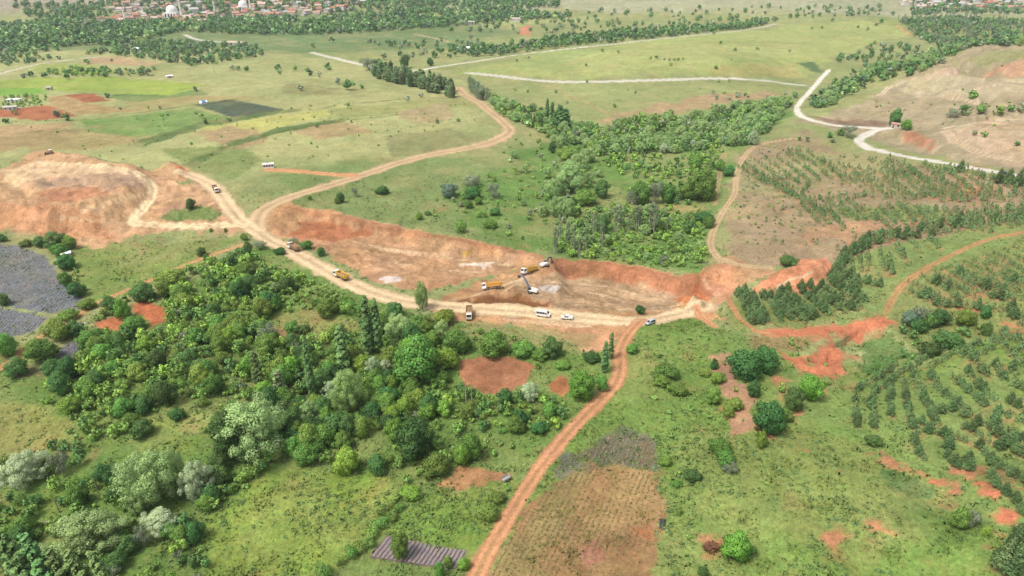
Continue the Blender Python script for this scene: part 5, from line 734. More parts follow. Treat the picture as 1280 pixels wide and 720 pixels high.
([(0, 577), (39, 550), (29, 481), (0.0, 418.3), (-14.8, 402.6)], [('s', 3, 2, 4), ('b', 2, 3, 5), ('w', 1, 4, 6)], 12, 0.5, 'bush on the meadow above the valley willows', 'bushes above the valley'),
([(-40, 697), (0, 641), (34, 584), (78, 550), (78, 501), (46, 480), (31, 530), (0, 571), (-29, 619)], [('w', 3, 5, 9), ('b', 3, 4, 8), ('bd', 2, 5, 8)], 6, 0.85, 'tree in the string of trees towards the valley', 'trees leading to the valley'),
([(-158.4, 165.7), (-147.1, 171.5), (-131.1, 165.6), (-121.5, 171.1), (-117.4, 165.4), (-125.7, 151.6), (-141.2, 139.7)], [('s', 3, 2, 4), ('b', 2, 3, 5), ('bd', 2, 3, 5)], 5, 0.6, 'bush in the scrub around the whitish tree', 'scrub around the whitish tree'),
([(-31.9, 147.3), (-27.0, 144.6), (-35.4, 128.2), (-47.6, 118.3), (-50.1, 120.2), (-41.2, 125.8)], [('s', 3, 2, 4), ('b', 2, 2.5, 4.5)], 3.2, 0.85, 'bush in the hedge beside the lower meadow', 'hedge beside the lower meadow'),
([(-74.4, 161.6), (-70.3, 159.9), (-77.8, 140.6), (-82.6, 137.2), (-85.6, 140.7)], [('s', 2, 2, 4), ('b', 3, 3, 5)], 3.2, 0.9, 'bush in the hedge at the top of the lower meadow', 'hedge at the top of the lower meadow'),
]
BARE = [
[(-171.0,239.7),(-159.5,245.4),(-162.6,258.2),(-143.5,251.2),(-134.5,232.1),(-141.0,229.9),(-152.0,226.7),(-165.7,233.4)],
[(-97.2,245.8),(-79.2,246.3),(-58.8,239.5),(-58.7,233.3),(-74.4,226.0),(-97.8,232.0)],
[(-122.3,177.9),(-112.0,187.7),(-99.2,184.2),(-96.6,173.4),(-111.3,170.9)],
[(-82.9,137.8),(-73.3,154.6),(-62.4,158.0),(-46.5,150.8),(-32.3,149.7),(-36.9,136.5),(-43.6,118.3),(-74.3,114.9)],
[(-36.2,132.3),(-21.6,146.8),(-9.0,144.2),(-8.1,123.7),(-29.5,130.2)],
[(-188.9,187.3),(-155.6,185.9),(-142.6,179.3),(-139.7,167.6),(-154.8,160.2),(-167.7,158.2)],
[(-120.9,208.9),(-105.1,217.3),(-97.6,212.7),(-112.3,205.5)],
[(-168.3,278.6),(-159.7,281.6),(-150.3,268.8),(-153.3,260.0)],
]
THINGS = {'truck_a': (-8.8, 271.2, 172.9), 'truck_b': (8.3, 289.1, -141.2), 'truck_c': (-177.9, 392.3, -58.8), 'truck_d': (-106.9, 307.1, 134.2), 'truck_e': (-76.6, 275.9, 138.5), 'truck_f': (-17.6, 245.1, -88.4), 'excavator_a': (8.8, 266.5, -170.8), 'excavator_b': (15.7, 295.1, -166.2), 'minibus': (12.8, 244.1, -17.9), 'pickup': (22.3, 241.3, 170.5), 'suv': (55.1, 235.7, -145.2), 'dark_car': (267.5, 357.4, -65.4), 'bulldozer': (-305.3, 442.4, -162.2), 'cabin': (-161.0, 438.7, 14.3), 'shed_far_left': (-460.5, 641.7, -175.2), 'hut_far_left': (-444.7, 612.0, -158.2), 'tarp_camp': (-282.8, 634.4, -134.5), 'roadside_shed': (288.1, 511.2, 142.1), 'shed_trees': (-216.6, 302.9, -146.6), 'tent': (-68.6, 228.4, -153.3), 'white_car': (15.8, 217.4, -175.9), 'cart': (-1.8, 149.9, -140.7), 'plastic_a': (39.1, 130.1, -106.0), 'pole_a': (-115.6, 144.1, -179.9), 'long_roof': (-507.8, 978.7, 172.9), 'barn_dark': (-282.6, 1206.9, 169.8), 'barn_b': (-81.5, 1323.8, -169.7), 'white_roof': (-66.9, 1014.6, -159.0), 'hut_plain': (-373.9, 768.2, -141.7), 'hut_field': (-466.8, 704.7, -170.2), 'far_shed': (-394.4, 1030.8, 160.5), 'white_tarp': (-174.1, 239.3, 176.7), 'rock_a': (-125.4, 135.8, -149.6), 'hut_b': (7.6, 1380.0, -179.8), 'seedbed': (-23.3, 124.7, 165.7), 'pole_0': (-574.4, 868.8, 157.2), 'pole_1': (-424.9, 874.1, -166.3), 'pole_2': (-336.7, 799.1, -169.1), 'pole_3': (337.1, 1189.7, -168.0), 'pole_4': (848.0, 1293.4, 167.0), 'pole_5': (55.5, 984.7, 153.2), 'pole_6': (115.2, 379.6, 151.2), 'pole_7': (-124.7, 139.6, 179.1), 'pole_8': (-247.2, 1249.4, -166.1), 'pole_9': (122.2, 1156.3, 174.1), 'seed_corners': [(-36.1, 124.1), (-32.8, 131.1), (-11.6, 124.7), (-13.9, 119.4)], 'fallow_rows': [(22.2, 154.2), (42.6, 149.8), (29.8, 109.7), (-7.7, 112.9), (1.1, 132.7), (11.3, 146.3)], 'fallow_dir': [(34.6, 150.9), (26.7, 133.6)], 'grey_rows': [(15.6, 156.7), (26.0, 167.2), (37.1, 170.1), (45.0, 164.4), (42.0, 151.5), (22.4, 155.6)], 'lav_dir': [(-202.7, 237.2), (-213.6, 295.1)]}
TOWN = {'houses': [(-706.5, 1347.2, 15.5, 11.4, 5.4, 28, 1), (-629.2, 1372.0, 13.3, 8.7, 5.1, 16, 0), (-668.4, 1311.9, 13.4, 10.5, 4.9, 95, 5), (-636.4, 1350.5, 13.4, 11.4, 3.5, -11, 1), (-601.8, 1352.8, 14.4, 10.1, 5.7, 30, 4), (-668.3, 1374.8, 12.9, 11.3, 3.6, 45, 2), (-695.4, 1385.0, 9.8, 6.7, 3.5, -16, 5), (-656.3, 1333.7, 10.9, 6.8, 4.6, 84, 0), (-763.7, 1307.2, 9.1, 6.7, 5.3, 28, 3), (-577.3, 1351.8, 16.0, 9.7, 4.0, 5, 0), (-736.4, 1311.6, 11.3, 7.8, 3.5, 3, 1), (-726.4, 1347.7, 15.7, 11.7, 5.7, 78, 1), (-582.7, 1328.3, 9.5, 6.9, 4.3, -9, 1), (-742.0, 1334.4, 15.8, 9.9, 3.8, 95, 2), (-692.9, 1333.9, 11.2, 10.1, 3.5, 74, 5), (-656.6, 1397.3, 15.7, 11.1, 3.6, 101, 0), (-771.1, 1298.4, 9.2, 7.2, 5.3, 38, 5), (-611.6, 1331.1, 10.4, 6.9, 4.1, 61, 1), (-594.4, 1310.4, 14.0, 12.4, 4.4, 23, 0), (-715.8, 1367.0, 10.5, 7.6, 5.9, 106, 5), (-631.1, 1393.2, 10.0, 6.1, 5.9, 94, 0), (-663.8, 1350.4, 14.7, 13.0, 6.1, 31, 3), (-749.7, 1292.1, 13.9, 9.3, 5.0, 79, 1), (-609.3, 1396.9, 15.1, 11.0, 3.4, 65, 5), (-691.1, 1352.3, 10.4, 7.9, 5.4, 76, 0), (-711.8, 1302.0, 15.5, 13.6, 5.5, 7, 1), (-757.5, 1279.6, 9.9, 6.2, 4.9, 91, 3), (-681.1, 1340.9, 10.4, 8.2, 6.6, 4, 1), (-719.1, 1327.0, 13.4, 9.5, 7.5, 28, 0), (-742.2, 1272.1, 10.7, 8.7, 3.4, 86, 3), (-617.0, 1318.2, 10.3, 8.2, 5.7, 98, 2), (-750.5, 1318.2, 9.6, 6.6, 6.3, 63, 2), (-580.4, 1370.8, 10.5, 9.4, 6.3, 43, 0), (-670.6, 1329.5, 12.8, 10.9, 5.6, 25, 0), (-702.8, 1318.1, 13.7, 11.7, 6.7, 2, 3), (-632.8, 1326.2, 12.0, 8.7, 3.8, 21, 5), (-570.5, 1318.1, 11.7, 8.9, 5.4, 50, 0), (-686.7, 1364.7, 9.1, 8.1, 6.6, 32, 4), (-608.5, 1371.3, 14.1, 9.5, 5.6, -4, 4), (-726.8, 1287.1, 9.4, 7.8, 6.3, 17, 3), (-553.8, 1305.9, 15.0, 10.8, 5.1, 9, 4), (-683.5, 1380.2, 10.4, 9.3, 3.4, 94, 1), (-598.9, 1327.6, 9.6, 8.1, 7.0, 65, 2), (-649.8, 1379.4, 14.6, 12.4, 6.5, 5, 3), (-701.5, 1363.6, 11.3, 8.6, 7.3, 32, 0), (-565.2, 1334.2, 14.2, 10.0, 4.5, 84, 1), (-646.7, 1320.2, 9.3, 6.8, 3.5, 46, 4), (-592.9, 1382.1, 13.2, 9.4, 4.5, -6, 2), (-743.1, 1420.2, 14.3, 10.1, 6.9, 34, 2), (-600.0, 1433.3, 9.6, 7.4, 3.6, 81, 1), (-545.0, 1448.5, 11.2, 9.5, 6.6, 52, 0), (-480.6, 1420.2, 11.8, 7.4, 3.8, 67, 5), (-570.4, 1413.3, 13.8, 9.1, 5.6, 102, 3), (-555.3, 1469.1, 9.6, 7.7, 3.8, 94, 5), (-668.8, 1436.8, 11.2, 9.2, 3.5, 9, 2), (-588.6, 1418.1, 9.8, 6.2, 4.5, 9, 1), (-760.8, 1397.8, 10.0, 8.8, 3.9, 50, 3), (-517.4, 1465.2, 13.9, 10.4, 5.1, 79, 4), (-572.1, 1476.6, 14.2, 9.2, 5.7, 31, 0), (-692.8, 1424.4, 11.4, 8.9, 5.4, 79, 3), (-616.3, 1421.3, 15.9, 11.1, 6.2, 39, 5), (-722.8, 1427.8, 14.8, 10.5, 6.3, 90, 4), (-761.4, 1413.2, 13.3, 10.7, 5.4, 18, 0), (-488.4, 1439.5, 10.1, 7.6, 5.3, 94, 2), (-619.9, 1455.1, 14.4, 11.1, 7.1, 74, 5), (-541.7, 1414.2, 14.8, 13.3, 3.7, 71, 0), (-741.2, 1393.1, 14.8, 11.3, 3.8, 2, 4), (-696.9, 1402.5, 14.5, 11.5, 5.5, 103, 3), (-539.9, 1487.6, 12.8, 9.9, 7.2, -2, 2), (-646.8, 1450.0, 12.7, 8.3, 5.5, 70, 4), (-486.9, 1364.5, 15.5, 9.4, 5.3, 60, 1), (-548.0, 1386.2, 9.0, 5.6, 6.6, 81, 1), (-671.0, 1417.9, 11.4, 6.9, 6.5, 47, 0), (-535.2, 1469.8, 10.0, 6.8, 5.3, 65, 1), (-709.1, 1380.0, 10.8, 8.2, 4.3, -15, 1), (-578.7, 1458.4, 9.2, 6.2, 3.6, 108, 1), (-495.3, 1461.1, 15.3, 11.8, 7.3, -3, 3), (-498.9, 1431.4, 10.1, 6.3, 3.9, 106, 1), (-510.6, 1444.7, 15.5, 10.0, 6.3, -10, 1), (-510.5, 1397.9, 11.6, 9.5, 7.2, 17, 0), (-476.3, 1388.6, 13.7, 8.7, 4.6, 11, 2), (-564.4, 1438.6, 9.4, 6.1, 3.9, 34, 0), (-488.4, 1405.0, 9.4, 5.7, 4.7, 22, 2), (-682.7, 1440.9, 10.4, 8.2, 3.6, 70, 4), (-589.7, 1403.3, 12.1, 8.4, 6.1, 12, 5), (-601.4, 1477.2, 10.9, 9.0, 3.6, 64, 0), (-717.5, 1403.4, 9.5, 5.8, 4.7, 86, 1), (-574.0, 1394.7, 12.9, 10.2, 7.2, 44, 4), (-631.9, 1435.8, 14.0, 11.5, 4.6, -10, 5), (-525.4, 1393.6, 13.0, 10.7, 6.9, 29, 2), (-724.7, 1392.8, 10.5, 6.4, 7.0, 2, 3), (-523.3, 1356.2, 15.2, 9.5, 4.2, 38, 5), (-429.4, 1431.6, 16.0, 11.8, 4.1, 56, 1), (-459.6, 1536.5, 13.1, 10.7, 5.6, 80, 0), (-351.3, 1478.6, 12.0, 7.5, 4.8, 81, 2), (-339.3, 1557.4, 13.1, 11.1, 6.8, 80, 0), (-379.5, 1445.1, 10.8, 8.7, 5.6, 20, 0), (-492.6, 1507.0, 13.4, 11.6, 6.1, 54, 3), (-427.2, 1528.1, 9.3, 6.9, 5.6, 92, 4), (-664.1, 1503.8, 12.8, 8.3, 4.8, 35, 3), (-410.7, 1509.6, 13.0, 9.8, 5.5, 81, 5), (-608.2, 1515.2, 15.4, 12.2, 3.3, 28, 2), (-667.7, 1484.2, 13.1, 10.5, 4.5, 64, 1), (-428.9, 1460.0, 11.3, 9.5, 7.1, 101, 5), (-405.3, 1490.1, 15.2, 13.1, 4.2, 73, 0), (-451.2, 1428.5, 9.7, 5.9, 4.7, 105, 4), (-462.7, 1456.1, 14.6, 10.6, 7.1, 25, 4), (-446.4, 1478.2, 9.8, 8.4, 5.2, 28, 2), (-440.8, 1392.8, 15.1, 12.7, 5.1, 108, 1), (-399.2, 1428.4, 14.2, 10.5, 4.9, 38, 4), (-367.9, 1545.7, 10.7, 9.6, 5.5, 59, 0), (-339.8, 1462.9, 15.9, 9.9, 7.5, -17, 1), (-487.1, 1555.6, 14.0, 8.7, 6.4, 42, 5), (-453.4, 1379.7, 13.6, 11.4, 7.5, -16, 0), (-512.3, 1376.1, 12.9, 8.1, 5.9, 47, 1), (-399.4, 1547.9, 9.2, 7.8, 3.8, 31, 5), (-392.0, 1451.9, 9.4, 7.0, 4.9, 44, 0), (-513.3, 1559.2, 12.8, 11.4, 3.8, 78, 3), (-601.1, 1450.8, 15.1, 10.7, 3.5, 50, 1), (-367.2, 1466.5, 11.6, 9.6, 3.6, -19, 3), (-501.8, 1538.1, 14.4, 11.5, 5.1, 51, 1), (-535.6, 1433.3, 10.3, 7.6, 6.9, -13, 2), (-466.3, 1480.4, 11.7, 9.1, 6.4, 9, 0), (-353.3, 1511.5, 11.4, 7.2, 6.2, 68, 0), (-513.9, 1424.7, 11.6, 8.4, 5.9, 41, 0), (-524.1, 1572.6, 12.3, 8.4, 5.8, 110, 1), (-370.0, 1481.5, 12.2, 9.2, 6.7, 80, 5), (-337.8, 1504.0, 9.1, 7.9, 5.3, 13, 1), (-555.8, 1508.3, 14.5, 9.2, 3.4, 65, 3), (-524.0, 1511.6, 12.2, 8.0, 3.5, 86, 0), (-319.3, 1506.6, 9.4, 7.1, 4.2, 42, 3), (-452.2, 1517.4, 13.9, 10.8, 5.8, 90, 3), (-309.3, 1521.1, 15.4, 12.0, 5.9, 16, 5), (-507.0, 1482.1, 9.9, 7.8, 6.5, 11, 1), (-413.4, 1445.4, 10.3, 8.0, 4.5, 61, 4), (-421.7, 1407.1, 14.4, 10.5, 6.7, -8, 1), (-629.5, 1477.4, 10.2, 7.9, 5.9, 64, 0), (-478.6, 1493.7, 12.2, 8.3, 6.1, 7, 4), (-478.7, 1575.7, 15.9, 13.5, 4.8, 20, 3), (-323.2, 1471.6, 9.9, 7.0, 4.2, 69, 3), (-323.3, 1573.8, 14.4, 12.1, 5.4, 63, 4), (-596.0, 1500.1, 14.5, 9.0, 6.2, 77, 2), (-612.0, 1493.9, 9.1, 7.6, 4.2, 1, 1), (-390.2, 1476.3, 12.2, 8.6, 5.2, 47, 0), (-582.2, 1534.3, 13.7, 9.6, 5.3, 76, 0), (-570.8, 1509.8, 9.2, 6.9, 3.3, -13, 2), (-379.0, 1512.4, 11.1, 9.9, 7.1, -7, 4), (-485.1, 1520.5, 11.2, 6.8, 6.4, 38, 5), (-471.1, 1406.4, 14.4, 10.8, 4.4, 63, 5), (-353.3, 1453.6, 9.5, 7.8, 6.8, -5, 0), (-473.0, 1441.3, 13.9, 11.4, 3.9, 81, 1), (-416.4, 1477.3, 9.2, 7.2, 4.1, 81, 5), (-335.4, 1482.1, 11.9, 9.0, 4.3, 71, 0), (-367.7, 1495.8, 9.4, 6.1, 4.1, 68, 3), (-380.4, 1429.8, 13.1, 11.1, 3.2, 0, 1), (-362.3, 1441.9, 13.7, 10.0, 6.4, 72, 5), (-431.5, 1487.2, 14.5, 10.6, 4.2, 18, 5), (-453.0, 1404.2, 11.6, 8.8, 3.3, 6, 1), (-445.7, 1450.0, 10.5, 7.2, 4.2, 20, 3), (-383.9, 1462.3, 11.6, 7.7, 6.0, -2, 3), (-403.2, 1461.0, 10.9, 6.7, 3.7, 62, 2), (-402.4, 1413.7, 9.2, 7.0, 3.7, 75, 5), (-396.3, 1510.0, 9.3, 6.0, 3.3, 104, 2), (-439.5, 1415.5, 12.7, 9.0, 3.5, 78, 5), (-396.3, 1526.2, 11.6, 8.8, 5.0, 3, 3), (-460.5, 1420.8, 9.1, 7.7, 3.8, 35, 4), (874.5, 1572.2, 12.6, 11.2, 4.2, 34, 5), (862.8, 1552.8, 17.9, 14.5, 3.3, -15, 3), (1047.1, 1523.2, 13.0, 10.9, 5.5, -6, 4), (1002.9, 1540.7, 18.0, 13.2, 3.8, -18, 1), (1097.0, 1557.9, 10.3, 8.1, 7.5, 93, 1), (878.7, 1595.2, 12.8, 8.7, 7.0, 30, 5), (956.1, 1559.1, 16.3, 10.8, 6.7, 96, 0), (935.6, 1514.3, 12.8, 8.3, 4.7, 79, 1), (985.5, 1496.2, 11.5, 8.3, 6.8, 25, 4), (1008.4, 1485.6, 11.8, 9.5, 6.0, 106, 2), (1074.6, 1524.5, 16.4, 11.5, 3.2, 44, 4), (901.1, 1568.2, 16.8, 12.8, 6.0, -1, 5), (896.2, 1517.9, 16.3, 11.8, 4.0, 33, 3), (1043.5, 1482.5, 10.2, 6.1, 5.6, 96, 3), (939.8, 1550.3, 11.2, 7.5, 4.0, 51, 0), (857.2, 1620.9, 13.9, 10.2, 6.2, 56, 5), (949.8, 1526.7, 13.4, 10.9, 4.7, 106, 3), (1019.7, 1523.5, 15.2, 12.2, 5.6, 15, 5), (947.4, 1490.8, 16.5, 11.4, 6.7, 110, 0), (863.0, 1605.1, 11.4, 9.4, 3.6, 7, 3), (988.1, 1566.4, 16.8, 11.0, 6.2, 82, 0), (926.6, 1573.9, 15.3, 12.2, 5.9, 101, 5), (899.8, 1591.0, 12.5, 8.5, 7.1, 58, 2), (914.8, 1534.9, 10.1, 8.9, 5.8, -1, 5), (1060.5, 1555.2, 13.3, 9.2, 5.8, 12, 4), (883.7, 1539.8, 17.0, 12.4, 4.8, 107, 3), (1079.3, 1561.6, 17.1, 13.1, 7.1, 79, 2), (1046.6, 1504.8, 12.3, 9.4, 5.7, 79, 3), (1001.5, 1508.3, 11.3, 9.2, 7.4, -9, 2), (984.1, 1527.1, 15.8, 12.1, 6.6, 19, 0), (934.0, 1533.5, 10.5, 8.1, 7.1, 2, 5), (905.0, 1498.0, 12.7, 10.4, 3.8, -16, 2), (1044.6, 1541.0, 12.1, 10.6, 5.0, 40, 3), (973.2, 1548.1, 15.6, 13.2, 5.6, 70, 5), (1027.5, 1558.8, 13.9, 11.6, 7.4, 56, 5), (848.9, 1593.7, 13.8, 10.4, 7.3, 88, 4), (1029.8, 1493.3, 12.0, 10.2, 3.9, 103, 2), (865.6, 1527.5, 15.6, 11.4, 6.1, 66, 2), (1080.4, 1540.9, 11.3, 6.9, 5.5, 49, 5), (883.4, 1559.0, 10.0, 6.2, 7.1, -16, 4), (884.3, 1609.1, 11.1, 7.8, 5.9, 70, 3), (1044.5, 1558.8, 11.2, 8.1, 4.5, 96, 1), (-838.0, 1265.3, 12, 9, 4, 20, 5), (-813.9, 1276.1, 12, 9, 4, 20, 4), (-819.1, 1450.4, 12, 9, 4, 20, 2), (-355.5, 1411.9, 12, 9, 4, 20, 1)], 'mosques': [(-641.1, 1383.7, 1.1), (-526.2, 1440.8, 0.9)], 'minarets': [(-708.9, 1337.4, 22), (-577.2, 1425.5, 22)]}
ROWS = [
([(165.3,202.6),(158.4,183.7),(160.3,176.0)],1.45,1.9,2.8,0.04,1.0,1.4,216),
([(173.8,208.8),(165.6,184.4)],1.45,1.9,2.8,0.04,1.0,1.4,216),
([(151.7,194.3),(149.8,184.6)],1.45,1.9,2.8,0.04,1.0,1.4,216),
([(144.1,161.0),(144.8,152.9)],1.45,1.9,2.8,0.04,1.0,1.4,216),
([(133.7,151.2),(136.5,143.9),(138.1,141.0)],1.45,1.9,2.8,0.04,1.0,1.4,216),
([(128.9,155.3),(131.4,148.6)],1.45,1.9,2.8,0.04,1.0,1.4,216),
([(111.3,182.3),(123.1,191.6),(134.2,200.3)],1.45,1.9,2.8,0.04,1.0,1.4,216),
([(116.1,180.6),(129.9,192.2),(144.4,200.3),(154.9,203.0)],1.45,1.9,2.8,0.04,1.0,1.4,216),
([(139.9,192.3),(149.8,196.2),(154.8,195.4)],1.45,1.9,2.8,0.04,1.0,1.4,216),
([(124.1,186.3),(114.6,166.9)],1.45,1.9,2.8,0.04,1.0,1.4,216),
([(116.1,180.6),(107.6,162.0)],1.45,1.9,2.8,0.04,1.0,1.4,216),
([(130.4,190.0),(121.5,170.7),(119.0,164.7)],1.45,1.9,2.8,0.04,1.0,1.4,216),
([(134.3,190.9),(127.6,172.6),(124.7,163.3),(123.6,158.3)],1.45,1.9,2.8,0.04,1.0,1.4,216),
([(137.2,186.6),(133.6,173.8),(132.5,163.7),(132.3,159.0)],1.45,1.9,2.8,0.04,1.0,1.4,216),
([(141.1,182.0),(139.8,172.0),(137.9,161.4)],1.45,1.9,2.8,0.04,1.0,1.4,216),
([(146.0,182.5),(143.9,173.0),(142.2,163.7)],1.45,1.9,2.8,0.04,1.0,1.4,216),
([(149.4,182.5),(148.1,176.2)],1.45,1.9,2.8,0.04,1.0,1.4,216),
([(152.6,181.5),(151.5,174.3),(152.8,166.1)],1.45,1.9,2.8,0.04,1.0,1.4,216),
([(109.1,177.5),(103.6,164.3)],1.45,1.9,2.8,0.04,1.0,1.4,216),
([(149.4,192.5),(159.2,198.2)],1.45,1.9,2.8,0.04,1.0,1.4,216),
([(149.8,187.4),(157.3,190.3)],1.45,1.9,2.8,0.04,1.0,1.4,216),
([(153.4,177.7),(160.3,179.9)],1.45,1.9,2.8,0.04,1.0,1.4,216),
([(160.8,185.3),(170.2,190.7)],1.45,1.9,2.8,0.04,1.0,1.4,216),
([(115.0,155.3),(112.2,145.2)],1.45,1.9,2.8,0.04,1.0,1.4,216),
([(119.0,145.0),(118.9,139.5),(123.1,139.2)],1.45,1.9,2.8,0.04,1.0,1.4,216),
([(128.7,147.2),(127.2,139.3),(126.4,131.7),(126.6,126.1)],1.45,1.9,2.8,0.04,1.0,1.4,216),
([(135.4,148.8),(134.5,144.7),(135.9,138.2)],1.45,1.9,2.8,0.04,1.0,1.4,216),
([(123.0,135.4),(120.2,128.0),(120.1,124.3)],1.45,1.9,2.8,0.04,1.0,1.4,216),
([(123.8,155.5),(127.2,149.4)],1.45,1.9,2.8,0.04,1.0,1.4,216),
([(118.8,164.8),(117.3,155.5)],1.45,1.9,2.8,0.04,1.0,1.4,216),
([(133.5,154.5),(136.2,148.5),(139.2,143.6)],1.45,1.9,2.8,0.04,1.0,1.4,216),
([(138.3,157.6),(142.5,149.2)],1.45,1.9,2.8,0.04,1.0,1.4,216),
([(120.1,160.9),(123.4,152.8)],1.45,1.9,2.8,0.04,1.0,1.4,216),
([(120.1,122.8),(120.4,116.4)],1.45,1.9,2.8,0.04,1.0,1.4,216),
([(106.4,104.7),(109.7,107.9),(113.7,111.0),(119.1,114.2)],2.0,3.2,4.6,0.04,1.0,1.4,217),
([(107.7,103.6),(112.4,107.6),(117.7,110.5)],2.0,3.2,4.6,0.04,1.0,1.4,217),
([(121.6,150.7),(121.6,150.3)],5,2.4,3.4,0.04,1.0,1.4,216),
([(120.9,148.2),(120.9,147.9)],5,2.4,3.4,0.04,1.0,1.4,216),
([(126.5,153.0),(126.5,152.6)],5,2.4,3.4,0.04,1.0,1.4,216),
([(132.1,155.2),(132.1,154.9)],5,2.4,3.4,0.04,1.0,1.4,216),
([(135.3,154.2),(135.3,153.9)],5,2.4,3.4,0.04,1.0,1.4,216),
([(131.2,159.6),(131.2,159.2)],5,2.4,3.4,0.04,1.0,1.4,216),
([(127.4,164.2),(127.4,163.8)],5,2.4,3.4,0.04,1.0,1.4,216),
([(123.2,143.2),(123.2,142.9)],5,2.4,3.4,0.04,1.0,1.4,216),
([(130.5,164.0),(130.4,163.5)],5,2.4,3.4,0.04,1.0,1.4,216),
([(119.6,156.9),(119.6,156.5)],5,2.4,3.4,0.04,1.0,1.4,216),
([(132.6,145.5),(132.6,145.2)],5,2.4,3.4,0.04,1.0,1.4,216),
([(98.5,264.3),(95.0,233.3)],2.4,2.4,3.8,0.04,1.0,1.4,218),
([(103.2,262.9),(100.9,232.6)],2.4,2.4,3.8,0.04,1.0,1.4,218),
([(101.5,265.0),(98.3,233.0)],2.4,2.4,3.8,0.04,1.0,1.4,218),
([(106.8,259.9),(108.3,244.6),(106.1,232.3)],2.4,2.4,3.8,0.04,1.0,1.4,218),
([(111.6,257.3),(114.9,231.0)],2.4,2.4,3.8,0.04,1.0,1.4,218),
([(116.4,256.6),(120.0,234.0)],2.4,2.4,3.8,0.04,1.0,1.4,218),
([(121.7,256.7),(125.4,232.8)],2.4,2.4,3.8,0.04,1.0,1.4,218),
([(126.2,258.2),(130.9,235.2)],2.4,2.4,3.8,0.04,1.0,1.4,218),
([(130.4,261.0),(134.7,236.9)],2.4,2.4,3.8,0.04,1.0,1.4,218),
([(137.6,264.1),(138.5,236.2)],2.4,2.4,3.8,0.04,1.0,1.4,218),
([(140.5,264.7),(142.8,240.9)],2.4,2.4,3.8,0.04,1.0,1.4,218),
([(144.5,269.2),(153.5,254.5)],2.4,2.4,3.8,0.04,1.0,1.4,218),
([(143.2,274.3),(147.0,253.6)],2.4,2.4,3.8,0.04,1.0,1.4,218),
([(109.4,258.5),(110.9,235.1)],2.4,2.4,3.8,0.04,1.0,1.4,218),
([(114.0,256.9),(117.5,234.6)],2.4,2.4,3.8,0.04,1.0,1.4,218),
([(163.5,287.0),(155.7,269.2)],2.6,2.0,3.2,0.12,1.0,1.4,219),
([(167.6,285.1),(160.3,262.3)],2.6,2.0,3.2,0.12,1.0,1.4,219),
([(176.9,289.5),(172.4,271.6)],2.6,2.0,3.2,0.12,1.0,1.4,219),
([(168.3,278.3),(161.3,260.4)],2.6,2.0,3.2,0.12,1.0,1.4,219),
([(186.1,293.9),(182.2,278.3)],2.6,2.0,3.2,0.12,1.0,1.4,219),
([(196.2,297.6),(193.7,283.1)],2.6,2.0,3.2,0.12,1.0,1.4,219),
([(154.9,285.7),(148.7,267.6)],2.6,2.0,3.2,0.12,1.0,1.4,219),
([(159.5,287.3),(153.2,268.7)],2.6,2.0,3.2,0.12,1.0,1.4,219),
([(137.2,263.3),(153.1,284.7),(168.8,293.1),(189.5,299.7),(206.8,300.1),(224.2,299.2),(253.3,312.5)],2.9,2.4,4.0,0.2,1.0,1.4,220),
([(138.2,265.7),(153.9,286.8),(170.1,295.9),(191.0,302.7),(208.3,302.9),(227.3,304.1),(256.0,316.6)],2.9,2.4,4.0,0.2,1.0,1.4,220),
([(139.1,267.9),(154.9,289.1),(171.2,298.4),(192.8,306.1),(210.1,306.2),(230.8,309.6),(258.2,320.4)],2.9,2.4,4.0,0.2,1.0,1.4,220),
([(139.7,269.5),(155.8,291.2),(172.8,301.7),(194.3,309.2),(211.8,309.5),(233.8,314.4),(260.3,323.8)],2.9,2.4,4.0,0.2,1.0,1.4,220),
([(159.3,357.6),(158.5,328.7)],2.1,1.8,2.8,0.15,1.0,1.4,221),
([(164.0,356.4),(161.5,324.5)],2.1,1.8,2.8,0.15,1.0,1.4,221),
([(170.6,359.9),(167.3,327.1)],2.1,1.8,2.8,0.15,1.0,1.4,221),
([(173.1,353.6),(172.6,328.4)],2.1,1.8,2.8,0.15,1.0,1.4,221),
([(177.9,352.8),(175.5,324.1)],2.1,1.8,2.8,0.15,1.0,1.4,221),
([(182.5,351.5),(179.0,321.4)],2.1,1.8,2.8,0.15,1.0,1.4,221),
([(183.4,342.4),(183.4,320.9)],2.1,1.8,2.8,0.15,1.0,1.4,221),
([(186.7,338.8),(184.4,313.0)],2.1,1.8,2.8,0.15,1.0,1.4,221),
([(191.3,338.1),(190.5,316.0)],2.1,1.8,2.8,0.15,1.0,1.4,221),
([(196.4,338.6),(193.4,312.7)],2.1,1.8,2.8,0.15,1.0,1.4,221),
([(201.7,339.5),(198.6,314.2)],2.1,1.8,2.8,0.15,1.0,1.4,221),
([(202.7,331.7),(202.8,313.3)],2.1,1.8,2.8,0.15,1.0,1.4,221),
([(206.3,329.6),(203.6,306.3)],2.1,1.8,2.8,0.15,1.0,1.4,221),
([(209.0,325.8),(209.6,309.4)],2.1,1.8,2.8,0.15,1.0,1.4,221),
([(213.0,324.6),(209.5,301.3)],2.1,1.8,2.8,0.15,1.0,1.4,221),
([(217.8,324.7),(213.1,300.1)],2.1,1.8,2.8,0.15,1.0,1.4,221),
([(221.6,322.9),(214.9,295.8)],2.1,1.8,2.8,0.15,1.0,1.4,221),
([(225.8,322.1),(217.5,293.0)],2.1,1.8,2.8,0.15,1.0,1.4,221),
([(229.3,320.0),(220.1,290.1)],2.1,1.8,2.8,0.15,1.0,1.4,221),
([(233.4,319.0),(230.5,299.6)],2.1,1.8,2.8,0.15,1.0,1.4,221),
([(239.8,321.7),(231.9,294.7)],2.1,1.8,2.8,0.15,1.0,1.4,221),
([(240.0,314.3),(238.8,298.5)],2.1,1.8,2.8,0.15,1.0,1.4,221),
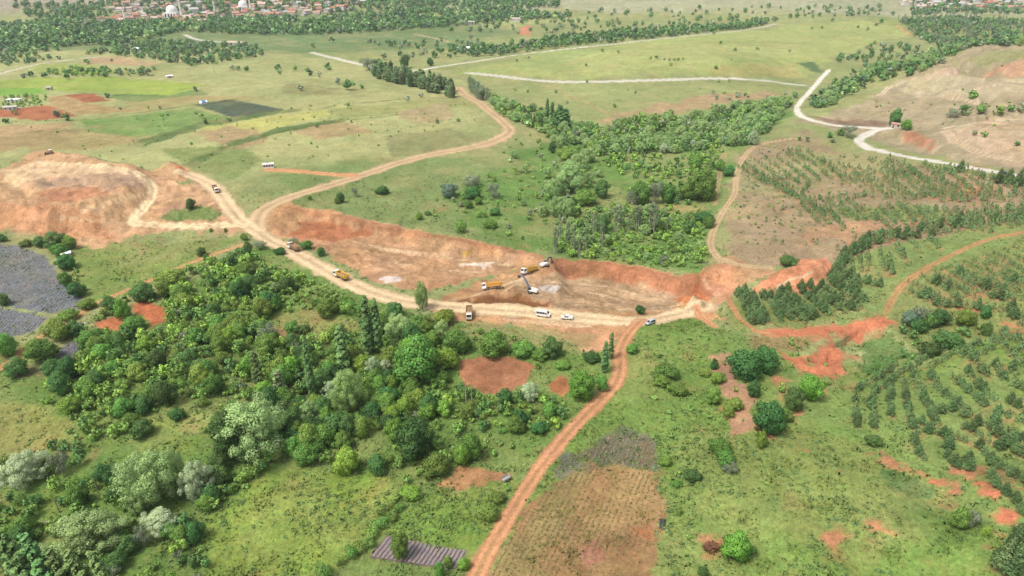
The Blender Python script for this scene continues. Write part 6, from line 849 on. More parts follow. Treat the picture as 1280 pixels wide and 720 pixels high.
([(244.7,314.5),(241.5,295.8)],2.1,1.8,2.8,0.15,1.0,1.4,221),
([(250.2,316.2),(246.9,297.2)],2.1,1.8,2.8,0.15,1.0,1.4,221),
([(164.7,360.6),(175.8,359.9)],3.2,2.2,3.6,0.15,1.0,1.4,221),
([(175.3,360.7),(183.3,353.5)],3.2,2.2,3.6,0.15,1.0,1.4,221),
([(180.8,349.7),(196.3,359.6)],3.2,2.2,3.6,0.15,1.0,1.4,221),
([(193.9,356.3),(200.3,346.8)],3.2,2.2,3.6,0.15,1.0,1.4,221),
([(201.6,350.9),(209.8,345.8)],3.2,2.2,3.6,0.15,1.0,1.4,221),
([(207.5,343.0),(219.0,344.6)],3.2,2.2,3.6,0.15,1.0,1.4,221),
([(219.1,346.2),(230.4,347.2)],3.2,2.2,3.6,0.15,1.0,1.4,221),
([(222.6,334.8),(236.9,341.3)],3.2,2.2,3.6,0.15,1.0,1.4,221),
([(232.0,334.3),(245.3,339.1)],3.2,2.2,3.6,0.15,1.0,1.4,221),
([(242.0,334.6),(253.4,336.8)],3.2,2.2,3.6,0.15,1.0,1.4,221),
([(250.8,333.5),(259.8,332.1)],3.2,2.2,3.6,0.15,1.0,1.4,221),
([(149.7,439.9),(153.8,419.2)],2.6,1.8,3,0.2,1.0,1.4,221),
([(151.8,436.3),(154.3,411.3)],2.6,1.8,3,0.2,1.0,1.4,221),
([(155.8,439.1),(160.1,419.9)],2.6,1.8,3,0.2,1.0,1.4,221),
([(156.8,432.1),(156.1,399.4)],2.6,1.8,3,0.2,1.0,1.4,221),
([(155.0,416.6),(161.4,406.3)],2.6,1.8,3,0.2,1.0,1.4,221),
([(154.8,406.9),(160.6,396.3)],2.6,1.8,3,0.2,1.0,1.4,221),
([(159.4,411.9),(160.4,387.8)],2.6,1.8,3,0.2,1.0,1.4,221),
([(157.1,397.0),(158.7,375.4)],2.6,1.8,3,0.2,1.0,1.4,221),
([(157.6,390.2),(159.8,370.7)],2.6,1.8,3,0.2,1.0,1.4,221),
([(158.5,385.1),(161.8,368.8)],2.6,1.8,3,0.2,1.0,1.4,221),
([(161.2,384.8),(161.4,361.0)],2.6,1.8,3,0.2,1.0,1.4,221),
([(159.6,372.9),(163.2,358.8)],2.6,1.8,3,0.2,1.0,1.4,221),
([(161.6,370.9),(165.0,356.5)],2.6,1.8,3,0.2,1.0,1.4,221),
([(159.5,358.1),(164.7,349.3)],2.6,1.8,3,0.2,1.0,1.4,221),
([(162.6,359.4),(166.0,346.2)],2.6,1.8,3,0.2,1.0,1.4,221),
([(164.2,356.7),(165.5,338.3)],2.6,1.8,3,0.2,1.0,1.4,221),
([(163.7,348.8),(166.8,335.4)],2.6,1.8,3,0.2,1.0,1.4,221),
([(165.5,347.0),(168.6,334.2)],2.6,1.8,3,0.2,1.0,1.4,221),
([(164.4,337.7),(168.1,327.2)],2.6,1.8,3,0.2,1.0,1.4,221),
([(168.1,341.0),(166.2,317.1)],2.6,1.8,3,0.2,1.0,1.4,221),
([(222.7,416.8),(223.7,384.1)],2.6,1.8,3,0.3,1.0,1.4,221),
([(229.4,408.4),(229.2,375.7)],2.6,1.8,3,0.3,1.0,1.4,221),
([(236.1,400.8),(234.3,367.3)],2.6,1.8,3,0.3,1.0,1.4,221),
([(243.8,395.3),(238.5,358.2)],2.6,1.8,3,0.3,1.0,1.4,221),
([(249.9,387.8),(243.6,351.1)],2.6,1.8,3,0.3,1.0,1.4,221),
([(251.6,374.4),(249.1,345.1)],2.6,1.8,3,0.3,1.0,1.4,221),
([(254.8,364.0),(253.8,338.3)],2.6,1.8,3,0.3,1.0,1.4,221),
([(259.4,356.5),(259.0,332.7)],2.6,1.8,3,0.3,1.0,1.4,221),
([(264.9,350.5),(264.8,328.1)],2.6,1.8,3,0.3,1.0,1.4,221),
([(224.6,415.6),(228.7,375.7)],2.8,1.8,3.4,0.2,1.0,1.4,221),
([(232.3,411.5),(234.0,377.5)],2.8,1.8,3.4,0.2,1.0,1.4,221),
([(237.4,402.2),(233.2,363.8)],2.8,1.8,3.4,0.2,1.0,1.4,221),
([(249.3,402.0),(241.2,366.9)],2.8,1.8,3.4,0.2,1.0,1.4,221),
([(252.6,386.9),(244.4,357.9)],2.8,1.8,3.4,0.2,1.0,1.4,221),
([(256.8,368.9),(252.8,344.2)],2.8,1.8,3.4,0.2,1.0,1.4,221),
([(255.8,360.2),(264.0,333.3)],2.8,1.8,3.4,0.2,1.0,1.4,221),
([(256.9,351.7),(264.9,341.4)],2.8,1.8,3.4,0.2,1.0,1.4,221),
([(167.8,426.5),(181.3,403.1)],2.8,1.8,3.4,0.2,1.0,1.4,221),
([(161.3,414.7),(175.4,400.1)],2.8,1.8,3.4,0.2,1.0,1.4,221),
([(163.8,369.6),(175.2,387.3)],2.8,1.8,3.4,0.2,1.0,1.4,221),
([(142.9,360.0),(150.0,349.1)],2.8,1.8,3.4,0.2,1.0,1.4,221),
([(197.9,474.2),(207.3,469.0)],2.8,1.8,3.4,0.2,1.0,1.4,221),
([(191.7,464.8),(195.8,446.8)],2.8,1.8,3.4,0.2,1.0,1.4,221),
([(248.5,372.8),(248.5,372.3)],9,4,4.6,0,1.3,1.7,221),
([(252.4,373.0),(252.2,372.2)],9,4.5,5.1,0,1.3,1.7,221),
([(252.6,369.0),(252.3,368.2)],9,4,4.6,0,1.3,1.7,221),
([(251.0,379.9),(250.4,378.6)],9,3.5,4.1,0,1.3,1.7,221),
([(263.9,341.7),(263.9,341.3)],9,5,5.6,0,1.3,1.7,221),
([(262.1,346.6),(262.1,346.3)],9,5,5.6,0,1.3,1.7,221),
([(258.1,348.1),(258.2,347.8)],9,4.5,5.1,0,1.3,1.7,221),
([(163.7,252.6),(167.2,241.2),(168.6,228.2)],2.0,1.2,2.0,0.18,1.0,1.4,222),
([(168.7,252.1),(171.9,240.7),(173.0,227.5)],2.0,1.2,2.0,0.18,1.0,1.4,222),
([(174.3,252.7),(176.9,240.7),(177.3,227.0)],2.0,1.2,2.0,0.18,1.0,1.4,222),
([(180.8,254.5),(182.5,241.5),(181.6,226.4)],2.0,1.2,2.0,0.18,1.0,1.4,222),
([(187.5,256.5),(188.6,243.0),(186.2,226.3)],2.0,1.2,2.0,0.18,1.0,1.4,222),
([(194.7,259.1),(194.7,244.3),(191.5,227.1)],2.0,1.2,2.0,0.18,1.0,1.4,222),
([(201.7,261.3),(201.7,246.8),(197.9,229.0)],2.0,1.2,2.0,0.18,1.0,1.4,222),
([(208.4,263.1),(209.4,249.9),(204.9,231.6)],2.0,1.2,2.0,0.18,1.0,1.4,222),
([(215.1,264.7),(217.0,253.0),(212.8,235.2)],2.0,1.2,2.0,0.18,1.0,1.4,222),
([(162.5,240.4),(166.0,232.3)],2.2,2.2,3.4,0.15,1.0,1.4,222),
([(169.6,239.6),(172.7,231.4)],2.2,2.2,3.4,0.15,1.0,1.4,222),
([(177.2,239.6),(179.6,230.8)],2.2,2.2,3.4,0.15,1.0,1.4,222),
([(186.1,241.4),(187.1,231.0)],2.2,2.2,3.4,0.15,1.0,1.4,222),
([(195.6,243.9),(196.5,233.7)],2.2,2.2,3.4,0.15,1.0,1.4,222),
([(159.4,246.5),(168.4,234.9)],2.2,2.4,3.6,0.12,1.0,1.4,222),
([(165.8,232.4),(180.0,220.5)],2.2,2.4,3.6,0.12,1.0,1.4,222),
([(181.6,228.4),(191.3,221.3)],2.2,2.4,3.6,0.12,1.0,1.4,222),
([(170.8,248.5),(176.1,238.7)],2.2,2.4,3.6,0.12,1.0,1.4,222),
([(183.9,254.9),(183.7,234.4)],2.2,2.4,3.6,0.12,1.0,1.4,222),
([(181.6,216.2),(185.3,211.3)],2.2,2.4,3.6,0.12,1.0,1.4,222),
([(183.0,220.3),(180.3,209.3)],2.2,2.4,3.6,0.12,1.0,1.4,222),
([(129.3,311.2),(129.3,310.8)],9,2.0,3.0,0,1.0,1.4,223),
([(130.5,302.8),(130.5,302.5)],9,2.0,3.0,0,1.0,1.4,223),
([(139.8,299.4),(139.8,299.1)],9,2.0,3.0,0,1.0,1.4,223),
([(145.5,300.5),(145.5,300.2)],9,2.0,3.0,0,1.0,1.4,223),
([(152.0,292.7),(152.1,292.5)],9,2.0,3.0,0,1.0,1.4,223),
([(144.8,302.8),(144.9,302.5)],9,2.0,3.0,0,1.0,1.4,223),
([(153.9,342.4),(154.0,342.1)],9,2.0,3.0,0,1.0,1.4,223),
([(158.6,344.2),(158.7,343.8)],9,2.0,3.0,0,1.0,1.4,223),
([(167.1,311.3),(167.1,310.9)],9,2.0,3.0,0,1.0,1.4,223),
([(164.8,303.6),(164.7,303.0)],9,2.0,3.0,0,1.0,1.4,223),
([(141.2,335.6),(141.2,335.2)],9,2.0,3.0,0,1.0,1.4,223),
([(156.1,447.2),(159.4,423.8),(156.8,382.9)],2.6,1.7,2.8,0.3,1.0,1.4,221),
([(163.7,449.6),(166.8,426.3),(163.6,385.1)],2.6,1.7,2.8,0.3,1.0,1.4,221),
([(171.7,452.7),(173.8,427.6),(170.2,386.7)],2.6,1.7,2.8,0.3,1.0,1.4,221),
([(180.2,457.1),(180.6,428.4),(177.4,389.5)],2.6,1.7,2.8,0.3,1.0,1.4,221),
([(189.1,462.0),(188.1,431.0),(184.7,392.4)],2.6,1.7,2.8,0.3,1.0,1.4,221),
([(198.4,467.6),(195.9,433.9),(191.2,393.5)],2.6,1.7,2.8,0.3,1.0,1.4,221),
([(207.6,472.6),(202.7,434.5),(197.3,394.0)],2.6,1.7,2.8,0.3,1.0,1.4,221),
([(201.5,439.9),(198.2,408.1),(192.8,370.4)],2.6,1.7,2.8,0.3,1.0,1.4,221),
([(203.4,429.0),(201.2,400.8),(196.4,365.7)],2.6,1.7,2.8,0.3,1.0,1.4,221),
([(206.5,421.2),(204.9,395.3),(201.0,363.1)],2.6,1.7,2.8,0.3,1.0,1.4,221),
([(208.8,412.1),(207.0,386.9),(203.9,357.4)],2.6,1.7,2.8,0.3,1.0,1.4,221),
([(212.3,405.9),(211.0,382.6),(206.8,352.2)],2.6,1.7,2.8,0.3,1.0,1.4,221),
([(217.0,402.6),(216.4,381.5),(211.5,350.6)],2.6,1.7,2.8,0.3,1.0,1.4,221),
([(219.6,395.0),(219.0,374.8),(212.5,342.3)],2.6,1.7,2.8,0.3,1.0,1.4,221),
([(226.0,396.0),(225.6,376.4),(218.8,344.3)],2.6,1.7,2.8,0.3,1.0,1.4,221),
([(229.8,391.6),(228.9,371.7),(221.6,339.7)],2.6,1.7,2.8,0.3,1.0,1.4,221),
([(233.8,387.5),(231.6,366.3),(225.2,336.5)],2.6,1.7,2.8,0.3,1.0,1.4,221),
([(236.3,381.2),(233.2,359.1),(228.3,332.7)],2.6,1.7,2.8,0.3,1.0,1.4,221),
([(238.7,374.8),(235.6,353.6),(231.1,328.4)],2.6,1.7,2.8,0.3,1.0,1.4,221),
([(240.8,368.5),(238.1,348.4),(234.5,325.4)],2.6,1.7,2.8,0.3,1.0,1.4,221),
([(241.7,360.3),(240.4,343.2),(237.0,321.0)],2.6,1.7,2.8,0.3,1.0,1.4,221),
([(244.1,355.0),(243.4,339.3),(240.2,318.0)],2.6,1.7,2.8,0.3,1.0,1.4,221),
([(248.5,353.6),(248.3,338.8),(246.4,319.6)],2.6,1.7,2.8,0.3,1.0,1.4,221),
([(250.7,348.1),(250.8,334.2),(248.0,314.4)],2.6,1.7,2.8,0.3,1.0,1.4,221),
([(253.3,343.6),(253.1,329.7),(251.2,311.5)],2.6,1.7,2.8,0.3,1.0,1.4,221),
([(256.3,340.1),(256.5,327.0),(255.0,309.8)],2.6,1.7,2.8,0.3,1.0,1.4,221),
([(260.0,337.8),(260.5,325.4),(259.1,308.6)],2.6,1.7,2.8,0.3,1.0,1.4,221),
([(169.3,254.5),(171.9,245.2),(172.3,231.6)],2.0,1.2,2.0,0.2,1.0,1.4,222),
([(174.2,256.0),(176.5,246.4),(176.0,231.8)],2.0,1.2,2.0,0.2,1.0,1.4,222),
([(179.7,258.3),(181.7,248.4),(179.8,232.0)],2.0,1.2,2.0,0.2,1.0,1.4,222),
([(185.5,260.9),(187.2,250.7),(183.8,232.6)],2.0,1.2,2.0,0.2,1.0,1.4,222),
([(191.8,264.1),(193.0,253.3),(188.2,233.8)],2.0,1.2,2.0,0.2,1.0,1.4,222),
([(198.3,267.5),(199.2,256.4),(193.6,236.0)],2.0,1.2,2.0,0.2,1.0,1.4,222),
([(203.9,269.7),(205.1,259.0),(199.4,238.7)],2.0,1.2,2.0,0.2,1.0,1.4,222),
([(209.2,271.3),(211.1,261.6),(206.2,242.5)],2.0,1.2,2.0,0.2,1.0,1.4,222),
([(214.4,272.9),(216.8,263.8),(213.6,246.8)],2.0,1.2,2.0,0.2,1.0,1.4,222),
([(220.1,274.9),(222.4,265.9),(220.5,250.5)],2.0,1.2,2.0,0.2,1.0,1.4,222),
]
_g = random.Random(5)
for _q, _step, _w0, _w1, _sk, _h0, _h1, _l in ROWS:       # planted rows, tree by tree
    _c = 0
    for (_x0, _y0), (_x1, _y1) in zip(_q[:-1], _q[1:]):
        _L = math.hypot(_x1-_x0, _y1-_y0)+1e-6; _t = _c
        while _t < _L:
            if _g.random() > _sk:
                _w = _g.uniform(_w0, _w1); TREES.append((_x0+(_x1-_x0)*_t/_L+_g.gauss(0, .22), _y0+(_y1-_y0)*_t/_L+_g.gauss(0, .3), _w, _w*_g.uniform(_h0, _h1), 'c', *LAB[_l]))
            _t += _step*_g.uniform(.7, 1.3)
        _c = _t-_L
def _hash(ix, iy, s):
    n = (ix.astype(np.int64)*374761393 + iy.astype(np.int64)*668265263 + s*1274126177) & 0xffffffff
    n = ((n ^ (n >> 13))*1274126177) & 0xffffffff
    n = ((n ^ (n >> 16))*2246822519) & 0xffffffff
    return ((n ^ (n >> 15)) & 0xffff)/65535.0
def vnoise(x, y, s=0):
    ix = np.floor(x); iy = np.floor(y); fx = x-ix; fy = y-iy
    fx = fx*fx*(3-2*fx); fy = fy*fy*(3-2*fy)
    a = _hash(ix, iy, s); b = _hash(ix+1, iy, s); c = _hash(ix, iy+1, s); d = _hash(ix+1, iy+1, s)
    return (a+(b-a)*fx)*(1-fy)+(c+(d-c)*fx)*fy
def fbm(x, y, scale, octv=3, s=0):
    t = 0; amp = .5; tot = 0; x = x/scale; y = y/scale
    for k in range(octv):
        t = t+amp*(vnoise(x, y, s+k*17)*2-1); tot += amp; amp *= .5; x = x*2.03+11.3; y = y*2.03+5.7
    return t/tot
def smooth(t):
    t = np.clip(t, 0, 1); return t*t*(3-2*t)
def poly_sd(poly, x, y):
    "signed distance, positive inside"
    p = np.asarray(poly, float); q = np.roll(p, -1, 0); best = np.full(x.shape, 1e18); ins = np.zeros(x.shape, bool)
    for (x1, y1), (x2, y2) in zip(p, q):
        dx, dy = x2-x1, y2-y1; L = dx*dx+dy*dy+1e-9
        t = np.clip(((x-x1)*dx+(y-y1)*dy)/L, 0, 1)
        best = np.minimum(best, (x-x1-t*dx)**2+(y-y1-t*dy)**2)
        if y1 != y2:
            ins ^= ((y1 > y) != (y2 > y)) & (x < (x2-x1)*(y-y1)/(y2-y1)+x1)
    d = np.sqrt(best); return np.where(ins, d, -d)
def line_sd(pl, x, y):
    "distance to a polyline, positive on its right-hand side, and the place along it 0..1"
    p = np.asarray(pl, float); best = np.full(x.shape, 1e18); sg = np.ones(x.shape); al = np.zeros(x.shape)
    ln = np.hypot(*(p[1:]-p[:-1]).T); tot = ln.sum(); acc = 0
    for (x1, y1), (x2, y2), L0 in zip(p[:-1], p[1:], ln):
        dx, dy = x2-x1, y2-y1
        t = np.clip(((x-x1)*dx+(y-y1)*dy)/(L0*L0+1e-9), 0, 1)
        d = (x-x1-t*dx)**2+(y-y1-t*dy)**2; m = d < best
        best = np.where(m, d, best); sg = np.where(m, np.where(dx*(y-y1)-dy*(x-x1) < 0, 1., -1.), sg); al = np.where(m, (acc+t*L0)/tot, al)
        acc += L0
    return np.sqrt(best)*sg, al, tot
def near(pts, x, y, m):
    p = np.asarray(pts, float); lo = p.min(0)-m; hi = p.max(0)+m
    return np.nonzero((x > lo[0]) & (x < hi[0]) & (y > lo[1]) & (y < hi[1]))[0]
def base_h(x, y):
    c = np.asarray(CP, float); out = np.zeros(x.shape)
    sc = (14+.10*np.hypot(c[:, 0], c[:, 1]))**2
    for i in range(0, len(x), 40000):
        X = x[i:i+40000, None]; Y = y[i:i+40000, None]
        wt = 1/((((X-c[:, 0])**2+(Y-c[:, 1])**2)/sc)+.25)**2.5
        out[i:i+40000] = (wt*c[:, 2]).sum(1)/wt.sum(1)
    return out
def prep(): pass
def terrain_h(x, y):
    x = np.asarray(x, float); y = np.asarray(y, float)
    h = base_h(x, y)+fbm(x, y, 60, 2, 3)*1.2+fbm(x, y, 9, 2, 8)*.18
    for poly, hh, wd in MOUNDS:
        i = near(poly, x, y, wd)
        if len(i): h[i] += hh*smooth((poly_sd(poly, x[i], y[i])+fbm(x[i], y[i], 8, 2, 5)*2+wd*.3)/wd)
    for pl, dep, wd, run in SCARPS:
        i = near(pl, x, y, wd+run)
        if len(i):
            d, al, tot = line_sd(pl, x[i], y[i]); d = d+fbm(x[i], y[i], 8, 4, 9)*wd*.55
            h[i] -= dep*smooth(d/wd)*(1-smooth((d-wd)/run))*smooth(al*tot/(wd*1.5))*smooth((1-al)*tot/(wd*1.5))
    for poly, amp, sc in RELIEF:
        i = near(poly, x, y, 3)
        if len(i):
            m = smooth((poly_sd(poly, x[i], y[i])+1)/5); n = fbm(x[i], y[i], sc, 4, 21)
            h[i] += amp*m*(1-2*np.abs(n))*.9
    return h
def hz(x, y): return float(terrain_h(np.array([x], float), np.array([y], float))[0])
# ------------------------------------------------------------ helpers
def lin(c): return tuple((((v/255+.055)/1.055)**2.4 if v > 10 else v/3294)/1.6 for v in c)
def tag(o, label=None, cat=None, group=None, kind=None):
    if label: o['label'] = label
    if cat: o['category'] = cat
    if group: o['group'] = group
    if kind: o['kind'] = kind
    return o
def link(name, data, parent=None, mat=None):
    o = bpy.data.objects.new(name, data); COL.objects.link(o)
    if parent: o.parent = parent
    if mat and data is not None and not data.materials: data.materials.append(mat)
    return o
def empty(name, loc=(0, 0, 0), rz=0):
    o = link(name, None); o.empty_display_size = 1; o.location = loc; o.rotation_euler = (0, 0, rz); return o
def mesh_np(name, v, faces, col=None, normals=None, mats=(), matidx=None, smooth_=False, extra=None):
    "faces: (n,4) or (n,3) index array"
    m = bpy.data.meshes.new(name); v = np.asarray(v, np.float32); faces = np.asarray(faces, np.int32); n, k = faces.shape
    m.vertices.add(len(v)); m.vertices.foreach_set('co', v.ravel())
    m.loops.add(n*k); m.loops.foreach_set('vertex_index', faces.ravel())
    m.polygons.add(n); m.polygons.foreach_set('loop_start', np.arange(0, n*k, k, dtype=np.int32)); m.polygons.foreach_set('loop_total', np.full(n, k, np.int32))
    if matidx is not None: m.polygons.foreach_set('material_index', np.asarray(matidx, np.int32))
    if smooth_: m.polygons.foreach_set('use_smooth', np.ones(n, bool))
    if col is not None:
        a = m.color_attributes.new('Col', 'FLOAT_COLOR', 'POINT'); c = np.ones((len(v), 4), np.float32); c[:, :3] = col; a.data.foreach_set('color', c.ravel())
    for key, val in (extra or {}).items():
        a = m.attributes.new(key, 'FLOAT', 'POINT'); a.data.foreach_set('value', np.asarray(val, np.float32))
    for t in mats: m.materials.append(t)
    m.update(calc_edges=True)
    if normals is not None: m.normals_split_custom_set_from_vertices(np.asarray(normals, np.float32))
    return m
def new_mat(name, rough=.9, spec=.2):
    m = bpy.data.materials.new(name); m.use_nodes = True; b = m.node_tree.nodes['Principled BSDF']
    b.inputs['Roughness'].default_value = rough; b.inputs['Specular IOR Level'].default_value = spec; return m, m.node_tree, b
def paint_mat(name, c, rough=.5, spec=.4, dirt=.25, metal=0):
    "paint or sheet metal with dust in uneven patches"
    m, t, b = new_mat(name, rough, spec); N = t.nodes; L = t.links; b.inputs['Metallic'].default_value = metal
    g = N.new('ShaderNodeNewGeometry'); n = N.new('ShaderNodeTexNoise'); n.inputs['Scale'].default_value = 1.3; n.inputs['Detail'].default_value = 6
    L.new(g.outputs['Position'], n.inputs['Vector'])
    mx = N.new('ShaderNodeMix'); mx.data_type = 'RGBA'; mx.inputs['A'].default_value = (*c, 1); mx.inputs['B'].default_value = (.30, .21, .13, 1)
    mr = N.new('ShaderNodeMapRange'); mr.inputs['From Min'].default_value = .35; mr.inputs['From Max'].default_value = .75; mr.inputs['To Max'].default_value = dirt*1.6
    L.new(n.outputs['Fac'], mr.inputs['Value']); L.new(mr.outputs[0], mx.inputs['Factor']); L.new(mx.outputs['Result'], b.inputs['Base Color']); return m
# ground: colour of what lies there per vertex, grain and tufts from noise
def ground_mat():
    m, t, b = new_mat('ground', 1, .05); N = t.nodes; L = t.links
    at = N.new('ShaderNodeVertexColor'); at.layer_name = 'Col'; vg = N.new('ShaderNodeAttribute'); vg.attribute_name = 'veg'
    geo = N.new('ShaderNodeNewGeometry')
    def noise(sc, det=5, rough=.6):
        n = N.new('ShaderNodeTexNoise'); n.inputs['Scale'].default_value = sc; n.inputs['Detail'].default_value = det; n.inputs['Roughness'].default_value = rough
        L.new(geo.outputs['Position'], n.inputs['Vector']); return n.outputs['Fac']
    def rng(v, a, b_, c, d):
        r = N.new('ShaderNodeMapRange'); r.inputs[1].default_value = a; r.inputs[2].default_value = b_; r.inputs[3].default_value = c; r.inputs[4].default_value = d
        L.new(v, r.inputs[0]); return r.outputs[0]
    def math_(op, a, c):
        q = N.new('ShaderNodeMath'); q.operation = op
        for i, v in enumerate((a, c)):
            if isinstance(v, (int, float)): q.inputs[i].default_value = v
            else: L.new(v, q.inputs[i])
        return q.outputs[0]
    def mix(f, a, c, bt='MIX'):
        q = N.new('ShaderNodeMix'); q.data_type = 'RGBA'; q.blend_type = bt
        for k, v in (('Factor', f), ('A', a), ('B', c)):
            if isinstance(v, (int, float)): q.inputs[k].default_value = v
            elif isinstance(v, tuple): q.inputs[k].default_value = v
            else: L.new(v, q.inputs[k])
        return q.outputs['Result']
    f1 = noise(.9, 6, .65); f2 = noise(.22, 4); f3 = noise(.06, 4); f4 = noise(2.6, 3)
    hsv = N.new('ShaderNodeHueSaturation'); L.new(at.outputs['Color'], hsv.inputs['Color'])
    L.new(math_('ADD', .5, math_('MULTIPLY', math_('SUBTRACT', f2, .5), math_('MULTIPLY', vg.outputs['Fac'], .10))), hsv.inputs['Hue'])
    vmul = math_('MULTIPLY', rng(f1, .32, .68, .78, 1.24), rng(f3, .3, .7, .9, 1.1))
    vmul = math_('MULTIPLY', vmul, rng(f4, .32, .68, .86, 1.15))
    vo = N.new('ShaderNodeTexVoronoi'); vo.inputs['Scale'].default_value = .75; vo.inputs['Randomness'].default_value = 1
    L.new(geo.outputs['Position'], vo.inputs['Vector']); ts = rng(vo.outputs['Distance'], .15, .75, 1.13, .88)
    ts = math_('ADD', 1, math_('MULTIPLY', math_('SUBTRACT', ts, 1), math_('MULTIPLY', vg.outputs['Fac'], .9)))
    vmul = math_('MULTIPLY', vmul, ts)
    L.new(vmul, hsv.inputs['Value'])
    # straw and bare crumbs between the grass
    dry = math_('MULTIPLY', rng(noise(.35, 6, .7), .54, .72, 0, .38), vg.outputs['Fac'])
    c = mix(dry, hsv.outputs[0], (.21, .165, .075, 1))
    dk = math_('MULTIPLY', rng(noise(.5, 5, .7), .55, .72, 0, .3), vg.outputs['Fac'])
    c = mix(dk, c, (.085, .12, .036, 1))
    L.new(c, b.inputs['Base Color'])
    bp = N.new('ShaderNodeBump'); bp.inputs['Distance'].default_value = .5; bp.inputs['Strength'].default_value = .8
    L.new(math_('ADD', f1, math_('MULTIPLY', f4, .4)), bp.inputs['Height']); L.new(bp.outputs[0], b.inputs['Normal'])
    return m
GROUND = ground_mat()
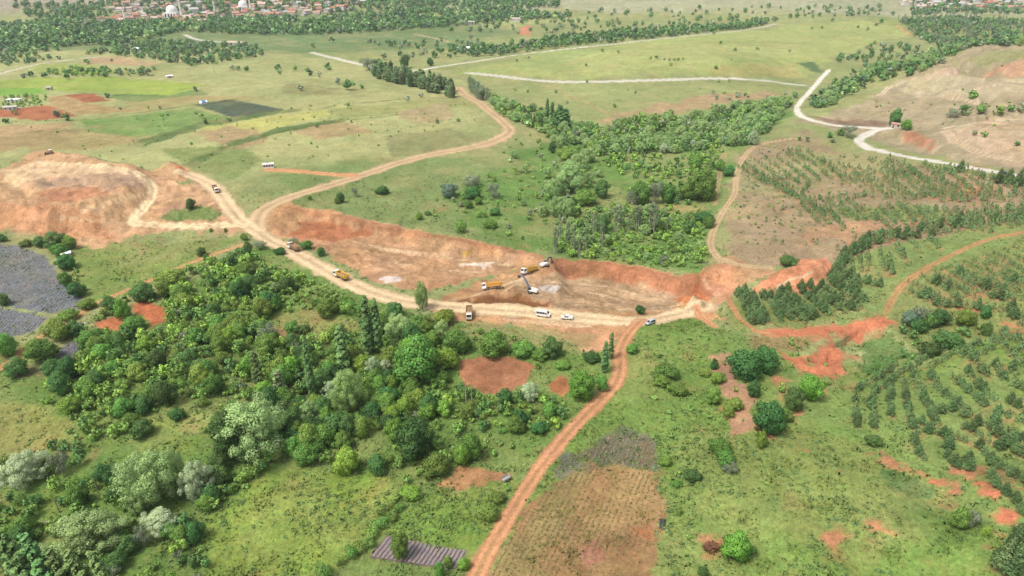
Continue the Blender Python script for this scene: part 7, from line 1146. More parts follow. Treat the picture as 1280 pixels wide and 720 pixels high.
# ------------------------------------------------------------ terrain
def build_ground():
    rng = np.random.default_rng(3)
    az = np.concatenate([np.linspace(-180, -52, 33)[:-1], np.linspace(-52, 52, 880), np.linspace(52, 180, 33)[1:]])
    dep = np.concatenate([np.linspace(89, 54, 10)[:-1], np.arange(54, 30, -.11), np.arange(30, 14, -.08), np.arange(14, 3.6, -.05), np.geomspace(3.55, 1.3, 24)])
    rad = 137/np.tan(np.radians(dep)); A = np.radians(az)
    nr, na = len(rad), len(az)
    X = (rad[:, None]*np.sin(A)[None]).ravel(); Y = (rad[:, None]*np.cos(A)[None]).ravel(); N = len(X)
    Z = terrain_h(X, Y)
    g0 = np.array(lin((146, 152, 96))); C = np.tile(g0, (N, 1)); V = np.full(N, .8); RG = np.zeros(N, np.int32)
    regions = ['ground']
    def rid(n):
        if n not in regions: regions.append(n)
        return regions.index(n)
    big = fbm(X, Y, 70, 4, 31); mid = fbm(X, Y, 22, 4, 37)
    for poly, c, soft, rag, veg, reg, al in PAINT:
        i = near(poly, X, Y, soft+rag*2)
        if not len(i): continue
        d = poly_sd(poly, X[i], Y[i])+rag*1.5*fbm(X[i], Y[i], max(rag*1.7, 1.5), 4, 41)
        a = (smooth(d/soft+.5)*al)
        if al == .85 and veg == .2: a *= smooth(fbm(X[i], Y[i], 3.2, 4, 43)*2.4+.72)
        if reg in ('ploughed_field', 'market_garden'):
            pa = np.asarray(poly); e = pa[1]-pa[0]
            e = e/np.hypot(*e); per = {'ploughed_field': 1.5, 'lavender_field': 1.7, 'fallow_field': 1.35, 'market_garden': 4.0}[reg]
            s = np.sin((X[i]*-e[1]+Y[i]*e[0]+.25*fbm(X[i], Y[i], 6, 2, 5))*2*math.pi/per)
            st = {'ploughed_field': .07, 'lavender_field': .14, 'fallow_field': .34, 'market_garden': .12}[reg]*smooth(fbm(X[i], Y[i], 14, 3, 77)*1.6+.65)
            cc = np.array(c)[None]*(1+st[:, None]*s[:, None]*np.array((1, .95, .8))); Z[i] += .05*s*a
        else: cc = np.array(c)[None]
        C[i] = C[i]*(1-a[:, None])+cc*a[:, None]; V[i] = V[i]*(1-a)+veg*a
        if reg: RG[i[d > 0]] = rid(reg)
        elif reg is None and veg > .65 and al == 1 and len(poly) < 9: pass
    # drier and greener drifts in the grass, pale and rusty drifts in bare earth
    dr = smooth(mid*1.7+.25)*V*.5; dr *= np.where(np.hypot(X, Y) < 330, .45, .75); C = C*(1-dr[:, None])+np.array(lin((174, 158, 106)))*dr[:, None]
    gr = smooth(-big*1.6)*V*.32; C = C*(1-gr[:, None])+np.array(lin((100, 128, 62)))*gr[:, None]
    bare = (1-V); f = fbm(X, Y, 9, 4, 55); C *= (1+((.34*f+.26*fbm(X, Y, 3.5, 3, 56))*bare)[:, None]); C[:, 2] *= 1-.10*bare*fbm(X, Y, 14, 3, 58); C[:, 0] *= 1+.06*bare*fbm(X, Y, 17, 3, 59)
    st_ = (1-smooth(V*4))*(np.sin(Z*2.6+fbm(X, Y, 12, 3, 57)*2.5)*.5+np.sin(Z*6.1+fbm(X, Y, 6, 2, 60)*2)*.5); C *= 1+(.13*st_)[:, None]*np.array((1, 1.05, 1.1))
    C *= (1+.10*big)[:, None]
    fine = fbm(X, Y, 2.2, 2, 61); C *= (1+.13*fine+.14*fbm(X, Y, 6, 3, 63))[:, None]; rt = smooth(fbm(X, Y, 8, 4, 64)*2.2-.55)*V*(np.hypot(X, Y) < 420); C = C*(1-.35*rt[:, None])+np.array(lin((176, 132, 92)))*(.35*rt[:, None])
    C *= (1+.10*V)[:, None]; C[:, 2] *= 1+.12*V
    for pl in [q[0] for q in ROWS if q[1] < 5]:          # soil turned over along each planted row
        i = near(pl, X, Y, 3)
        if not len(i): continue
        d = line_sd(pl, X[i], Y[i])[0]; a = .62*smooth(1.5-np.abs(d+.5))*smooth(fbm(X[i], Y[i], 6, 3, 66)*1.8+.55)
        C[i] = C[i]*(1-a[:, None])+np.array(lin((182, 138, 100)))*a[:, None]; V[i] *= 1-.7*a; Z[i] -= .35*smooth(d/1.2)*(1-smooth((d-1.2)/4))
    for pl, wd, c, reg, soft, rag in ROADS:
        i = near(pl, X, Y, wd+4)
        if not len(i): continue
        d, al, tot = line_sd(pl, X[i], Y[i]); ad = np.abs(d)+rag*fbm(X[i], Y[i], 5, 3, 71)*.9
        a = smooth((wd/2-ad)/soft+.5)*(1 if reg else .55*smooth(fbm(X[i], Y[i], 9, 2, 79)*1.5+.7))
        rut = np.cos(np.clip(np.abs(d)/(wd/2), 0, 1)*2*math.pi)
        st = .17 if reg != 'gravel_road' else .04
        cc = np.array(c)[None]*(1-st*rut+.10*fbm(X[i], Y[i], 4, 3, 73)+.07*fbm(X[i]*.6, Y[i], 1.5, 2, 74))[:, None]
        mid_g = (reg == 'dirt_track')*.25*smooth((.18*wd-np.abs(d))/.5)*smooth(fbm(X[i], Y[i], 12, 2, 75)+.3)
        cc = cc*(1-mid_g[:, None])+np.array(lin((150, 140, 90)))*mid_g[:, None]
        C[i] = C[i]*(1-a[:, None])+cc*a[:, None]; V[i] *= 1-a
        Z[i] -= a*.12*(1-.5*rut)
        if reg: RG[i[ad < wd/2]] = rid(reg)
    Z += fbm(X, Y, 1.6, 2, 81)*.10*np.clip(V+.35, 0, 1)
    idx = np.arange(N).reshape(nr, na)
    F = np.stack([idx[:-1, :-1], idx[:-1, 1:], idx[1:, 1:], idx[1:, :-1]], -1).reshape(-1, 4)
    P_ = np.stack([X, Y, Z], -1)
    a, b, c = P_[F[:, 0]], P_[F[:, 2]], None
    fn = np.cross(P_[F[:, 2]]-P_[F[:, 0]], P_[F[:, 3]]-P_[F[:, 1]])
    up = np.sign(fn[:, 2]).mean()
    if up < 0: F = F[:, ::-1]; fn = -fn
    vn = np.zeros((N, 3))
    for k in range(4): np.add.at(vn, F[:, k], fn)
    vn /= np.linalg.norm(vn, axis=1)[:, None]+1e-9
    # one sheet, cut along the edges of roads, fields and diggings (shared edge vertices, so no gaps)
    FR = RG[F[:, 0]]
    info = {'ground': 'rolling green and dry grassland of the valley and hills', 'ploughed_field': 'bare reddish ploughed plots', 'market_garden': 'dark green rectangular field on the plateau',
            'spoil_heap': 'heaps of dumped tan and reddish earth', 'excavation': 'excavated bare earth pits with red banks', 'graded_earth': 'graded orange earth beside the haul road',
            'garden_plot': 'small reddish garden plot beside the red track', 'seedbed': 'soil under the striped seedbed', 'lavender_field': 'grey-violet lavender fields at the left edge',
            'fallow_field': 'fallow striped field right of the red track', 'haul_road': 'wide pale haul road through the site', 'dirt_track': 'narrow dirt tracks', 'gravel_road': 'whitish gravel roads winding through the hills'}
    for r, name in enumerate(regions):
        f = F[FR == r]
        if not len(f): continue
        u, inv = np.unique(f, return_inverse=True)
        m = mesh_np(name, P_[u], inv.reshape(-1, 4), C[u], vn[u], [GROUND], smooth_=True, extra={'veg': V[u]})
        tag(link(name, m), info[name], name.replace('_', ' '), kind='structure')
    return dict(X=X, Y=Y, Z=Z, C=C, V=V, RG=RG, regions=regions, nr=nr, na=na)
TER = build_ground()
# ------------------------------------------------------------ foliage
def leaf_mat(name, c, var=.28, trans=.42, hue=.03):
    m, t, b = new_mat(name, .7, .15); N = t.nodes; L = t.links
    at = N.new('ShaderNodeVertexColor'); at.layer_name = 'Col'; oi = N.new('ShaderNodeObjectInfo')
    mu = N.new('ShaderNodeMix'); mu.data_type = 'RGBA'; mu.blend_type = 'MULTIPLY'; mu.inputs['Factor'].default_value = 1; mu.inputs['A'].default_value = (*c, 1)
    L.new(at.outputs['Color'], mu.inputs['B'])
    hsv = N.new('ShaderNodeHueSaturation'); L.new(mu.outputs['Result'], hsv.inputs['Color'])
    r = N.new('ShaderNodeMapRange'); r.inputs[3].default_value = 1-var; r.inputs[4].default_value = 1+var; L.new(oi.outputs['Random'], r.inputs[0]); L.new(r.outputs[0], hsv.inputs['Value'])
    q = N.new('ShaderNodeMath'); q.operation = 'FRACT'; q2 = N.new('ShaderNodeMath'); q2.operation = 'MULTIPLY'; q2.inputs[1].default_value = 7.31; L.new(oi.outputs['Random'], q2.inputs[0]); L.new(q2.outputs[0], q.inputs[0])
    r2 = N.new('ShaderNodeMapRange'); r2.inputs[3].default_value = .5-hue; r2.inputs[4].default_value = .5+hue; L.new(q.outputs[0], r2.inputs[0]); L.new(r2.outputs[0], hsv.inputs['Hue'])
    L.new(hsv.outputs[0], b.inputs['Base Color'])
    tr = N.new('ShaderNodeBsdfTranslucent'); L.new(hsv.outputs[0], tr.inputs['Color'])
    ms = N.new('ShaderNodeMixShader'); ms.inputs[0].default_value = trans; L.new(b.outputs[0], ms.inputs[1]); L.new(tr.outputs[0], ms.inputs[2])
    L.new(ms.outputs[0], N['Material Output'].inputs['Surface']); return m
LEAF = {'b': leaf_mat('leaf_green', (0.210, 0.348, 0.076)), 'bd': leaf_mat('leaf_dark_green', (0.120, 0.234, 0.069)), 'bl': leaf_mat('leaf_bright_green', (0.281, 0.448, 0.078)),
        'w': leaf_mat('leaf_sage', (.37, .51, .205), .10, .4, .012), 'ww': leaf_mat('leaf_silver', (.52, .62, .37), .08, .4, .008), 'wl': leaf_mat('leaf_yellow_sage', (.36, .48, .17), .1, .4, .01),
        'p': leaf_mat('leaf_poplar', (0.236, 0.385, 0.137), .2), 'pl': leaf_mat('leaf_pale_poplar', (.30, .41, .19), .12), 'pg': leaf_mat('leaf_grey_poplar', (0.270, 0.354, 0.193), .15),
        's': leaf_mat('leaf_shrub', (0.231, 0.364, 0.086), .25, .35, .03), 'g': leaf_mat('leaf_grey_shrub', (.25, .30, .185), .2, .35, .015), 'r': leaf_mat('leaf_rust', (.29, .16, .09), .1),
        'c': leaf_mat('needle_pine', (.128, .205, .074), .3, .12, .02), 'd': leaf_mat('leaf_none', (.2, .2, .15)), 'bf': leaf_mat('leaf_far_wood', (.122, .198, .092), .2), 'bt': leaf_mat('leaf_blue_green', (.185, .28, .185), .1, .35, .01)}
def bark_mat(name, c):
    m, t, b = new_mat(name, .95, .1); N = t.nodes; L = t.links; g = N.new('ShaderNodeNewGeometry'); n = N.new('ShaderNodeTexNoise'); n.inputs['Scale'].default_value = 3; n.inputs['Detail'].default_value = 6
    L.new(g.outputs['Position'], n.inputs['Vector']); cr = N.new('ShaderNodeValToRGB'); cr.color_ramp.elements[0].color = (*[v*.6 for v in c], 1); cr.color_ramp.elements[1].color = (*[v*1.4 for v in c], 1)
    L.new(n.outputs['Fac'], cr.inputs[0]); L.new(cr.outputs[0], b.inputs['Base Color']); return m
BARK = bark_mat('bark_brown', (.11, .085, .06)); BARKP = bark_mat('bark_pale', (.34, .31, .25))
def leaves(cent, nrm, size, rng, jit=.55):
    "one quad per leaf clump, facing roughly along nrm"
    n = len(cent); nn = nrm+rng.normal(0, jit, (n, 3)); nn /= np.linalg.norm(nn, axis=1)[:, None]
    t = np.cross(nn, rng.normal(0, 1, (n, 3))); t /= np.linalg.norm(t, axis=1)[:, None]; b = np.cross(nn, t)
    s = (size*rng.uniform(.6, 1.3, n))[:, None]; a = rng.uniform(.6, 1, n)[:, None]
    v = np.stack([cent-t*s-b*s*a*.4, cent+t*s*.3-b*s*a, cent+t*s+b*s*a*.3, cent-t*s*.2+b*s*a], 1)
    return v.reshape(-1, 3), np.arange(4*n).reshape(-1, 4)
def lobes_cloud(lobes, n, rng, size, fill=.25, jit=.5, lift=.15):
    "lobes: (cx,cy,cz,rx,rz) rows; leaf clumps over their outer skins"
    L = np.asarray(lobes, float); wt = L[:, 3]**2; k = rng.choice(len(L), n, p=wt/wt.sum())
    d = rng.normal(0, 1, (n, 3)); d /= np.linalg.norm(d, axis=1)[:, None]
    rr = 1-fill*rng.random(n)**2
    rr *= 1+.12*np.sin(d[:, 0]*7+k)*np.sin(d[:, 1]*6+k*2)*np.sin(d[:, 2]*7)
    c = L[k, :3]+d*np.stack([L[k, 3], L[k, 3], L[k, 4]], -1)*rr[:, None]+rng.normal(0, .13, (n, 3))*L[k, 3][:, None]
    st = rng.random(n) < .08; c[st] += d[st]*(L[k[st], 3]*rng.uniform(.05, .35, st.sum()))[:, None]
    # drop what lies deep inside another lobe
    keep = np.ones(n, bool)
    for j, q in enumerate(L):
        e = (c-q[:3])/np.array((q[3], q[3], q[4])); keep &= (k == j) | ((e**2).sum(1) > .55)
    c = c[keep]; d = d[keep]; k = k[keep]
    v, f = leaves(c, d, size, rng, jit); tone = rng.uniform(.86, 1.14, len(L))[k]*rng.uniform(1-jit*.5, 1+jit*.5, len(c))
    hue = rng.uniform(-.10, .10, len(c)); col = np.stack([tone*(1+hue*.9), tone, tone*(1-hue)], -1)
    ext = np.maximum(np.abs(c-L[:, :3].mean(0)).max(0), .3); nrm = d*.75+(c-L[:, :3].mean(0))/ext*np.array((.5, .5, .35)); nrm[:, 2] += lift; nrm /= np.linalg.norm(nrm, axis=1)[:, None]
    return v, f, np.repeat(col, 4, 0), np.repeat(nrm, 4, 0)
def limbs(segs, k=6):
    "tapered tubes: (p0,p1,r0,r1)"
    V = []; F = []
    for p0, p1, r0, r1 in segs:
        p0 = np.array(p0, float); p1 = np.array(p1, float); d = p1-p0; d /= np.linalg.norm(d)+1e-9
        a = np.cross(d, (0, 1, .3)); a /= np.linalg.norm(a)+1e-9; b = np.cross(d, a); o = len(V)
        for p, r in ((p0, r0), (p1, r1)):
            for j in range(k):
                t = 2*math.pi*j/k; V.append(p+(a*math.cos(t)+b*math.sin(t))*r)
        for j in range(k): F.append((o+j, o+(j+1) % k, o+k+(j+1) % k, o+k+j))
    return np.array(V), np.array(F)
PROTO = {}
def add_proto(key, W, H, lobes, n, size, segs, seed, bark, fill=.25):
    rng = np.random.default_rng(seed)
    v, f, c, nr = lobes_cloud(lobes, n, rng, size, fill, .42 if key[0] == 'w' else .5, .8 if key[0] in 'plh' else .15)
    tv, tf = limbs(segs)
    if key[0] not in 'dh': W = 2*float(np.percentile(np.hypot(v[:, 0], v[:, 1]), 96)); H = float(np.percentile(v[:, 2], 99.5))
    crown = mesh_np('crown_'+key, v, f, c, nr, [LEAF['b']])
    trunk = mesh_np('trunk_'+key, tv, tf, None, None, [bark], smooth_=True)
    both = mesh_np('tree_'+key, np.concatenate([v, tv]), np.concatenate([f, tf+len(v)]), np.concatenate([c, np.full((len(tv), 3), .8)]), None, [LEAF['b'], bark], np.concatenate([np.zeros(len(f)), np.ones(len(tf))]))
    PROTO.setdefault(key[:-1], []).append((W, H, crown, trunk, both))
def tree_segs(lobes, H, r, base=.02, rng=None):
    top = np.mean([l[:3] for l in lobes], 0); s = [((0, 0, -.3), (top[0]*.3, top[1]*.3, top[2]*.55), r, r*.7)]; b = np.array(s[0][1])
    for l in lobes[::max(1, len(lobes)//12)]: s.append((b, (l[0], l[1], l[2]+l[4]*.2), r*.32, r*.08))
    return s
for q in range(4):      # rounded broadleaf trees
    g = random.Random(40+q); W, H = 7.0, 7.0; lb = []
    for j in range(13):
        a = j*2.4+g.uniform(-.4, .4); ph = (j+.5)/13; z = 1.1+4.6*ph; rad = (2.15*math.sin(math.pi*(.18+.72*ph)))*g.uniform(.55, 1.2); r = g.uniform(.85, 1.6)*(1.05-.25*ph)
        lb.append((math.cos(a)*rad, math.sin(a)*rad, z, r, r*g.uniform(.8, 1)))
    lb.append((0, 0, 3.4, 1.9, 2.2))
    add_proto('b%d' % q, W, H, lb, 6200, .165, tree_segs(lb, H, .28), 60+q, BARK)
for q in range(3):      # low bushes
    g = random.Random(80+q); lb = []
    for j in range(8):
        a = j*2.4; rad = g.uniform(.3, .95); r = g.uniform(.45, .75); lb.append((math.cos(a)*rad, math.sin(a)*rad, g.uniform(.45, 1.3), r, r*.9))
    add_proto('s%d' % q, 3, 2.1, lb, 1300, .10, [((0, 0, -.2), (0, 0, .5), .07, .05)]+[((0, 0, .1), (l[0], l[1], l[2]), .05, .015) for l in lb], 90+q, BARK, .4)
for q in range(3):      # billowing willows
    g = random.Random(120+q); lb = []
    for j in range(70):
        ph = (j+.5)/70; a = j*2.4+g.uniform(-.6, .6); z = 1.8+8.8*ph+g.uniform(-.8, .8); rad = 4.9*math.sin(math.pi*(.2+.72*ph))**.8*g.uniform(.5, 1.15)*(1+.22*math.sin(a*2+q)); r = g.uniform(.6, 1.35)
        lb.append((math.cos(a)*rad, math.sin(a)*rad, z, r, r*g.uniform(.85, 1.1)))
    lb.append((0, 0, 5.5, 2.6, 3.2))
    add_proto('w%d' % q, 13, 12, lb, 21000, .15, tree_segs(lb, 12, .5), 130+q, BARK)
for q in range(3):      # poplars: columns of upswept shoots
    g = random.Random(160+q); lb = []
    for j in range(50):
        ph = (j+.5)/50; a = j*2.4; z = 1.6+16.6*ph; rad = 1.05*math.sin(math.pi*(.16+.8*ph))**.7*g.uniform(.3, 1); r = g.uniform(.35, .62)*(1.1-.5*ph)
        lb.append((math.cos(a)*rad, math.sin(a)*rad, z, r, r*2.0))
    add_proto('p%d' % q, 3.6, 20, lb, 9000, .16, [((0, 0, -.3), (0, 0, 17), .26, .05)]+[((0, 0, l[2]-2), (l[0], l[1], l[2]), .05, .015) for l in lb[::2]], 170+q, BARKP, .45)
for q in range(2):      # poplars bent by the wind
    g = random.Random(180+q); lb = []
    for j in range(60):
        ph = (j+.5)/60; a = j*2.4; z = .8+15.5*ph; rad = 1.35*math.sin(math.pi*(.25+.7*ph))*g.uniform(.3, 1); r = g.uniform(.32, .6)*(1.15-.6*ph)
        lb.append((math.cos(a)*rad-1.5*ph*ph, math.sin(a)*rad, z, r, r*2.0))
    add_proto('l%d' % q, 4, 17.5, lb, 12000, .15, [((0, 0, -.3), (-.5, 0, 9), .22, .12), ((-.5, 0, 9), (-1.5, 0, 16), .12, .03)], 190+q, BARKP, .5)
for q in range(2):      # half-bare poplars with pale stems showing
    g = random.Random(200+q); lb = []
    for j in range(12):
        ph = (j+.5)/12; a = j*2.4; lb.append((math.cos(a)*.7, math.sin(a)*.7, 4+10.5*ph, g.uniform(.45, .75), g.uniform(.9, 1.4)))
    add_proto('h%d' % q, 3, 16.5, lb, 620, .22, [((0, 0, -.3), (0, 0, 15), .24, .05), ((.7, .2, -.3), (.5, 0, 13), .16, .04), ((-.8, -.2, -.3), (-.6, 0, 12), .16, .04)]+[((0, 0, l[2]-2.4), (l[0]*1.3, l[1]*1.3, l[2]), .06, .02) for l in lb], 210+q, BARKP, .5)
for q in range(3):      # young pines
    g = random.Random(240+q); lb = []
    for j in range(16):
        ph = (j//4+.5)/4; a = j*1.57+(j//4)*.7+g.uniform(-.25, .25); rad = 1.0*(1-ph)**.8+.1; lb.append((math.cos(a)*rad*.8, math.sin(a)*rad*.8, .55+2.7*ph+g.uniform(-.12, .12), .62-.30*ph, .42-.1*ph))
    lb.append((0, 0, 3.5, .25, .55))
    add_proto('c%d' % q, 3, 4.1, lb, 3200, .085, [((0, 0, -.2), (0, 0, 3.6), .10, .03)]+[((0, 0, l[2]-.15), l[:3], .035, .012) for l in lb[:-1]], 250+q, BARK, .5)
for q in range(2):      # grey twiggy shrubs
    g = random.Random(270+q); lb = []; sg = []
    for j in range(10):
        a = j*2.4; rad = g.uniform(.5, 1.6); r = g.uniform(.5, .8); lb.append((math.cos(a)*rad, math.sin(a)*rad, g.uniform(1.0, 2.8), r, r))
    for l in lb:
        sg.append(((0, 0, -.2), (l[0]*.6, l[1]*.6, l[2]*.7), .07, .04))
        for t in range(4): sg.append(((l[0]*.6, l[1]*.6, l[2]*.7), (l[0]+g.uniform(-.6, .6), l[1]+g.uniform(-.6, .6), l[2]+g.uniform(0, .8)), .035, .01))
    add_proto('g%d' % q, 4.2, 3.5, lb, 1300, .11, sg, 280+q, BARKP, .5)
g = random.Random(300)  # bare dead stem
add_proto('d0', 1.5, 10, [(0, 0, 8.5, .25, .4), (.3, 0, 7, .2, .3)], 24, .08, [((0, 0, -.2), (.1, 0, 9.8), .22, .05)]+[((0, 0, z), (g.uniform(-.7, .7), g.uniform(-.6, .6), z+1.3), .06, .015) for z in (3, 4.5, 5.5, 6.5, 7.5, 8.5)], 301, BARKP)
SHAPE = {'b': 'b', 'bf': 'b', 'bd': 'b', 'bl': 'b', 'bt': 'b', 'r': 's', 's': 's', 'w': 'w', 'ww': 'w', 'wl': 'w', 'p': 'p', 'pl': 'p', 'pg': 'h', 'c': 'c', 'g': 'g', 'd': 'd'}
NAME = {'b': 'broadleaf_tree', 's': 'shrub', 'w': 'willow_tree', 'p': 'poplar_tree', 'l': 'poplar_tree', 'h': 'poplar_tree', 'c': 'pine_tree', 'g': 'shrub', 'd': 'dead_tree'}
CAT = {'broadleaf_tree': 'tree', 'shrub': 'shrub', 'willow_tree': 'willow', 'poplar_tree': 'poplar', 'pine_tree': 'pine', 'dead_tree': 'dead tree'}
# ---- fill the woods and thickets
_rad = 137/np.tan(np.radians(np.concatenate([np.linspace(89, 54, 10)[:-1], np.arange(54, 30, -.11), np.arange(30, 14, -.08), np.arange(14, 3.6, -.05), np.geomspace(3.55, 1.3, 24)])))
def ground_index(x, y):
    r = np.clip(np.searchsorted(_rad, np.hypot(x, y)), 0, len(_rad)-1); a = np.degrees(np.arctan2(x, y)); c = np.clip(np.round((a+52)/104*879).astype(int), 0, 879)+32
    return r*TER['na']+c
LOOK = {'b': ('mid-green', 'tree'), 'bd': ('dark green', 'tree'), 'bl': ('bright green', 'tree'), 'bf': ('deep green', 'tree'), 's': ('low leafy', 'bush'), 'g': ('grey-green twiggy', 'shrub'), 'w': ('pale sage', 'willow'), 'pg': ('slender half-bare', 'poplar'), 'c': ('young', 'pine')}
def say(label, kind, W, a, b):
    import re
    m = re.search(r'\b(in|on|along|below|above|around|beside|behind|by|among|between|under|left|before|over|across|at|along|with)\b.*', label); look, noun = LOOK.get(kind, ('green', 'tree'))
    size = 'small ' if W < a+.33*(b-a) else 'large ' if W > a+.67*(b-a) else ''
    return (size+look+' '+noun+' '+m.group(0)) if m else label
def scatter():
    rng = np.random.default_rng(9); out = []; have = np.array([(t[0], t[1], t[2]) for t in TREES]); rg = TER['RG']; okr = {0}
    for poly, mix, sp, keep, label, group in ZONES:
        p = np.asarray(poly); lo = p.min(0); hi = p.max(0); gx, gy = np.meshgrid(np.arange(lo[0], hi[0]+sp, sp), np.arange(lo[1], hi[1]+sp, sp*.87))
        gx = gx+(np.arange(gx.shape[0]) % 2)[:, None]*sp/2; x = gx.ravel()+rng.uniform(-.42, .42, gx.size)*sp; y = gy.ravel()+rng.uniform(-.42, .42, gx.size)*sp
        m = (poly_sd(poly, x, y) > 0) & (rng.random(x.size) < keep)
        dens = fbm(x, y, sp*5, 2, len(out) % 97); m &= dens > -.55+.5*(1-keep)
        for bp in BARE: m &= poly_sd(bp, x, y) < 0
        x, y = x[m], y[m]
        if not len(x): continue
        m = rg[ground_index(x, y)] == 0; x, y = x[m], y[m]
        for pl, wd, _c0, reg_, *_r in ROADS:
            if reg_ is None: continue
            if not len(x): break
            rr_ = np.hypot(x, y); m = np.abs(line_sd(pl, x, y)[0]) > wd/2+(1.6 if sp < 8 else 3.5)
            for sh_ in (4., 8.): m &= np.abs(line_sd(pl, x*(1+sh_/rr_), y*(1+sh_/rr_))[0]) > wd/2+.3
            x, y = x[m], y[m]
        if not len(x): continue
        wts = np.array([k[1] for k in mix], float); ch = rng.choice(len(mix), len(x), p=wts/wts.sum())
        for xi, yi, k in zip(x, y, ch):
            kind, _, a, b = mix[k]; W = rng.uniform(a, b)
            d2 = np.hypot(have[:, 0]-xi, have[:, 1]-yi)
            if (d2 < .30*(W+have[:, 2])).any(): continue
            hr = {'p': 5, 'h': 4.6, 'l': 5, 'c': 1.3, 's': .75, 'g': .85, 'w': .95}.get(SHAPE[kind], 1.0)*rng.uniform(.8, 1.2)
            out.append((round(xi, 2), round(yi, 2), W, W*hr, kind, say(label, kind, W, a, b), group))
    return out
ALL = list(TREES)+scatter()
_cnt = {}
def plant():
    rng = random.Random(77)
    xs = np.array([t[0] for t in ALL]); ys = np.array([t[1] for t in ALL]); zs = terrain_h(xs, ys)
    app = np.array([max(t[2], t[3]*.6) for t in ALL])*853/np.sqrt(xs**2+ys**2+(137-zs)**2)
    az = np.degrees(np.arctan2(xs, ys)); vis = np.abs(xs) < .78*(ys*.891+62)+6
    order = np.argsort(-(app*np.where(vis, 1, .02)+np.array([1000 if i < len(TREES) and TREES[i][6] is None else 0 for i in range(len(ALL))])))
    rest = {}
    for i in order:
        x, y, W, H, kind, label, group = ALL[i]; sh = SHAPE[kind]
        if kind == 'pl' and label and 'corner' in label: sh = 'l'; kind = 'p'
        name = NAME[sh]; _cnt[name] = _cnt.get(name, 0)+1
        if not vis[i] and app[i] < 20: 
            if np.abs(az[i]) > 60: continue
            rest.setdefault(name, []).append((i, sh)); continue
        if _cnt[name] > 300: rest.setdefault(name, []).append((i, sh)); continue
        W0, H0, crown, trunk, both = rng.choice(PROTO[sh]); sc = (W/W0, W/W0*rng.uniform(.92, 1.08), H/H0); rz = rng.uniform(0, 6.28) if sh != 'l' else rng.uniform(-.3, .3)
        if app[i] >= 11:
            t = empty(name, (x, y, zs[i]-.05), rz); t.scale = sc
            for nm, me in (('trunk', trunk), ('crown', crown)):
                c = link(nm, me, t)
                if nm == 'crown': c.material_slots[0].link = 'OBJECT'; c.material_slots[0].material = LEAF[kind]
        else:
            t = link(name, both); t.location = (x, y, zs[i]-.05); t.rotation_euler = (0, 0, rz); t.scale = sc
            t.material_slots[0].link = 'OBJECT'; t.material_slots[0].material = LEAF[kind]
        tag(t, label or 'green tree', CAT[name], group)
    # those past three hundred of a kind: real crowns of fewer leaf clumps, one mass for each kind
    g = np.random.default_rng(5)
    LC = {k: np.array(m.node_tree.nodes['Mix'].inputs['A'].default_value[:3]) for k, m in LEAF.items()}
    STUFF = leaf_mat('leaf_mass', (1, 1, 1), 0, .2, 0)
    words = {'broadleaf_tree': ('woodland', 'countless small broadleaf trees of the valley and far woods', 'woodland'), 'shrub': ('scrub', 'countless small bushes and tufts over the slopes', 'scrub'), 'pine_tree': ('pine_plantation', 'countless small pines of the upper hillside rows', 'pines'), 'poplar_tree': ('poplar_grove', 'countless distant poplars', 'poplars'), 'willow_tree': ('willow_grove', 'countless distant pale willows', 'willows')}
    for name, lst in rest.items():
        VV, FF, CC, NN = [], [], [], []; o = 0
        for i, sh in lst:
            x, y, W, H, kind = ALL[i][:5]; n = int(np.clip(app[i]*(13 if app[i] > 12 else 10 if y < 430 else 6), 12, 300)); n = max(n, 46) if sh == 'c' else n; s = W*(.85 if sh == 'c' else 1.05)/math.sqrt(n)
            d = g.normal(0, 1, (n, 3)); d /= np.linalg.norm(d, axis=1)[:, None]; r = 1-.35*g.random(n)
            if sh == 'c': zz = g.random(n); zz = zz**1.25; rr = (1-zz)**.75*.5*W*(.65+.35*g.random(n)); ang = g.uniform(0, 6.28, n); c = np.stack([np.cos(ang)*rr, np.sin(ang)*rr, H*(.1+.85*zz)], -1); d = np.stack([np.cos(ang), np.sin(ang), np.full(n, .6)], -1)
            else:
                ph = g.uniform(0, 6.28); lump = 1+.18*np.sin(d[:, 0]*5+ph)*np.cos(d[:, 1]*5+ph)
                if n > 40:
                    lc = g.normal(0, 1, (7, 3)); lc /= np.linalg.norm(lc, axis=1)[:, None]; lc *= np.array((W*.25, W*.25, H*.24)); kk = g.integers(0, 7, n); lr = g.uniform(.16, .27, 7)[kk]
                    c = lc[kk]+d*np.stack([lr*W, lr*W, lr*H], -1)*r[:, None]; c[:, 2] += H*.48
                else:
                    c = d*np.stack([r*W*.43*lump, r*W*.43*lump, r*H*.43], -1); c[:, 2] += H*.5
            c += np.array((x, y, zs[i])); v, f = leaves(c, d, s, g, .4); tone = g.uniform(.8, 1.2)*g.uniform(.75, 1.25, n)
            hu = g.uniform(-.08, .08); cl = LC[kind][None]*tone[:, None]*np.array((1+hu, 1, 1-hu))[None]
            nn = d.copy(); nn[:, 2] += .2; nn /= np.linalg.norm(nn, axis=1)[:, None]
            VV.append(v); FF.append(f+o); CC.append(np.repeat(cl, 4, 0)); NN.append(np.repeat(nn, 4, 0)); o += len(v)
        wn = words.get(name, ('woodland', 'small trees', 'woodland'))
        me = mesh_np(wn[0], np.concatenate(VV), np.concatenate(FF), np.concatenate(CC), np.concatenate(NN), [STUFF])
        tag(link(wn[0], me), wn[1], wn[2], kind='stuff')
        print('stuff', name, len(lst), 'tris', len(me.polygons)*2)
plant(); print('trees', _cnt)
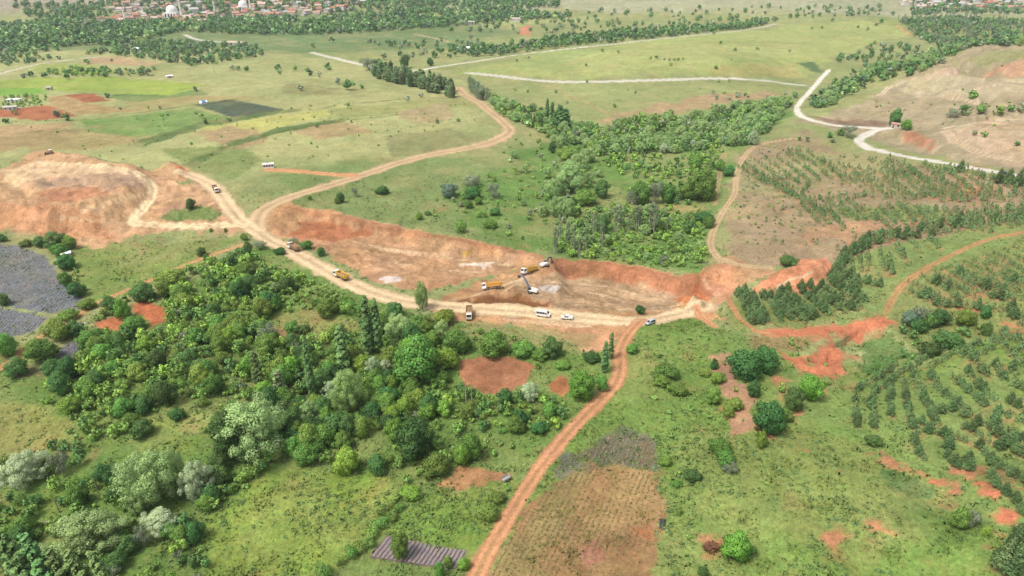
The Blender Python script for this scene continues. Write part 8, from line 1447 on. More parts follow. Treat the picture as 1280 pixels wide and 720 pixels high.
# ------------------------------------------------------------ grass and stones
def ground_cover():
    g = np.random.default_rng(21); X, Y, Z, C, V, RG = (TER[k] for k in ('X', 'Y', 'Z', 'C', 'V', 'RG'))
    r = np.hypot(X, Y); a = np.degrees(np.arctan2(X, Y)); ok = (r > 100) & (r < 430) & (np.abs(a) < 49)
    clump = fbm(X, Y, 5, 3, 91)
    i = np.nonzero(ok & (V > .35) & (g.random(len(X)) < .32*V*np.clip(.45+1.6*clump, .05, 1.2)))[0]
    n = len(i); st = TER['X'][1]-TER['X'][0]
    c = np.stack([X[i]+g.normal(0, .25, n), Y[i]+g.normal(0, .35, n), Z[i]], -1); h = g.uniform(.18, .6, n)*(.7+clump[i]); h = np.clip(h, .12, .9)
    d = g.uniform(0, 6.28, n); V4 = []; CCc = []
    tone = g.uniform(.85, 1.4, n); gcol = np.array(lin((118, 146, 66))); base = C[i]*.65+gcol*.35
    hu = g.uniform(-.12, .14, n); cl = base*tone[:, None]*np.stack([1+hu, np.ones(n), 1-hu], -1)
    for k in range(2):
        e = np.stack([np.cos(d+k*1.6), np.sin(d+k*1.6), np.zeros(n)], -1)*(h*g.uniform(.6, 1.1, n))[:, None]; u = np.stack([g.normal(0, .3, n)*h, g.normal(0, .3, n)*h, h], -1)
        V4.append(np.stack([c-e*.6, c+e*.6, c+e+u*.8, c-e*.7+u], 1)); CCc.append(np.repeat(cl, 4, 0))
    Q = np.concatenate(V4); gn = np.cross(Q[:, 1]-Q[:, 0], Q[:, 3]-Q[:, 0]); fl = gn[:, 1] > 0; Q[fl] = Q[fl][:, ::-1]; v = Q.reshape(-1, 3); f = np.arange(len(v)).reshape(-1, 4); nr = np.tile((0, -.45, 1.), (len(v), 1))+g.normal(0, .25, (len(v), 3)); nr /= np.linalg.norm(nr, axis=1)[:, None]
    m = mesh_np('grass', v, f, np.concatenate(CCc), nr, [leaf_mat('leaf_grass', (1, 1, 1), 0, .3, 0)]); tag(link('grass', m), 'tufts of grass and weeds over the meadows and slopes', 'grass', kind='stuff'); print('grass tris', len(f)*2)
    # taller weeds and thistles in drifts
    wd = fbm(X, Y, 14, 3, 93); i = np.nonzero(ok & (V > .55) & (g.random(len(X)) < .10*np.clip(.25+2.2*wd, .04, 1)))[0]; n = len(i); q = 7
    s = g.uniform(.25, .75, n); d = g.normal(0, 1, (n, q, 3)); d[..., 2] = np.abs(d[..., 2]); d /= np.linalg.norm(d, axis=2)[..., None]
    c = (np.stack([X[i]+g.normal(0, .3, n), Y[i]+g.normal(0, .4, n), Z[i]], -1)[:, None]+d*s[:, None, None]*np.array((1, 1, .8))).reshape(-1, 3); dd = d.reshape(-1, 3)
    v, f = leaves(c, dd, np.repeat(s*.5, q), g); tn = np.repeat(g.uniform(.7, 1.35, n), q)*g.uniform(.8, 1.2, n*q); hu = np.repeat(g.uniform(-.14, .16, n), q)
    cl = np.array((.150, .230, .075))[None]*tn[:, None]*np.stack([1+hu, np.ones(n*q), 1-hu], -1); nn = dd.copy(); nn[:, 2] += .5; nn /= np.linalg.norm(nn, axis=1)[:, None]
    m = mesh_np('weeds', v, f, np.repeat(cl, 4, 0), np.repeat(nn, 4, 0), [leaf_mat('leaf_weed', (1, 1, 1), 0, .35, 0)]); tag(link('weeds', m), 'knee-high weeds in drifts over the green slopes', 'weeds', kind='stuff'); print('weed tris', len(f)*2)
    # clods and stones on bare earth
    bare = [TER['regions'].index(q) for q in ('excavation', 'spoil_heap', 'graded_earth') if q in TER['regions']]
    j = np.nonzero(ok & np.isin(RG, bare) & (g.random(len(X)) < .16))[0]; n = len(j)
    s = g.uniform(.10, .32, n)*g.choice([1, 1, 1, 1.9], n); c = np.stack([X[j]+g.normal(0, .2, n), Y[j]+g.normal(0, .2, n), Z[j]], -1)
    o = np.array([(1, 0, 0), (0, 1, 0), (-1, 0, 0), (0, -1, 0), (0, 0, .9)])[None]*g.uniform(.6, 1.2, (n, 5, 3))*s[:, None, None]; v = (c[:, None]+o).reshape(-1, 3)
    f = (np.array([(0, 1, 4), (1, 2, 4), (2, 3, 4), (3, 0, 4)])[None]+5*np.arange(n)[:, None, None]).reshape(-1, 3); cl = C[j]*g.uniform(.75, 1.3, n)[:, None]
    mm, t, b = new_mat('clod', 1, .05); at = t.nodes.new('ShaderNodeVertexColor'); at.layer_name = 'Col'; t.links.new(at.outputs['Color'], b.inputs['Base Color'])
    m = mesh_np('clods', v, f, np.repeat(cl, 5, 0), None, [mm]); tag(link('clods', m), 'loose clods and stones on the bare diggings', 'stones', kind='stuff')
ground_cover()
def crop_rows(name, polys, way, gap, step, tones, hgt, label, cat):
    g = np.random.default_rng(33); e = np.asarray(way[1])-np.asarray(way[0]); e = e/np.hypot(*e); nv = np.array((-e[1], e[0])); VV = []; CC = []
    for poly in polys:
        p = np.asarray(poly, float); u0, u1 = (p@e).min(), (p@e).max(); v0, v1 = (p@nv).min(), (p@nv).max()
        U, W_ = np.meshgrid(np.arange(u0, u1, step), np.arange(v0, v1, gap)); n = U.size
        U = U.ravel()+g.uniform(-.5, .5, n)*step; W_ = W_.ravel()+g.normal(0, .09, n); x = U*e[0]+W_*nv[0]; y = U*e[1]+W_*nv[1]
        k = (poly_sd(poly, x, y) > .3+1.2*fbm(x, y, 6, 2, 15)) & (g.random(n) < np.clip(.75+1.3*fbm(x, y, 9, 3, 16), .1, 1)); x, y = x[k], y[k]; n = len(x); z = terrain_h(x, y)
        h = g.uniform(.6, 1.2, n)*hgt; c = np.stack([x, y, z], -1); d = g.uniform(0, 6.28, n); tn = np.asarray(tones)[g.integers(0, len(tones), n)]*g.uniform(.75, 1.25, n)[:, None]
        for q in range(2):
            a = np.stack([np.cos(d+q*1.6), np.sin(d+q*1.6), np.zeros(n)], -1)*(h*.75)[:, None]; u = np.stack([g.normal(0, .2, n)*h, g.normal(0, .2, n)*h, h], -1)
            Q = np.stack([c-a*.8, c+a*.8, c+a+u*.8, c-a*.8+u], 1); gn = np.cross(Q[:, 1]-Q[:, 0], Q[:, 3]-Q[:, 0]); fl = gn[:, 1] > 0; Q[fl] = Q[fl][:, ::-1]; VV.append(Q.reshape(-1, 3)); CC.append(np.repeat(tn, 4, 0))
    v = np.concatenate(VV); f = np.arange(len(v)).reshape(-1, 4); nr = np.tile((0, -.4, 1.), (len(v), 1))+g.normal(0, .25, (len(v), 3)); nr /= np.linalg.norm(nr, axis=1)[:, None]
    m = mesh_np(name, v, f, np.concatenate(CC), nr, [leaf_mat('leaf_'+name, (1, 1, 1), 0, .3, 0)]); tag(link(name, m), label, cat, kind='stuff'); print(name, len(f)*2)
crop_rows('stubble', [THINGS['fallow_rows'], THINGS['grey_rows']], THINGS['fallow_dir'], 1.45, .42, [(.24, .20, .085), (.27, .19, .10), (.17, .18, .065), (.33, .25, .13)], .4, 'dry stubble rows of the fallow field', 'stubble')
crop_rows('lavender', [q[0] for q in PAINT if q[5] == 'lavender_field'], THINGS['lav_dir'], 1.5, .6, [(.27, .27, .30), (.22, .25, .21), (.31, .31, .35), (.20, .24, .15)], .4, 'grey-violet lavender plants in rows', 'lavender')
# ------------------------------------------------------------ built things
class MB:
    "collects shapes; build() links them as one mesh object"
    def __init__(s): s.v = []; s.f = []
    def add(s, v, f):
        o = len(s.v); s.v += [tuple(p) for p in v]; s.f += [tuple(i+o for i in q) for q in f]; return s
    def box(s, x0, x1, y0, y1, z0, z1, tx=0, ty=0):
        "tx, ty: how much the top is drawn in on each side"
        return s.add([(x0, y0, z0), (x1, y0, z0), (x1, y1, z0), (x0, y1, z0), (x0+tx, y0+ty, z1), (x1-tx, y0+ty, z1), (x1-tx, y1-ty, z1), (x0+tx, y1-ty, z1)],
                     [(3, 2, 1, 0), (4, 5, 6, 7), (0, 1, 5, 4), (1, 2, 6, 5), (2, 3, 7, 6), (3, 0, 4, 7)])
    def prism(s, prof, y0, y1, inset=0, top=None):
        "side profile in x,z pulled across y; corners above height top are drawn in by inset"
        n = len(prof); k = lambda z: inset if top is not None and z > top else 0
        v = [(x, y0+k(z), z) for x, z in prof]+[(x, y1-k(z), z) for x, z in prof]
        return s.add(v, [tuple(range(n)), tuple(range(2*n-1, n-1, -1))]+[(i, i+n, (i+1) % n+n, (i+1) % n) for i in range(n)])
    def tube(s, p0, p1, r0, r1=None, k=10):
        r1 = r0 if r1 is None else r1; p0 = Vector(p0); p1 = Vector(p1); d = (p1-p0).normalized(); a = d.cross(Vector((.3, .2, 1)) if abs(d.z) < .9 else Vector((1, 0, 0))).normalized(); b = d.cross(a)
        v = [p+(a*math.cos(6.2832*j/k)+b*math.sin(6.2832*j/k))*r for p, r in ((p0, r0), (p1, r1)) for j in range(k)]
        return s.add(v, [(j, (j+1) % k, k+(j+1) % k, k+j) for j in range(k)]+[tuple(range(k-1, -1, -1)), tuple(range(k, 2*k))])
    def build(s, name, mat, parent=None, bev=0):
        me = bpy.data.meshes.new(name); me.from_pydata(s.v, [], s.f); me.materials.append(mat)
        import bmesh
        b = bmesh.new(); b.from_mesh(me); bmesh.ops.recalc_face_normals(b, faces=b.faces)
        if bev: bmesh.ops.bevel(b, geom=b.edges[:], offset=bev, segments=2, affect='EDGES', profile=.6)
        b.to_mesh(me); b.free(); return link(name, me, parent)
def put(name, key, label, cat, group=None, dz=0):
    x, y, a = THINGS[key]; o = empty(name, (x, y, hz(x, y)+dz), R(a)); return tag(o, label, cat, group)
def settle(o, L=3.5):
    "pitch a vehicle with the slope it stands on"
    a = o.rotation_euler.z; c, s_ = math.cos(a), math.sin(a); x, y = o.location.x, o.location.y
    f = hz(x+c*L, y+s_*L); b = hz(x-c*L, y-s_*L); l = hz(x-s_*1.2, y+c*1.2); r = hz(x+s_*1.2, y-c*1.2)
    o.rotation_euler = (math.atan2(l-r, 2.4), -math.atan2(f-b, 2*L), a); o.location.z = max((f+b)/2, hz(x, y))+.02
M = {'white': paint_mat('paint_white', (.70, .69, .66), .5, .4, .2), 'cream': paint_mat('paint_cream', (.62, .58, .48), .5, .4, .2), 'yellow': paint_mat('paint_yellow', (.60, .36, .04), .6, .3, .35), 'orange': paint_mat('paint_orange', (.58, .28, .04), .6, .3, .3),
     'brown': paint_mat('paint_dusty_brown', (.30, .20, .10), .7, .2, .4), 'grey': paint_mat('paint_grey', (.25, .25, .25), .5, .4, .3), 'dark': paint_mat('dark_metal', (.035, .035, .04), .6, .4, .25), 'blue': paint_mat('paint_slate_blue', (.10, .14, .24), .5, .4, .15),
     'navy': paint_mat('paint_navy', (.02, .025, .06), .3, .5, .05), 'silver': paint_mat('paint_silver', (.45, .46, .48), .35, .5, .1, .3), 'rubber': paint_mat('rubber', (.025, .025, .025), .9, .2, .3), 'steel': paint_mat('worn_steel', (.22, .19, .16), .5, .5, .4, .4),
     'roof1': paint_mat('roof_red_tile', (.33, .14, .09), .9, .1, .15), 'roof2': paint_mat('roof_rose_tile', (.37, .20, .15), .9, .1, .2), 'roof3': paint_mat('roof_pale_tile', (.42, .33, .27), .9, .1, .2), 'roof4': paint_mat('roof_grey_sheet', (.38, .37, .36), .7, .3, .2),
     'wall1': paint_mat('wall_white', (.52, .50, .46), .9, .1, .1), 'wall2': paint_mat('wall_cream', (.46, .41, .34), .9, .1, .1), 'wall3': paint_mat('wall_pink', (.46, .36, .31), .9, .1, .1), 'tarp': paint_mat('tarp_blue', (.05, .16, .45), .6, .3, .05), 'sheet': paint_mat('white_sheet', (.75, .76, .76), .5, .4, .05),
     'plastic': paint_mat('mulch_film', (.15, .13, .15), .45, .5, .35), 'black': paint_mat('black_plastic', (.02, .02, .025), .4, .5, .1), 'wood': bark_mat('weathered_wood', (.25, .2, .14)), 'conc': paint_mat('concrete', (.40, .38, .34), .9, .1, .15), 'rock': paint_mat('pale_rock', (.42, .34, .28), .95, .1, .3), 'soil': paint_mat('loaded_soil', (.22, .13, .07), 1, .05, .2)}
def glass_mat():
    m, t, b = new_mat('window_glass', .08, .6); b.inputs['Base Color'].default_value = (.02, .025, .03, 1); return m
GLASS = glass_mat(); m_, t_, b_ = new_mat('lamp_glass', .2, .6); b_.inputs['Base Color'].default_value = (.7, .68, .6, 1); LAMP = m_
def wheel(par, x, y, r=.5, w=.32):
    t = MB().tube((x, y-w/2, r), (x, y+w/2, r), r, k=14).build('wheel', M['rubber'], par)
    s = 1 if y > 0 else -1; MB().tube((x, y+s*w*.42, r), (x, y+s*(w*.5+.02), r), r*.55, r*.5, 10).build('rim', M['steel'], t)
# ---- tipper trucks, front towards +x
def truck(key, label, body, load, cabm='white'):
    t = put('dump_truck', key, label, 'truck', 'tipper trucks of the site'); settle(t)
    MB().box(-4.1, 4.0, -.45, .45, .75, 1.15).box(-4.0, 2.2, -1.0, 1.0, .95, 1.1).build('chassis', M['dark'], t)
    c = MB().prism([(2.35, .75), (4.35, .75), (4.40, 1.9), (4.15, 3.0), (3.9, 3.1), (2.35, 3.1)], -1.22, 1.22, .12, 2.5).build('cab', M[cabm], t, .05)
    MB().add([(4.42, -1.0, 1.95), (4.42, 1.0, 1.95), (4.20, .9, 2.85), (4.20, -.9, 2.85)], [(0, 1, 2, 3)]).build('windscreen', GLASS, c)
    for s in (-1, 1):
        MB().add([(2.7, s*1.25, 1.95), (4.0, s*1.25, 1.95), (3.9, s*1.15, 2.75), (2.7, s*1.15, 2.75)], [(0, 1, 2, 3)]).build('side_window', GLASS, c)
        MB().box(4.36, 4.46, s*.9-.18, s*.9+.18, .95, 1.2).build('headlight', LAMP, t)
        MB().box(4.05, 4.2, s*1.42-.12, s*1.42+.12, 1.9, 2.6).build('mirror', M['dark'], c)
        for x in (3.3, 1.9, -1.9, -3.2): wheel(t, x, s*1.0)
    MB().box(4.3, 4.5, -1.2, 1.2, .55, .9).build('bumper', M['dark'], t, .03)
    d = MB()      # open tub of plates with ribs
    prof = [(-4.35, 1.25), (2.05, 1.25), (2.15, 3.0), (-4.15, 2.75)]
    for s in (-1, 1):
        d.add([(x, s*(1.05 if z < 1.5 else 1.25), z) for x, z in prof]+[(x, s*(.98 if z < 1.5 else 1.17), z) for x, z in prof], [(0, 1, 2, 3), (7, 6, 5, 4), (3, 2, 6, 7), (0, 3, 7, 4), (1, 5, 6, 2)])
        for k in range(6): d.box(-3.9+k*1.08, -3.76+k*1.08, s*1.27-.06, s*1.27+.06, 1.3, 2.75)
        d.box(-4.2, 2.2, s*1.26-.08, s*1.26+.08, 2.72, 2.86)
    d.box(-4.35, 2.05, -1.05, 1.05, 1.2, 1.3).box(2.02, 2.2, -1.2, 1.2, 1.3, 3.05).box(-4.4, -4.25, -1.1, 1.1, 1.3, 2.7)
    db = d.build('dump_body', M[body], t); MB().box(2.0, 2.9, -1.15, 1.15, 2.98, 3.14).build('cab_guard', M[body], db)
    if load:
        g = random.Random(hash(key) % 99); vs = []; nx, ny = 9, 5
        for i in range(nx):
            for j in range(ny):
                e = min(i, nx-1-i, 2)*min(j, ny-1-j, 2)/4; vs.append((-4.1+6.0*i/(nx-1), -1.1+2.2*j/(ny-1), 2.1+load*e+g.uniform(-.08, .08)))
        MB().add(vs, [(i*ny+j, (i+1)*ny+j, (i+1)*ny+j+1, i*ny+j+1) for i in range(nx-1) for j in range(ny-1)]).build('load', M['soil'], t)
truck('truck_a', 'orange tipper truck with white cab parked side-on in the excavation', 'orange', .3)
truck('truck_b', 'yellow tipper truck with white cab beside the upper excavator', 'yellow', .9)
truck('truck_c', 'tipper truck with white cab coming down from the spoil heap', 'brown', .2, 'white')
truck('truck_d', 'dusty yellow-brown tipper truck on the haul road bend above the wood', 'brown', .9)
truck('truck_e', 'yellow tipper truck on the haul road, half hidden by trees', 'yellow', .6)
truck('truck_f', 'grey tipper truck facing the viewer below the site road', 'brown', .5, 'cream')
# ---- excavators
def excavator(key, label, bm, reach, slew, body='white'):
    t = put('excavator', key, label, 'excavator', 'excavators of the pit'); t.location.z += .05; t.scale = (.86, .86, .86)
    for s in (-1, 1):
        k = MB().prism([(-2.1, .15), (-1.7, 0), (1.7, 0), (2.1, .15), (2.25, .5), (1.9, .95), (-1.9, .95), (-2.25, .5)], s*1.25-.32, s*1.25+.32).build('track', M['rubber'], t)
        MB().box(-1.5, 1.5, s*1.25-.25, s*1.25+.25, .3, .7).build('track_frame', M['steel'], k)
    MB().box(-1.2, 1.2, -1, 1, .5, 1.05).tube((0, 0, .9), (0, 0, 1.25), .9, k=16).build('undercarriage', M['dark'], t)
    h = empty('upper_body', (0, 0, 0)); 
    bpy.data.objects.remove(h)
    c, s_ = math.cos(slew), math.sin(slew)
    def rot(mb): mb.v = [(x*c-y*s_, x*s_+y*c, z) for x, y, z in mb.v]; return mb
    hb = rot(MB().box(-2.6, 1.4, -1.35, 1.35, 1.2, 2.15, .1, .08).box(-1.6, 1.2, -1.3, -.2, 2.15, 2.4, .1, .1)).build('upper_body', M[body], t, .05)
    rot(MB().box(-3.1, -2.55, -1.35, 1.35, 1.15, 2.2, .08, .1)).build('counterweight', M[body], t, .08)
    cb = rot(MB().prism([(.2, 1.3), (1.75, 1.3), (1.85, 1.9), (1.5, 3.0), (.2, 3.0)], .3, 1.32, .08, 2.5)).build('cab', M['dark'], t, .04)
    rot(MB().box(.4, 1.45, 1.33, 1.35, 2.0, 2.85).add([(1.87, .4, 1.95), (1.87, 1.2, 1.95), (1.56, 1.2, 2.9), (1.56, .4, 2.9)], [(0, 1, 2, 3)])).build('cab_window', GLASS, cb)
    def beam(pts, w0, th, name, m):
        b = MB()
        for (x0, z0), (x1, z1), q0, q1 in zip(pts[:-1], pts[1:], th[:-1], th[1:]):
            dx, dz = x1-x0, z1-z0; L = math.hypot(dx, dz); nx, nz = -dz/L, dx/L
            b.prism([(x0-nx*q0, z0-nz*q0), (x1-nx*q1, z1-nz*q1), (x1+nx*q1, z1+nz*q1), (x0+nx*q0, z0+nz*q0)], -w0-.2, w0-.2)
        return rot(b).build(name, m, t)
    B0, B1, B2, S1, K = reach
    beam([B0, B1, B2], .32, [.3, .42, .26], 'boom', bm); beam([B2, S1], .24, [.3, .18], 'stick', bm)
    x, z = S1; rot(MB().prism([(x-.2, z+.1), (x+.4, z-.1), (x+.5, z-.8), (x+.1, z-1.35), (x-.7, z-1.3), (x-1.0, z-.9)], -.85, .45)).build('bucket', M['dark'], t)
    p = MB(); p.tube(((B0[0]+.5)*c+.2*s_, (B0[0]+.5)*s_-.2*c, B0[1]-.3), ((B1[0]-.2)*c+.2*s_, (B1[0]-.2)*s_-.2*c, B1[1]-.35), .12); p.build('ram', M['steel'], t)
excavator('excavator_a', 'white excavator with raised slate-blue boom beside the pale puddle', M['blue'], ((1.4, 1.7), (3.2, 5.4), (5.4, 8.6), (7.6, 8.2), 0), R(-35))
excavator('excavator_b', 'dark and white excavator digging at the red bank behind the yellow truck', M['dark'], ((1.2, 1.7), (2.6, 4.4), (4.8, 4.0), (5.4, 1.9), 0), R(-150))
# ---- road vehicles
def car(key, label, name, cat, prof, paint, wid, glass, side, wx, r, top, settle_=True):
    t = put(name, key, label, cat)
    if settle_: settle(t, 1.8)
    b = MB().prism(prof, -wid/2, wid/2, .16, top).build('body', paint, t, .06)
    for q in glass: MB().add(q, [(0, 1, 2, 3)]).build('windscreen' if q[0][0] > 0 else 'rear_window', GLASS, t)
    for (x0, x1, x2, x3, z0, z1) in side:
        for s in (-1, 1): MB().add([(x0, s*(wid/2+.012), z0), (x1, s*(wid/2+.012), z0), (x2, s*(wid/2-.12), z1), (x3, s*(wid/2-.12), z1)], [(0, 1, 2, 3)]).build('side_window', GLASS, t)
    for x in wx:
        for s in (-1, 1): wheel(t, x, s*(wid/2-.10), r, .24)
    xf = max(p[0] for p in prof); xr = min(p[0] for p in prof)
    for s in (-1, 1):
        MB().box(xf-.10, xf+.03, s*wid*.36-.14, s*wid*.36+.14, .68, .86).build('headlight', LAMP, t)
        MB().box(xr-.03, xr+.10, s*wid*.38-.1, s*wid*.38+.1, .8, 1.1).build('tail_light', M['roof1'], t)
    MB().box(xf-.05, xf+.08, -wid*.45, wid*.45, .35, .6).box(xr-.08, xr+.05, -wid*.45, wid*.45, .35, .6).build('bumper', M['dark'], t)
    return t
car('minibus', 'white minibus with dark windows parked by the site road', 'minibus', 'minibus', [(-2.9, .4), (2.9, .4), (2.95, 1.1), (2.35, 1.45), (1.75, 2.45), (1.4, 2.6), (-2.8, 2.6), (-2.95, 2.3)], M['white'], 2.0,
    [[(2.36, -.85, 1.5), (2.36, .85, 1.5), (1.80, .72, 2.42), (1.80, -.72, 2.42)], [(-2.97, -.8, 1.6), (-2.97, .8, 1.6), (-2.93, .75, 2.3), (-2.93, -.75, 2.3)]],
    [(1.0, 2.1, 1.6, 1.0, 1.5, 2.25), (-.15, .85, .85, -.15, 1.5, 2.3), (-1.3, -.3, -.3, -1.3, 1.5, 2.3), (-2.6, -1.45, -1.45, -2.6, 1.5, 2.3)], (1.9, -1.8), .36, 1.6)
car('pickup', 'white pickup car right of the minibus by the site road', 'pickup_car', 'car', [(-2.4, .4), (2.4, .4), (2.45, .85), (2.1, 1.05), (1.15, 1.15), (.55, 1.75), (-.75, 1.78), (-.95, 1.15), (-2.4, 1.12)], M['white'], 1.8,
    [[(1.16, -.75, 1.18), (1.16, .75, 1.18), (.62, .62, 1.70), (.62, -.62, 1.70)]], [(.05, 1.0, .55, .05, 1.15, 1.65), (-.75, -.05, -.05, -.65, 1.15, 1.65)], (1.5, -1.45), .36, 1.4)
car('suv', 'dark grey car with pale roof at the junction of the red track', 'parked_car', 'car', [(-2.2, .4), (2.2, .4), (2.25, .9), (1.2, 1.1), (.6, 1.75), (-1.9, 1.78), (-2.25, 1.1)], M['silver'], 1.8,
    [[(1.24, -.75, 1.12), (1.24, .75, 1.12), (.68, .62, 1.68), (.68, -.62, 1.68)], [(-2.24, -.7, 1.15), (-2.24, .7, 1.15), (-1.98, .62, 1.68), (-1.98, -.62, 1.68)]], [(.0, 1.05, .6, .0, 1.05, 1.65), (-1.9, -.1, -.1, -1.8, 1.05, 1.65)], (1.35, -1.35), .36, 1.4)
car('dark_car', 'dark blue car driving on the white gravel road at the right edge', 'moving_car', 'car', [(-2.2, .4), (2.2, .4), (2.25, .9), (1.2, 1.05), (.5, 1.6), (-1.6, 1.62), (-2.2, 1.1)], M['navy'], 1.8,
    [[(1.22, -.75, 1.08), (1.22, .75, 1.08), (.56, .62, 1.55), (.56, -.62, 1.55)]], [(-1.5, 1.0, .5, -1.3, 1.05, 1.5)], (1.35, -1.35), .34, 1.3)
car('white_car', 'white car half hidden in the bushes above the ploughed plot', 'white_car', 'car', [(-2.1, .4), (2.1, .4), (2.15, .85), (1.1, 1.0), (.5, 1.5), (-1.3, 1.52), (-2.1, 1.05)], M['white'], 1.75,
    [[(1.12, -.7, 1.03), (1.12, .7, 1.03), (.55, .6, 1.46), (.55, -.6, 1.46)]], [(-1.2, .95, .45, -1.1, 1.0, 1.4)], (1.3, -1.3), .33, 1.3)
# ---- bulldozer on the heap
t = put('bulldozer', 'bulldozer', 'brown bulldozer with pale cab roof on top of the spoil heap', 'bulldozer'); t.location.z += .05
for s in (-1, 1): MB().prism([(-2, .1), (1.9, .1), (2.2, .6), (1.2, 1.2), (-1.8, 1.2), (-2.2, .6)], s*1.05-.3, s*1.05+.3).build('track', M['rubber'], t)
MB().box(-2, .2, -.75, .75, .7, 1.6).box(.2, 2.1, -.65, .65, .7, 2.0, .1, .05).build('body', M['brown'], t, .04)
c = MB().box(-1.5, .2, -.85, .85, 1.6, 2.9, .1, .1).build('cab', M['brown'], t, .04); MB().box(-1.6, .35, -.95, .95, 2.9, 3.08).build('roof', M['white'], c); MB().box(-.2, .215, -.6, .6, 2.0, 2.7).build('cab_window', GLASS, c)
MB().prism([(2.75, .1), (2.95, .1), (2.75, .7), (2.9, 1.45), (2.7, 1.45), (2.6, .7)], -1.9, 1.9).build('blade', M['steel'], t); MB().box(.5, 2.7, -1.5, -1.38, .45, .65).box(.5, 2.7, 1.38, 1.5, .45, .65).build('blade_arm', M['dark'], t)
MB().tube((1.2, .3, 2.0), (1.2, .3, 2.8), .08).build('exhaust', M['dark'], t)
# ---- site cabin, sheds, far houses
def gable(mb, L, Wd, z, rise, over=.4):
    x, y = L/2+over, Wd/2+over; th = .15
    return mb.add([(-x, -y, z), (x, -y, z), (x, y, z), (-x, y, z), (-x, 0, z+rise), (x, 0, z+rise), (-x, -y, z-th), (x, -y, z-th), (x, y, z-th), (-x, y, z-th)],
                  [(0, 1, 5, 4), (2, 3, 4, 5), (6, 9, 8, 7), (0, 6, 7, 1), (2, 8, 9, 3), (1, 7, 8, 2), (1, 2, 5), (0, 4, 3), (0, 3, 9, 6)])
def hut(key, label, name, L, Wd, H, roofm, wallm, rise=.8, wins=3, flat=False, cat='shed'):
    t = put(name, key, label, cat, dz=-.1); MB().box(-L/2, L/2, -Wd/2, Wd/2, 0, H).build('wall', M[wallm], t)
    if flat: MB().box(-L/2-.25, L/2+.25, -Wd/2-.25, Wd/2+.25, H, H+.18).build('roof', M[roofm], t, .02)
    else: gable(MB(), L, Wd, H+.15, rise).build('roof', M[roofm], t)
    for s in (-1, 1):
        for k in range(wins):
            x = -L/2+(k+.5)*L/wins
            if s > 0 and k == wins//2: MB().box(x-.5, x+.5, s*Wd/2-.02, s*Wd/2+.03, .1, min(2.1, H-.2)).build('door', M['dark'], t)
            else:
                wf = MB().box(x-.6, x+.6, s*Wd/2-.02, s*Wd/2+.03, H*.35, H*.8).build('window', GLASS, t); MB().box(x-.7, x+.7, s*Wd/2, s*Wd/2+.06, H*.35-.1, H*.35).build('sill', M['white'], wf)
    return t
t = hut('cabin', 'white site cabin with a row of windows beside the upper haul road', 'site_cabin', 6.6, 2.7, 2.7, 'sheet', 'white', 0, 4, True, 'cabin')
hut('shed_far_left', 'white flat-roofed farm shed at the far left edge', 'farm_shed', 11, 6, 3.2, 'sheet', 'wall1', 0, 3, True)
hut('hut_far_left', 'low white farm hut below the shed at the left edge', 'farm_hut', 10, 5, 2.6, 'roof4', 'wall1', .8, 3)
hut('shed_trees', 'small white-roofed shed among trees under the spoil heap', 'small_shed', 4, 3, 2.2, 'sheet', 'conc', 0, 1, True)
hut('roadside_shed', 'small brown roadside shed on the bend of the white road', 'roadside_shed', 6.5, 4, 2.8, 'roof2', 'wall3', .7, 2)
hut('long_roof', 'white roofed farm building in the far orchard', 'orchard_building', 17, 9, 4, 'sheet', 'wall1', 1.2, 3, False, 'building')
hut('barn_dark', 'dark barn at the edge of the far woodland', 'dark_barn', 18, 9, 5, 'dark', 'grey', 1.5, 3, False, 'barn')
hut('barn_b', 'grey farm building on the far plain, centre', 'grey_farm_building', 26, 12, 5, 'roof4', 'conc', 1.5, 4, False, 'building')
hut('white_roof', 'long pale greenhouse roof beside the far road', 'greenhouse', 22, 12, 4, 'sheet', 'roof4', 1.6, 4, False, 'greenhouse')
hut('hut_plain', 'tiny white hut in the middle of the far left fields', 'field_hut', 6, 4, 2.4, 'sheet', 'wall1', .6, 1)
hut('hut_field', 'tiny grey hut on the bright green far field', 'grey_field_hut', 5, 4, 2.4, 'roof4', 'conc', .6, 1)
hut('far_shed', 'long pale shed beside the far left road', 'long_shed', 30, 10, 4, 'roof3', 'wall2', 1.4, 5)
hut('hut_b', 'white farmhouse on the far plain above the red field', 'white_farmhouse', 16, 9, 5, 'roof3', 'wall1', 2, 3, False, 'house')
# camp with a blue tarpaulin
t = put('tarpaulin_camp', 'tarp_camp', 'white tent with blue tarpaulin at the corner of the dark field', 'tent')
gable(MB(), 6, 4, 1.6, 1.2, .2).build('tent_roof', M['sheet'], t); MB().box(-2.9, 2.9, -1.9, 1.9, 0, 1.5).build('tent_wall', M['sheet'], t); gable(MB(), 3.2, 4.4, 1.8, 1.2, .15).build('tarpaulin', M['tarp'], t)
t = put('white_tent', 'tent', 'small white tent roof at the edge of the wood clearing', 'tent')
gable(MB(), 3.6, 2.8, 1.7, .9, .2).build('tent_roof', M['sheet'], t)
for x in (-1.6, 1.6):
    for y in (-1.2, 1.2): MB().tube((x, y, -.1), (x, y, 1.7), .05, k=6).build('tent_pole', M['steel'], t)
t = put('sheet_pile', 'white_tarp', 'white sheet lying on the left track beside the trees', 'sheet'); MB().add([(-1.4, -.8, .1), (1.3, -.9, .15), (1.5, .7, .1), (-1.1, .9, .12), (0, 0, .7)], [(0, 1, 4), (1, 2, 4), (2, 3, 4), (3, 0, 4)]).build('cover', M['sheet'], t)
t = put('farm_cart', 'cart', 'small dark farm cart at the edge of the garden plot', 'cart'); settle(t, 1.2)
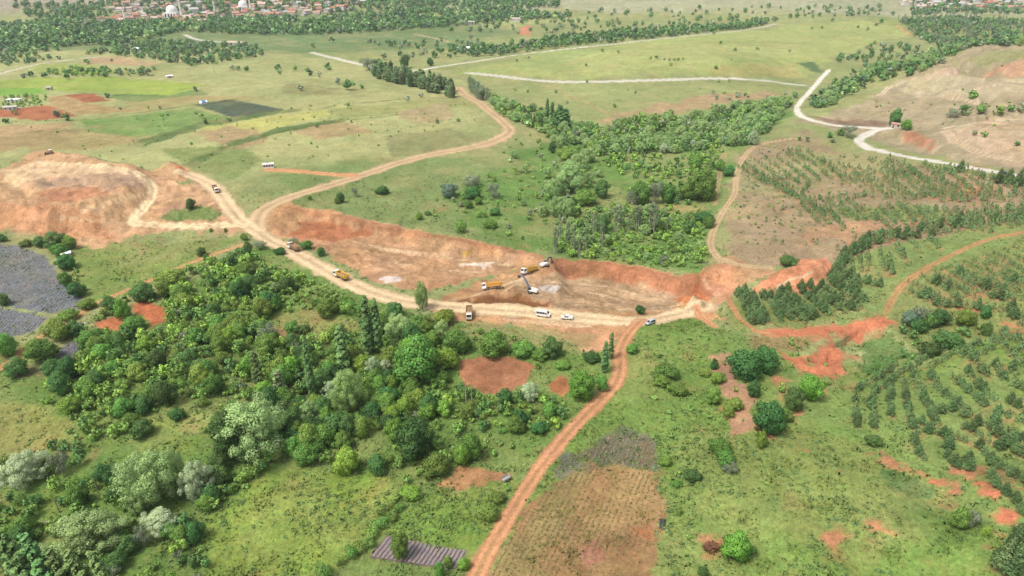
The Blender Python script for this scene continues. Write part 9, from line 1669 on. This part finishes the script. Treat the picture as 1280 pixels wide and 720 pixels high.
MB().box(-1.4, 1.1, -.8, .8, .6, .75).box(-1.4, -1.3, -.8, .8, .75, 1.2).box(-1.4, 1.1, -.8, -.72, .75, 1.2).box(-1.4, 1.1, .72, .8, .75, 1.2).build('cart_bed', M['grey'], t); MB().tube((1.1, 0, .65), (2.6, 0, .4), .06, k=6).build('drawbar', M['steel'], t)
for s in (-1, 1): wheel(t, -.3, s*.9, .42, .2)
t = put('plastic_sheet', 'plastic_a', 'crumpled black plastic sheet on the right edge of the fallow field', 'plastic sheet'); g = random.Random(4); vs = [(i*.75-1.9, j*.5-.75, .12+g.uniform(0, .4)*(0 < i < 5)*(0 < j < 3)) for i in range(6) for j in range(4)]
MB().add(vs, [(i*4+j, (i+1)*4+j, (i+1)*4+j+1, i*4+j+1) for i in range(5) for j in range(3)]).build('film', M['black'], t)
for k, lb in (('rock_a', 'pale boulder in the grass above the corner poplars'),):
    x, y, a = THINGS[k]; g = random.Random(8); import bmesh; b = bmesh.new(); bmesh.ops.create_icosphere(b, subdivisions=2, radius=1)
    for v in b.verts: v.co = Vector((v.co.x*1.2, v.co.y*.8, v.co.z*.55))*g.uniform(.85, 1.15)
    me = bpy.data.meshes.new('boulder'); b.to_mesh(me); b.free(); me.materials.append(M['rock']); o = link('boulder', me); o.location = (x, y, hz(x, y)+.15); tag(o, lb, 'boulder')
# ---- poles
PL = {'pole_a': ('weathered wooden pole standing in the scrub, lower left', 7.5), 'pole_0': ('thin pole beside the far left road', 9), 'pole_1': ('thin pole left of the bright field', 9), 'pole_2': ('thin pole on the far pasture', 9), 'pole_3': ('thin pole on the crest of the round hill', 9), 'pole_4': ('thin pole in the far right wood', 10), 'pole_5': ('thin pole beside the far road rise', 9), 'pole_7': ('short post in the grass by the boulder', 5), 'pole_9': ('thin pole on the far plain', 10)}
for k, (lb, h) in PL.items():
    t = put('utility_pole', k, lb, 'pole', 'poles'); MB().tube((0, 0, -.3), (.1, 0, h), .16, .10, 8).build('pole', M['wood'], t)
    if h > 8: MB().box(-.9, .9, -.06, .06, h-.7, h-.55).build('crossarm', M['wood'], t)
# ---- the far town
def town():
    g = random.Random(12); roofs = ['roof1', 'roof2', 'roof2', 'roof3', 'roof3', 'roof4']; walls = ['wall1', 'wall1', 'wall2', 'wall3']; cache = {}
    for (x, y, L, Wd, H, a, k) in TOWN['houses']:
        right = x > 400; z = hz(x, y)-.3; o = empty('house', (x, y, z), R(a))
        tag(o, 'pale house with a tiled roof in the %s' % ('village at the far right' if right else 'far town' if y < 1500 else 'upper part of the far town'), 'house', 'houses of the right-hand village' if right else 'houses of the far town' if y < 1500 else 'houses of the upper far town')
        key = (round(L), round(Wd), round(H), k)
        if key not in cache:
            wm = MB().box(-L/2, L/2, -Wd/2, Wd/2, 0, H); rb = gable(MB(), L, Wd, H+.15, Wd*.28, .5); wn = MB()
            for s in (-1, 1):
                for q in range(3):
                    for fl in range(2 if H > 5.5 else 1): wn.box(-L/2+(q+.5)*L/3-.6, -L/2+(q+.5)*L/3+.6, s*Wd/2-.03, s*Wd/2+.04, 1.1+fl*2.8, 2.4+fl*2.8)
            cache[key] = (wm.build('wall', M[g.choice(walls)], o).data, rb.build('roof', M[roofs[k]], o).data)
        else: link('wall', cache[key][0], o); link('roof', cache[key][1], o)
    dome = []
    for n, (x, y, s) in enumerate(TOWN['mosques']):
        o = empty('mosque', (x, y, hz(x, y)-.3)); o.scale = (s, s, s); tag(o, ('large white domed mosque with a slender minaret in the middle of the far town', 'smaller white domed mosque with a minaret at the right part of the far town')[n], 'mosque')
        MB().box(-11, 11, -10, 10, 0, 10).build('prayer_hall', M['white'], o); MB().tube((0, 0, 10), (0, 0, 13), 9.5, 9.2, 20).build('drum', M['white'], o)
        d = MB(); rings = 7; k = 20; vs = []; fs = []
        for i in range(rings):
            t = i/(rings)*math.pi/2
            for j in range(k): vs.append((9.2*math.cos(t)*math.cos(6.2832*j/k), 9.2*math.cos(t)*math.sin(6.2832*j/k), 13+8.5*math.sin(t)))
        vs.append((0, 0, 21.8))
        for i in range(rings-1):
            for j in range(k): fs.append((i*k+j, i*k+(j+1) % k, (i+1)*k+(j+1) % k, (i+1)*k+j))
        for j in range(k): fs.append(((rings-1)*k+j, (rings-1)*k+(j+1) % k, len(vs)-1))
        dm = d.add(vs, fs).build('dome', M['white'], o); MB().tube((0, 0, 21.5), (0, 0, 24.5), .25, .05, 6).build('finial', M['dark'], dm)
        for q in range(4):
            for s2 in (-1, 1): MB().box(-9+q*5, -6.6+q*5, s2*10-.05, s2*10+.06, 3, 8).build('window', GLASS, o)
        mi = MB().box(13, 17, -2, 2, 0, 9).tube((15, 0, 9), (15, 0, 40), 1.5, 1.3, 12).build('minaret', M['white'], o)
        MB().tube((15, 0, 27), (15, 0, 28.2), 1.5, 2.4, 12).build('balcony', M['white'], mi); MB().tube((15, 0, 40), (15, 0, 48), 1.45, .08, 12).build('spire', M['grey'], mi)
    for n, (x, y, h) in enumerate(TOWN['minarets']):
        o = tag(empty('minaret', (x, y, hz(x, y)-.3)), ('short minaret at the left part of the far town', 'short minaret between the two mosques')[n], 'minaret')
        MB().box(-2, 2, -2, 2, 0, 6).tube((0, 0, 6), (0, 0, h), 1.3, 1.1, 10).build('shaft', M['white'], o); MB().tube((0, 0, h*.7), (0, 0, h*.7+.9), 1.3, 2, 10).build('balcony', M['white'], o); MB().tube((0, 0, h), (0, 0, h+5), 1.3, .08, 10).build('spire', M['grey'], o)
town()
# ---- striped seedbed: raised strips of dark mulch film
def seedbed():
    A, B_, C_, D_ = (np.array(p) for p in THINGS['seed_corners']); n = 19; g = random.Random(3); par = bpy.data.objects.get('seedbed')
    for k in range(n):
        vs = []; m = 14
        for i in range(m+1):
            t = i/m; 
            for j, (off, up) in enumerate(((-.36, .02), (-.24, .16), (.24, .16), (.36, .02))):
                s = (k+.5+off+.05*math.sin(i*1.1+k))/n; p = A*(1-s)*(1-t)+D_*s*(1-t)+B_*(1-s)*t+C_*s*t; vs.append((p[0], p[1], up+g.uniform(0, .03)))
        zz = terrain_h(np.array([v[0] for v in vs]), np.array([v[1] for v in vs])); vs = [(x, y, u+z+.04) for (x, y, u), z in zip(vs, zz)]
        MB().add(vs, [(i*4+j, i*4+j+1, i*4+j+5, i*4+j+4) for i in range(m) for j in range(3)]).build('mulch_strip', M['plastic'], par)
seedbed()

# ------------------------------------------------------------ haze
def haze():
    m = bpy.data.materials.new('haze'); m.use_nodes = True; t = m.node_tree; t.nodes.clear(); out = t.nodes.new('ShaderNodeOutputMaterial'); v = t.nodes.new('ShaderNodeVolumePrincipled')
    v.inputs['Color'].default_value = (.78, .88, 1, 1); v.inputs['Density'].default_value = HAZE; v.inputs['Anisotropy'].default_value = .2; t.links.new(v.outputs[0], out.inputs['Volume'])
    lo = float(TER['Z'].min())-1; hi = max(142.0, float(TER['Z'].max())+25); s = 6600
    vs = [(x, y, z) for z in (lo, hi) for x, y in ((-s, -s), (s, -s), (s, s), (-s, s))]
    me = bpy.data.meshes.new('haze'); me.from_pydata(vs, [], [(3, 2, 1, 0), (4, 5, 6, 7), (0, 1, 5, 4), (1, 2, 6, 5), (2, 3, 7, 6), (3, 0, 4, 7)]); me.materials.append(m)
    tag(link('haze', me), 'thin pale summer haze over the far plain', 'haze', kind='stuff')
HAZE = 0.00006
haze()
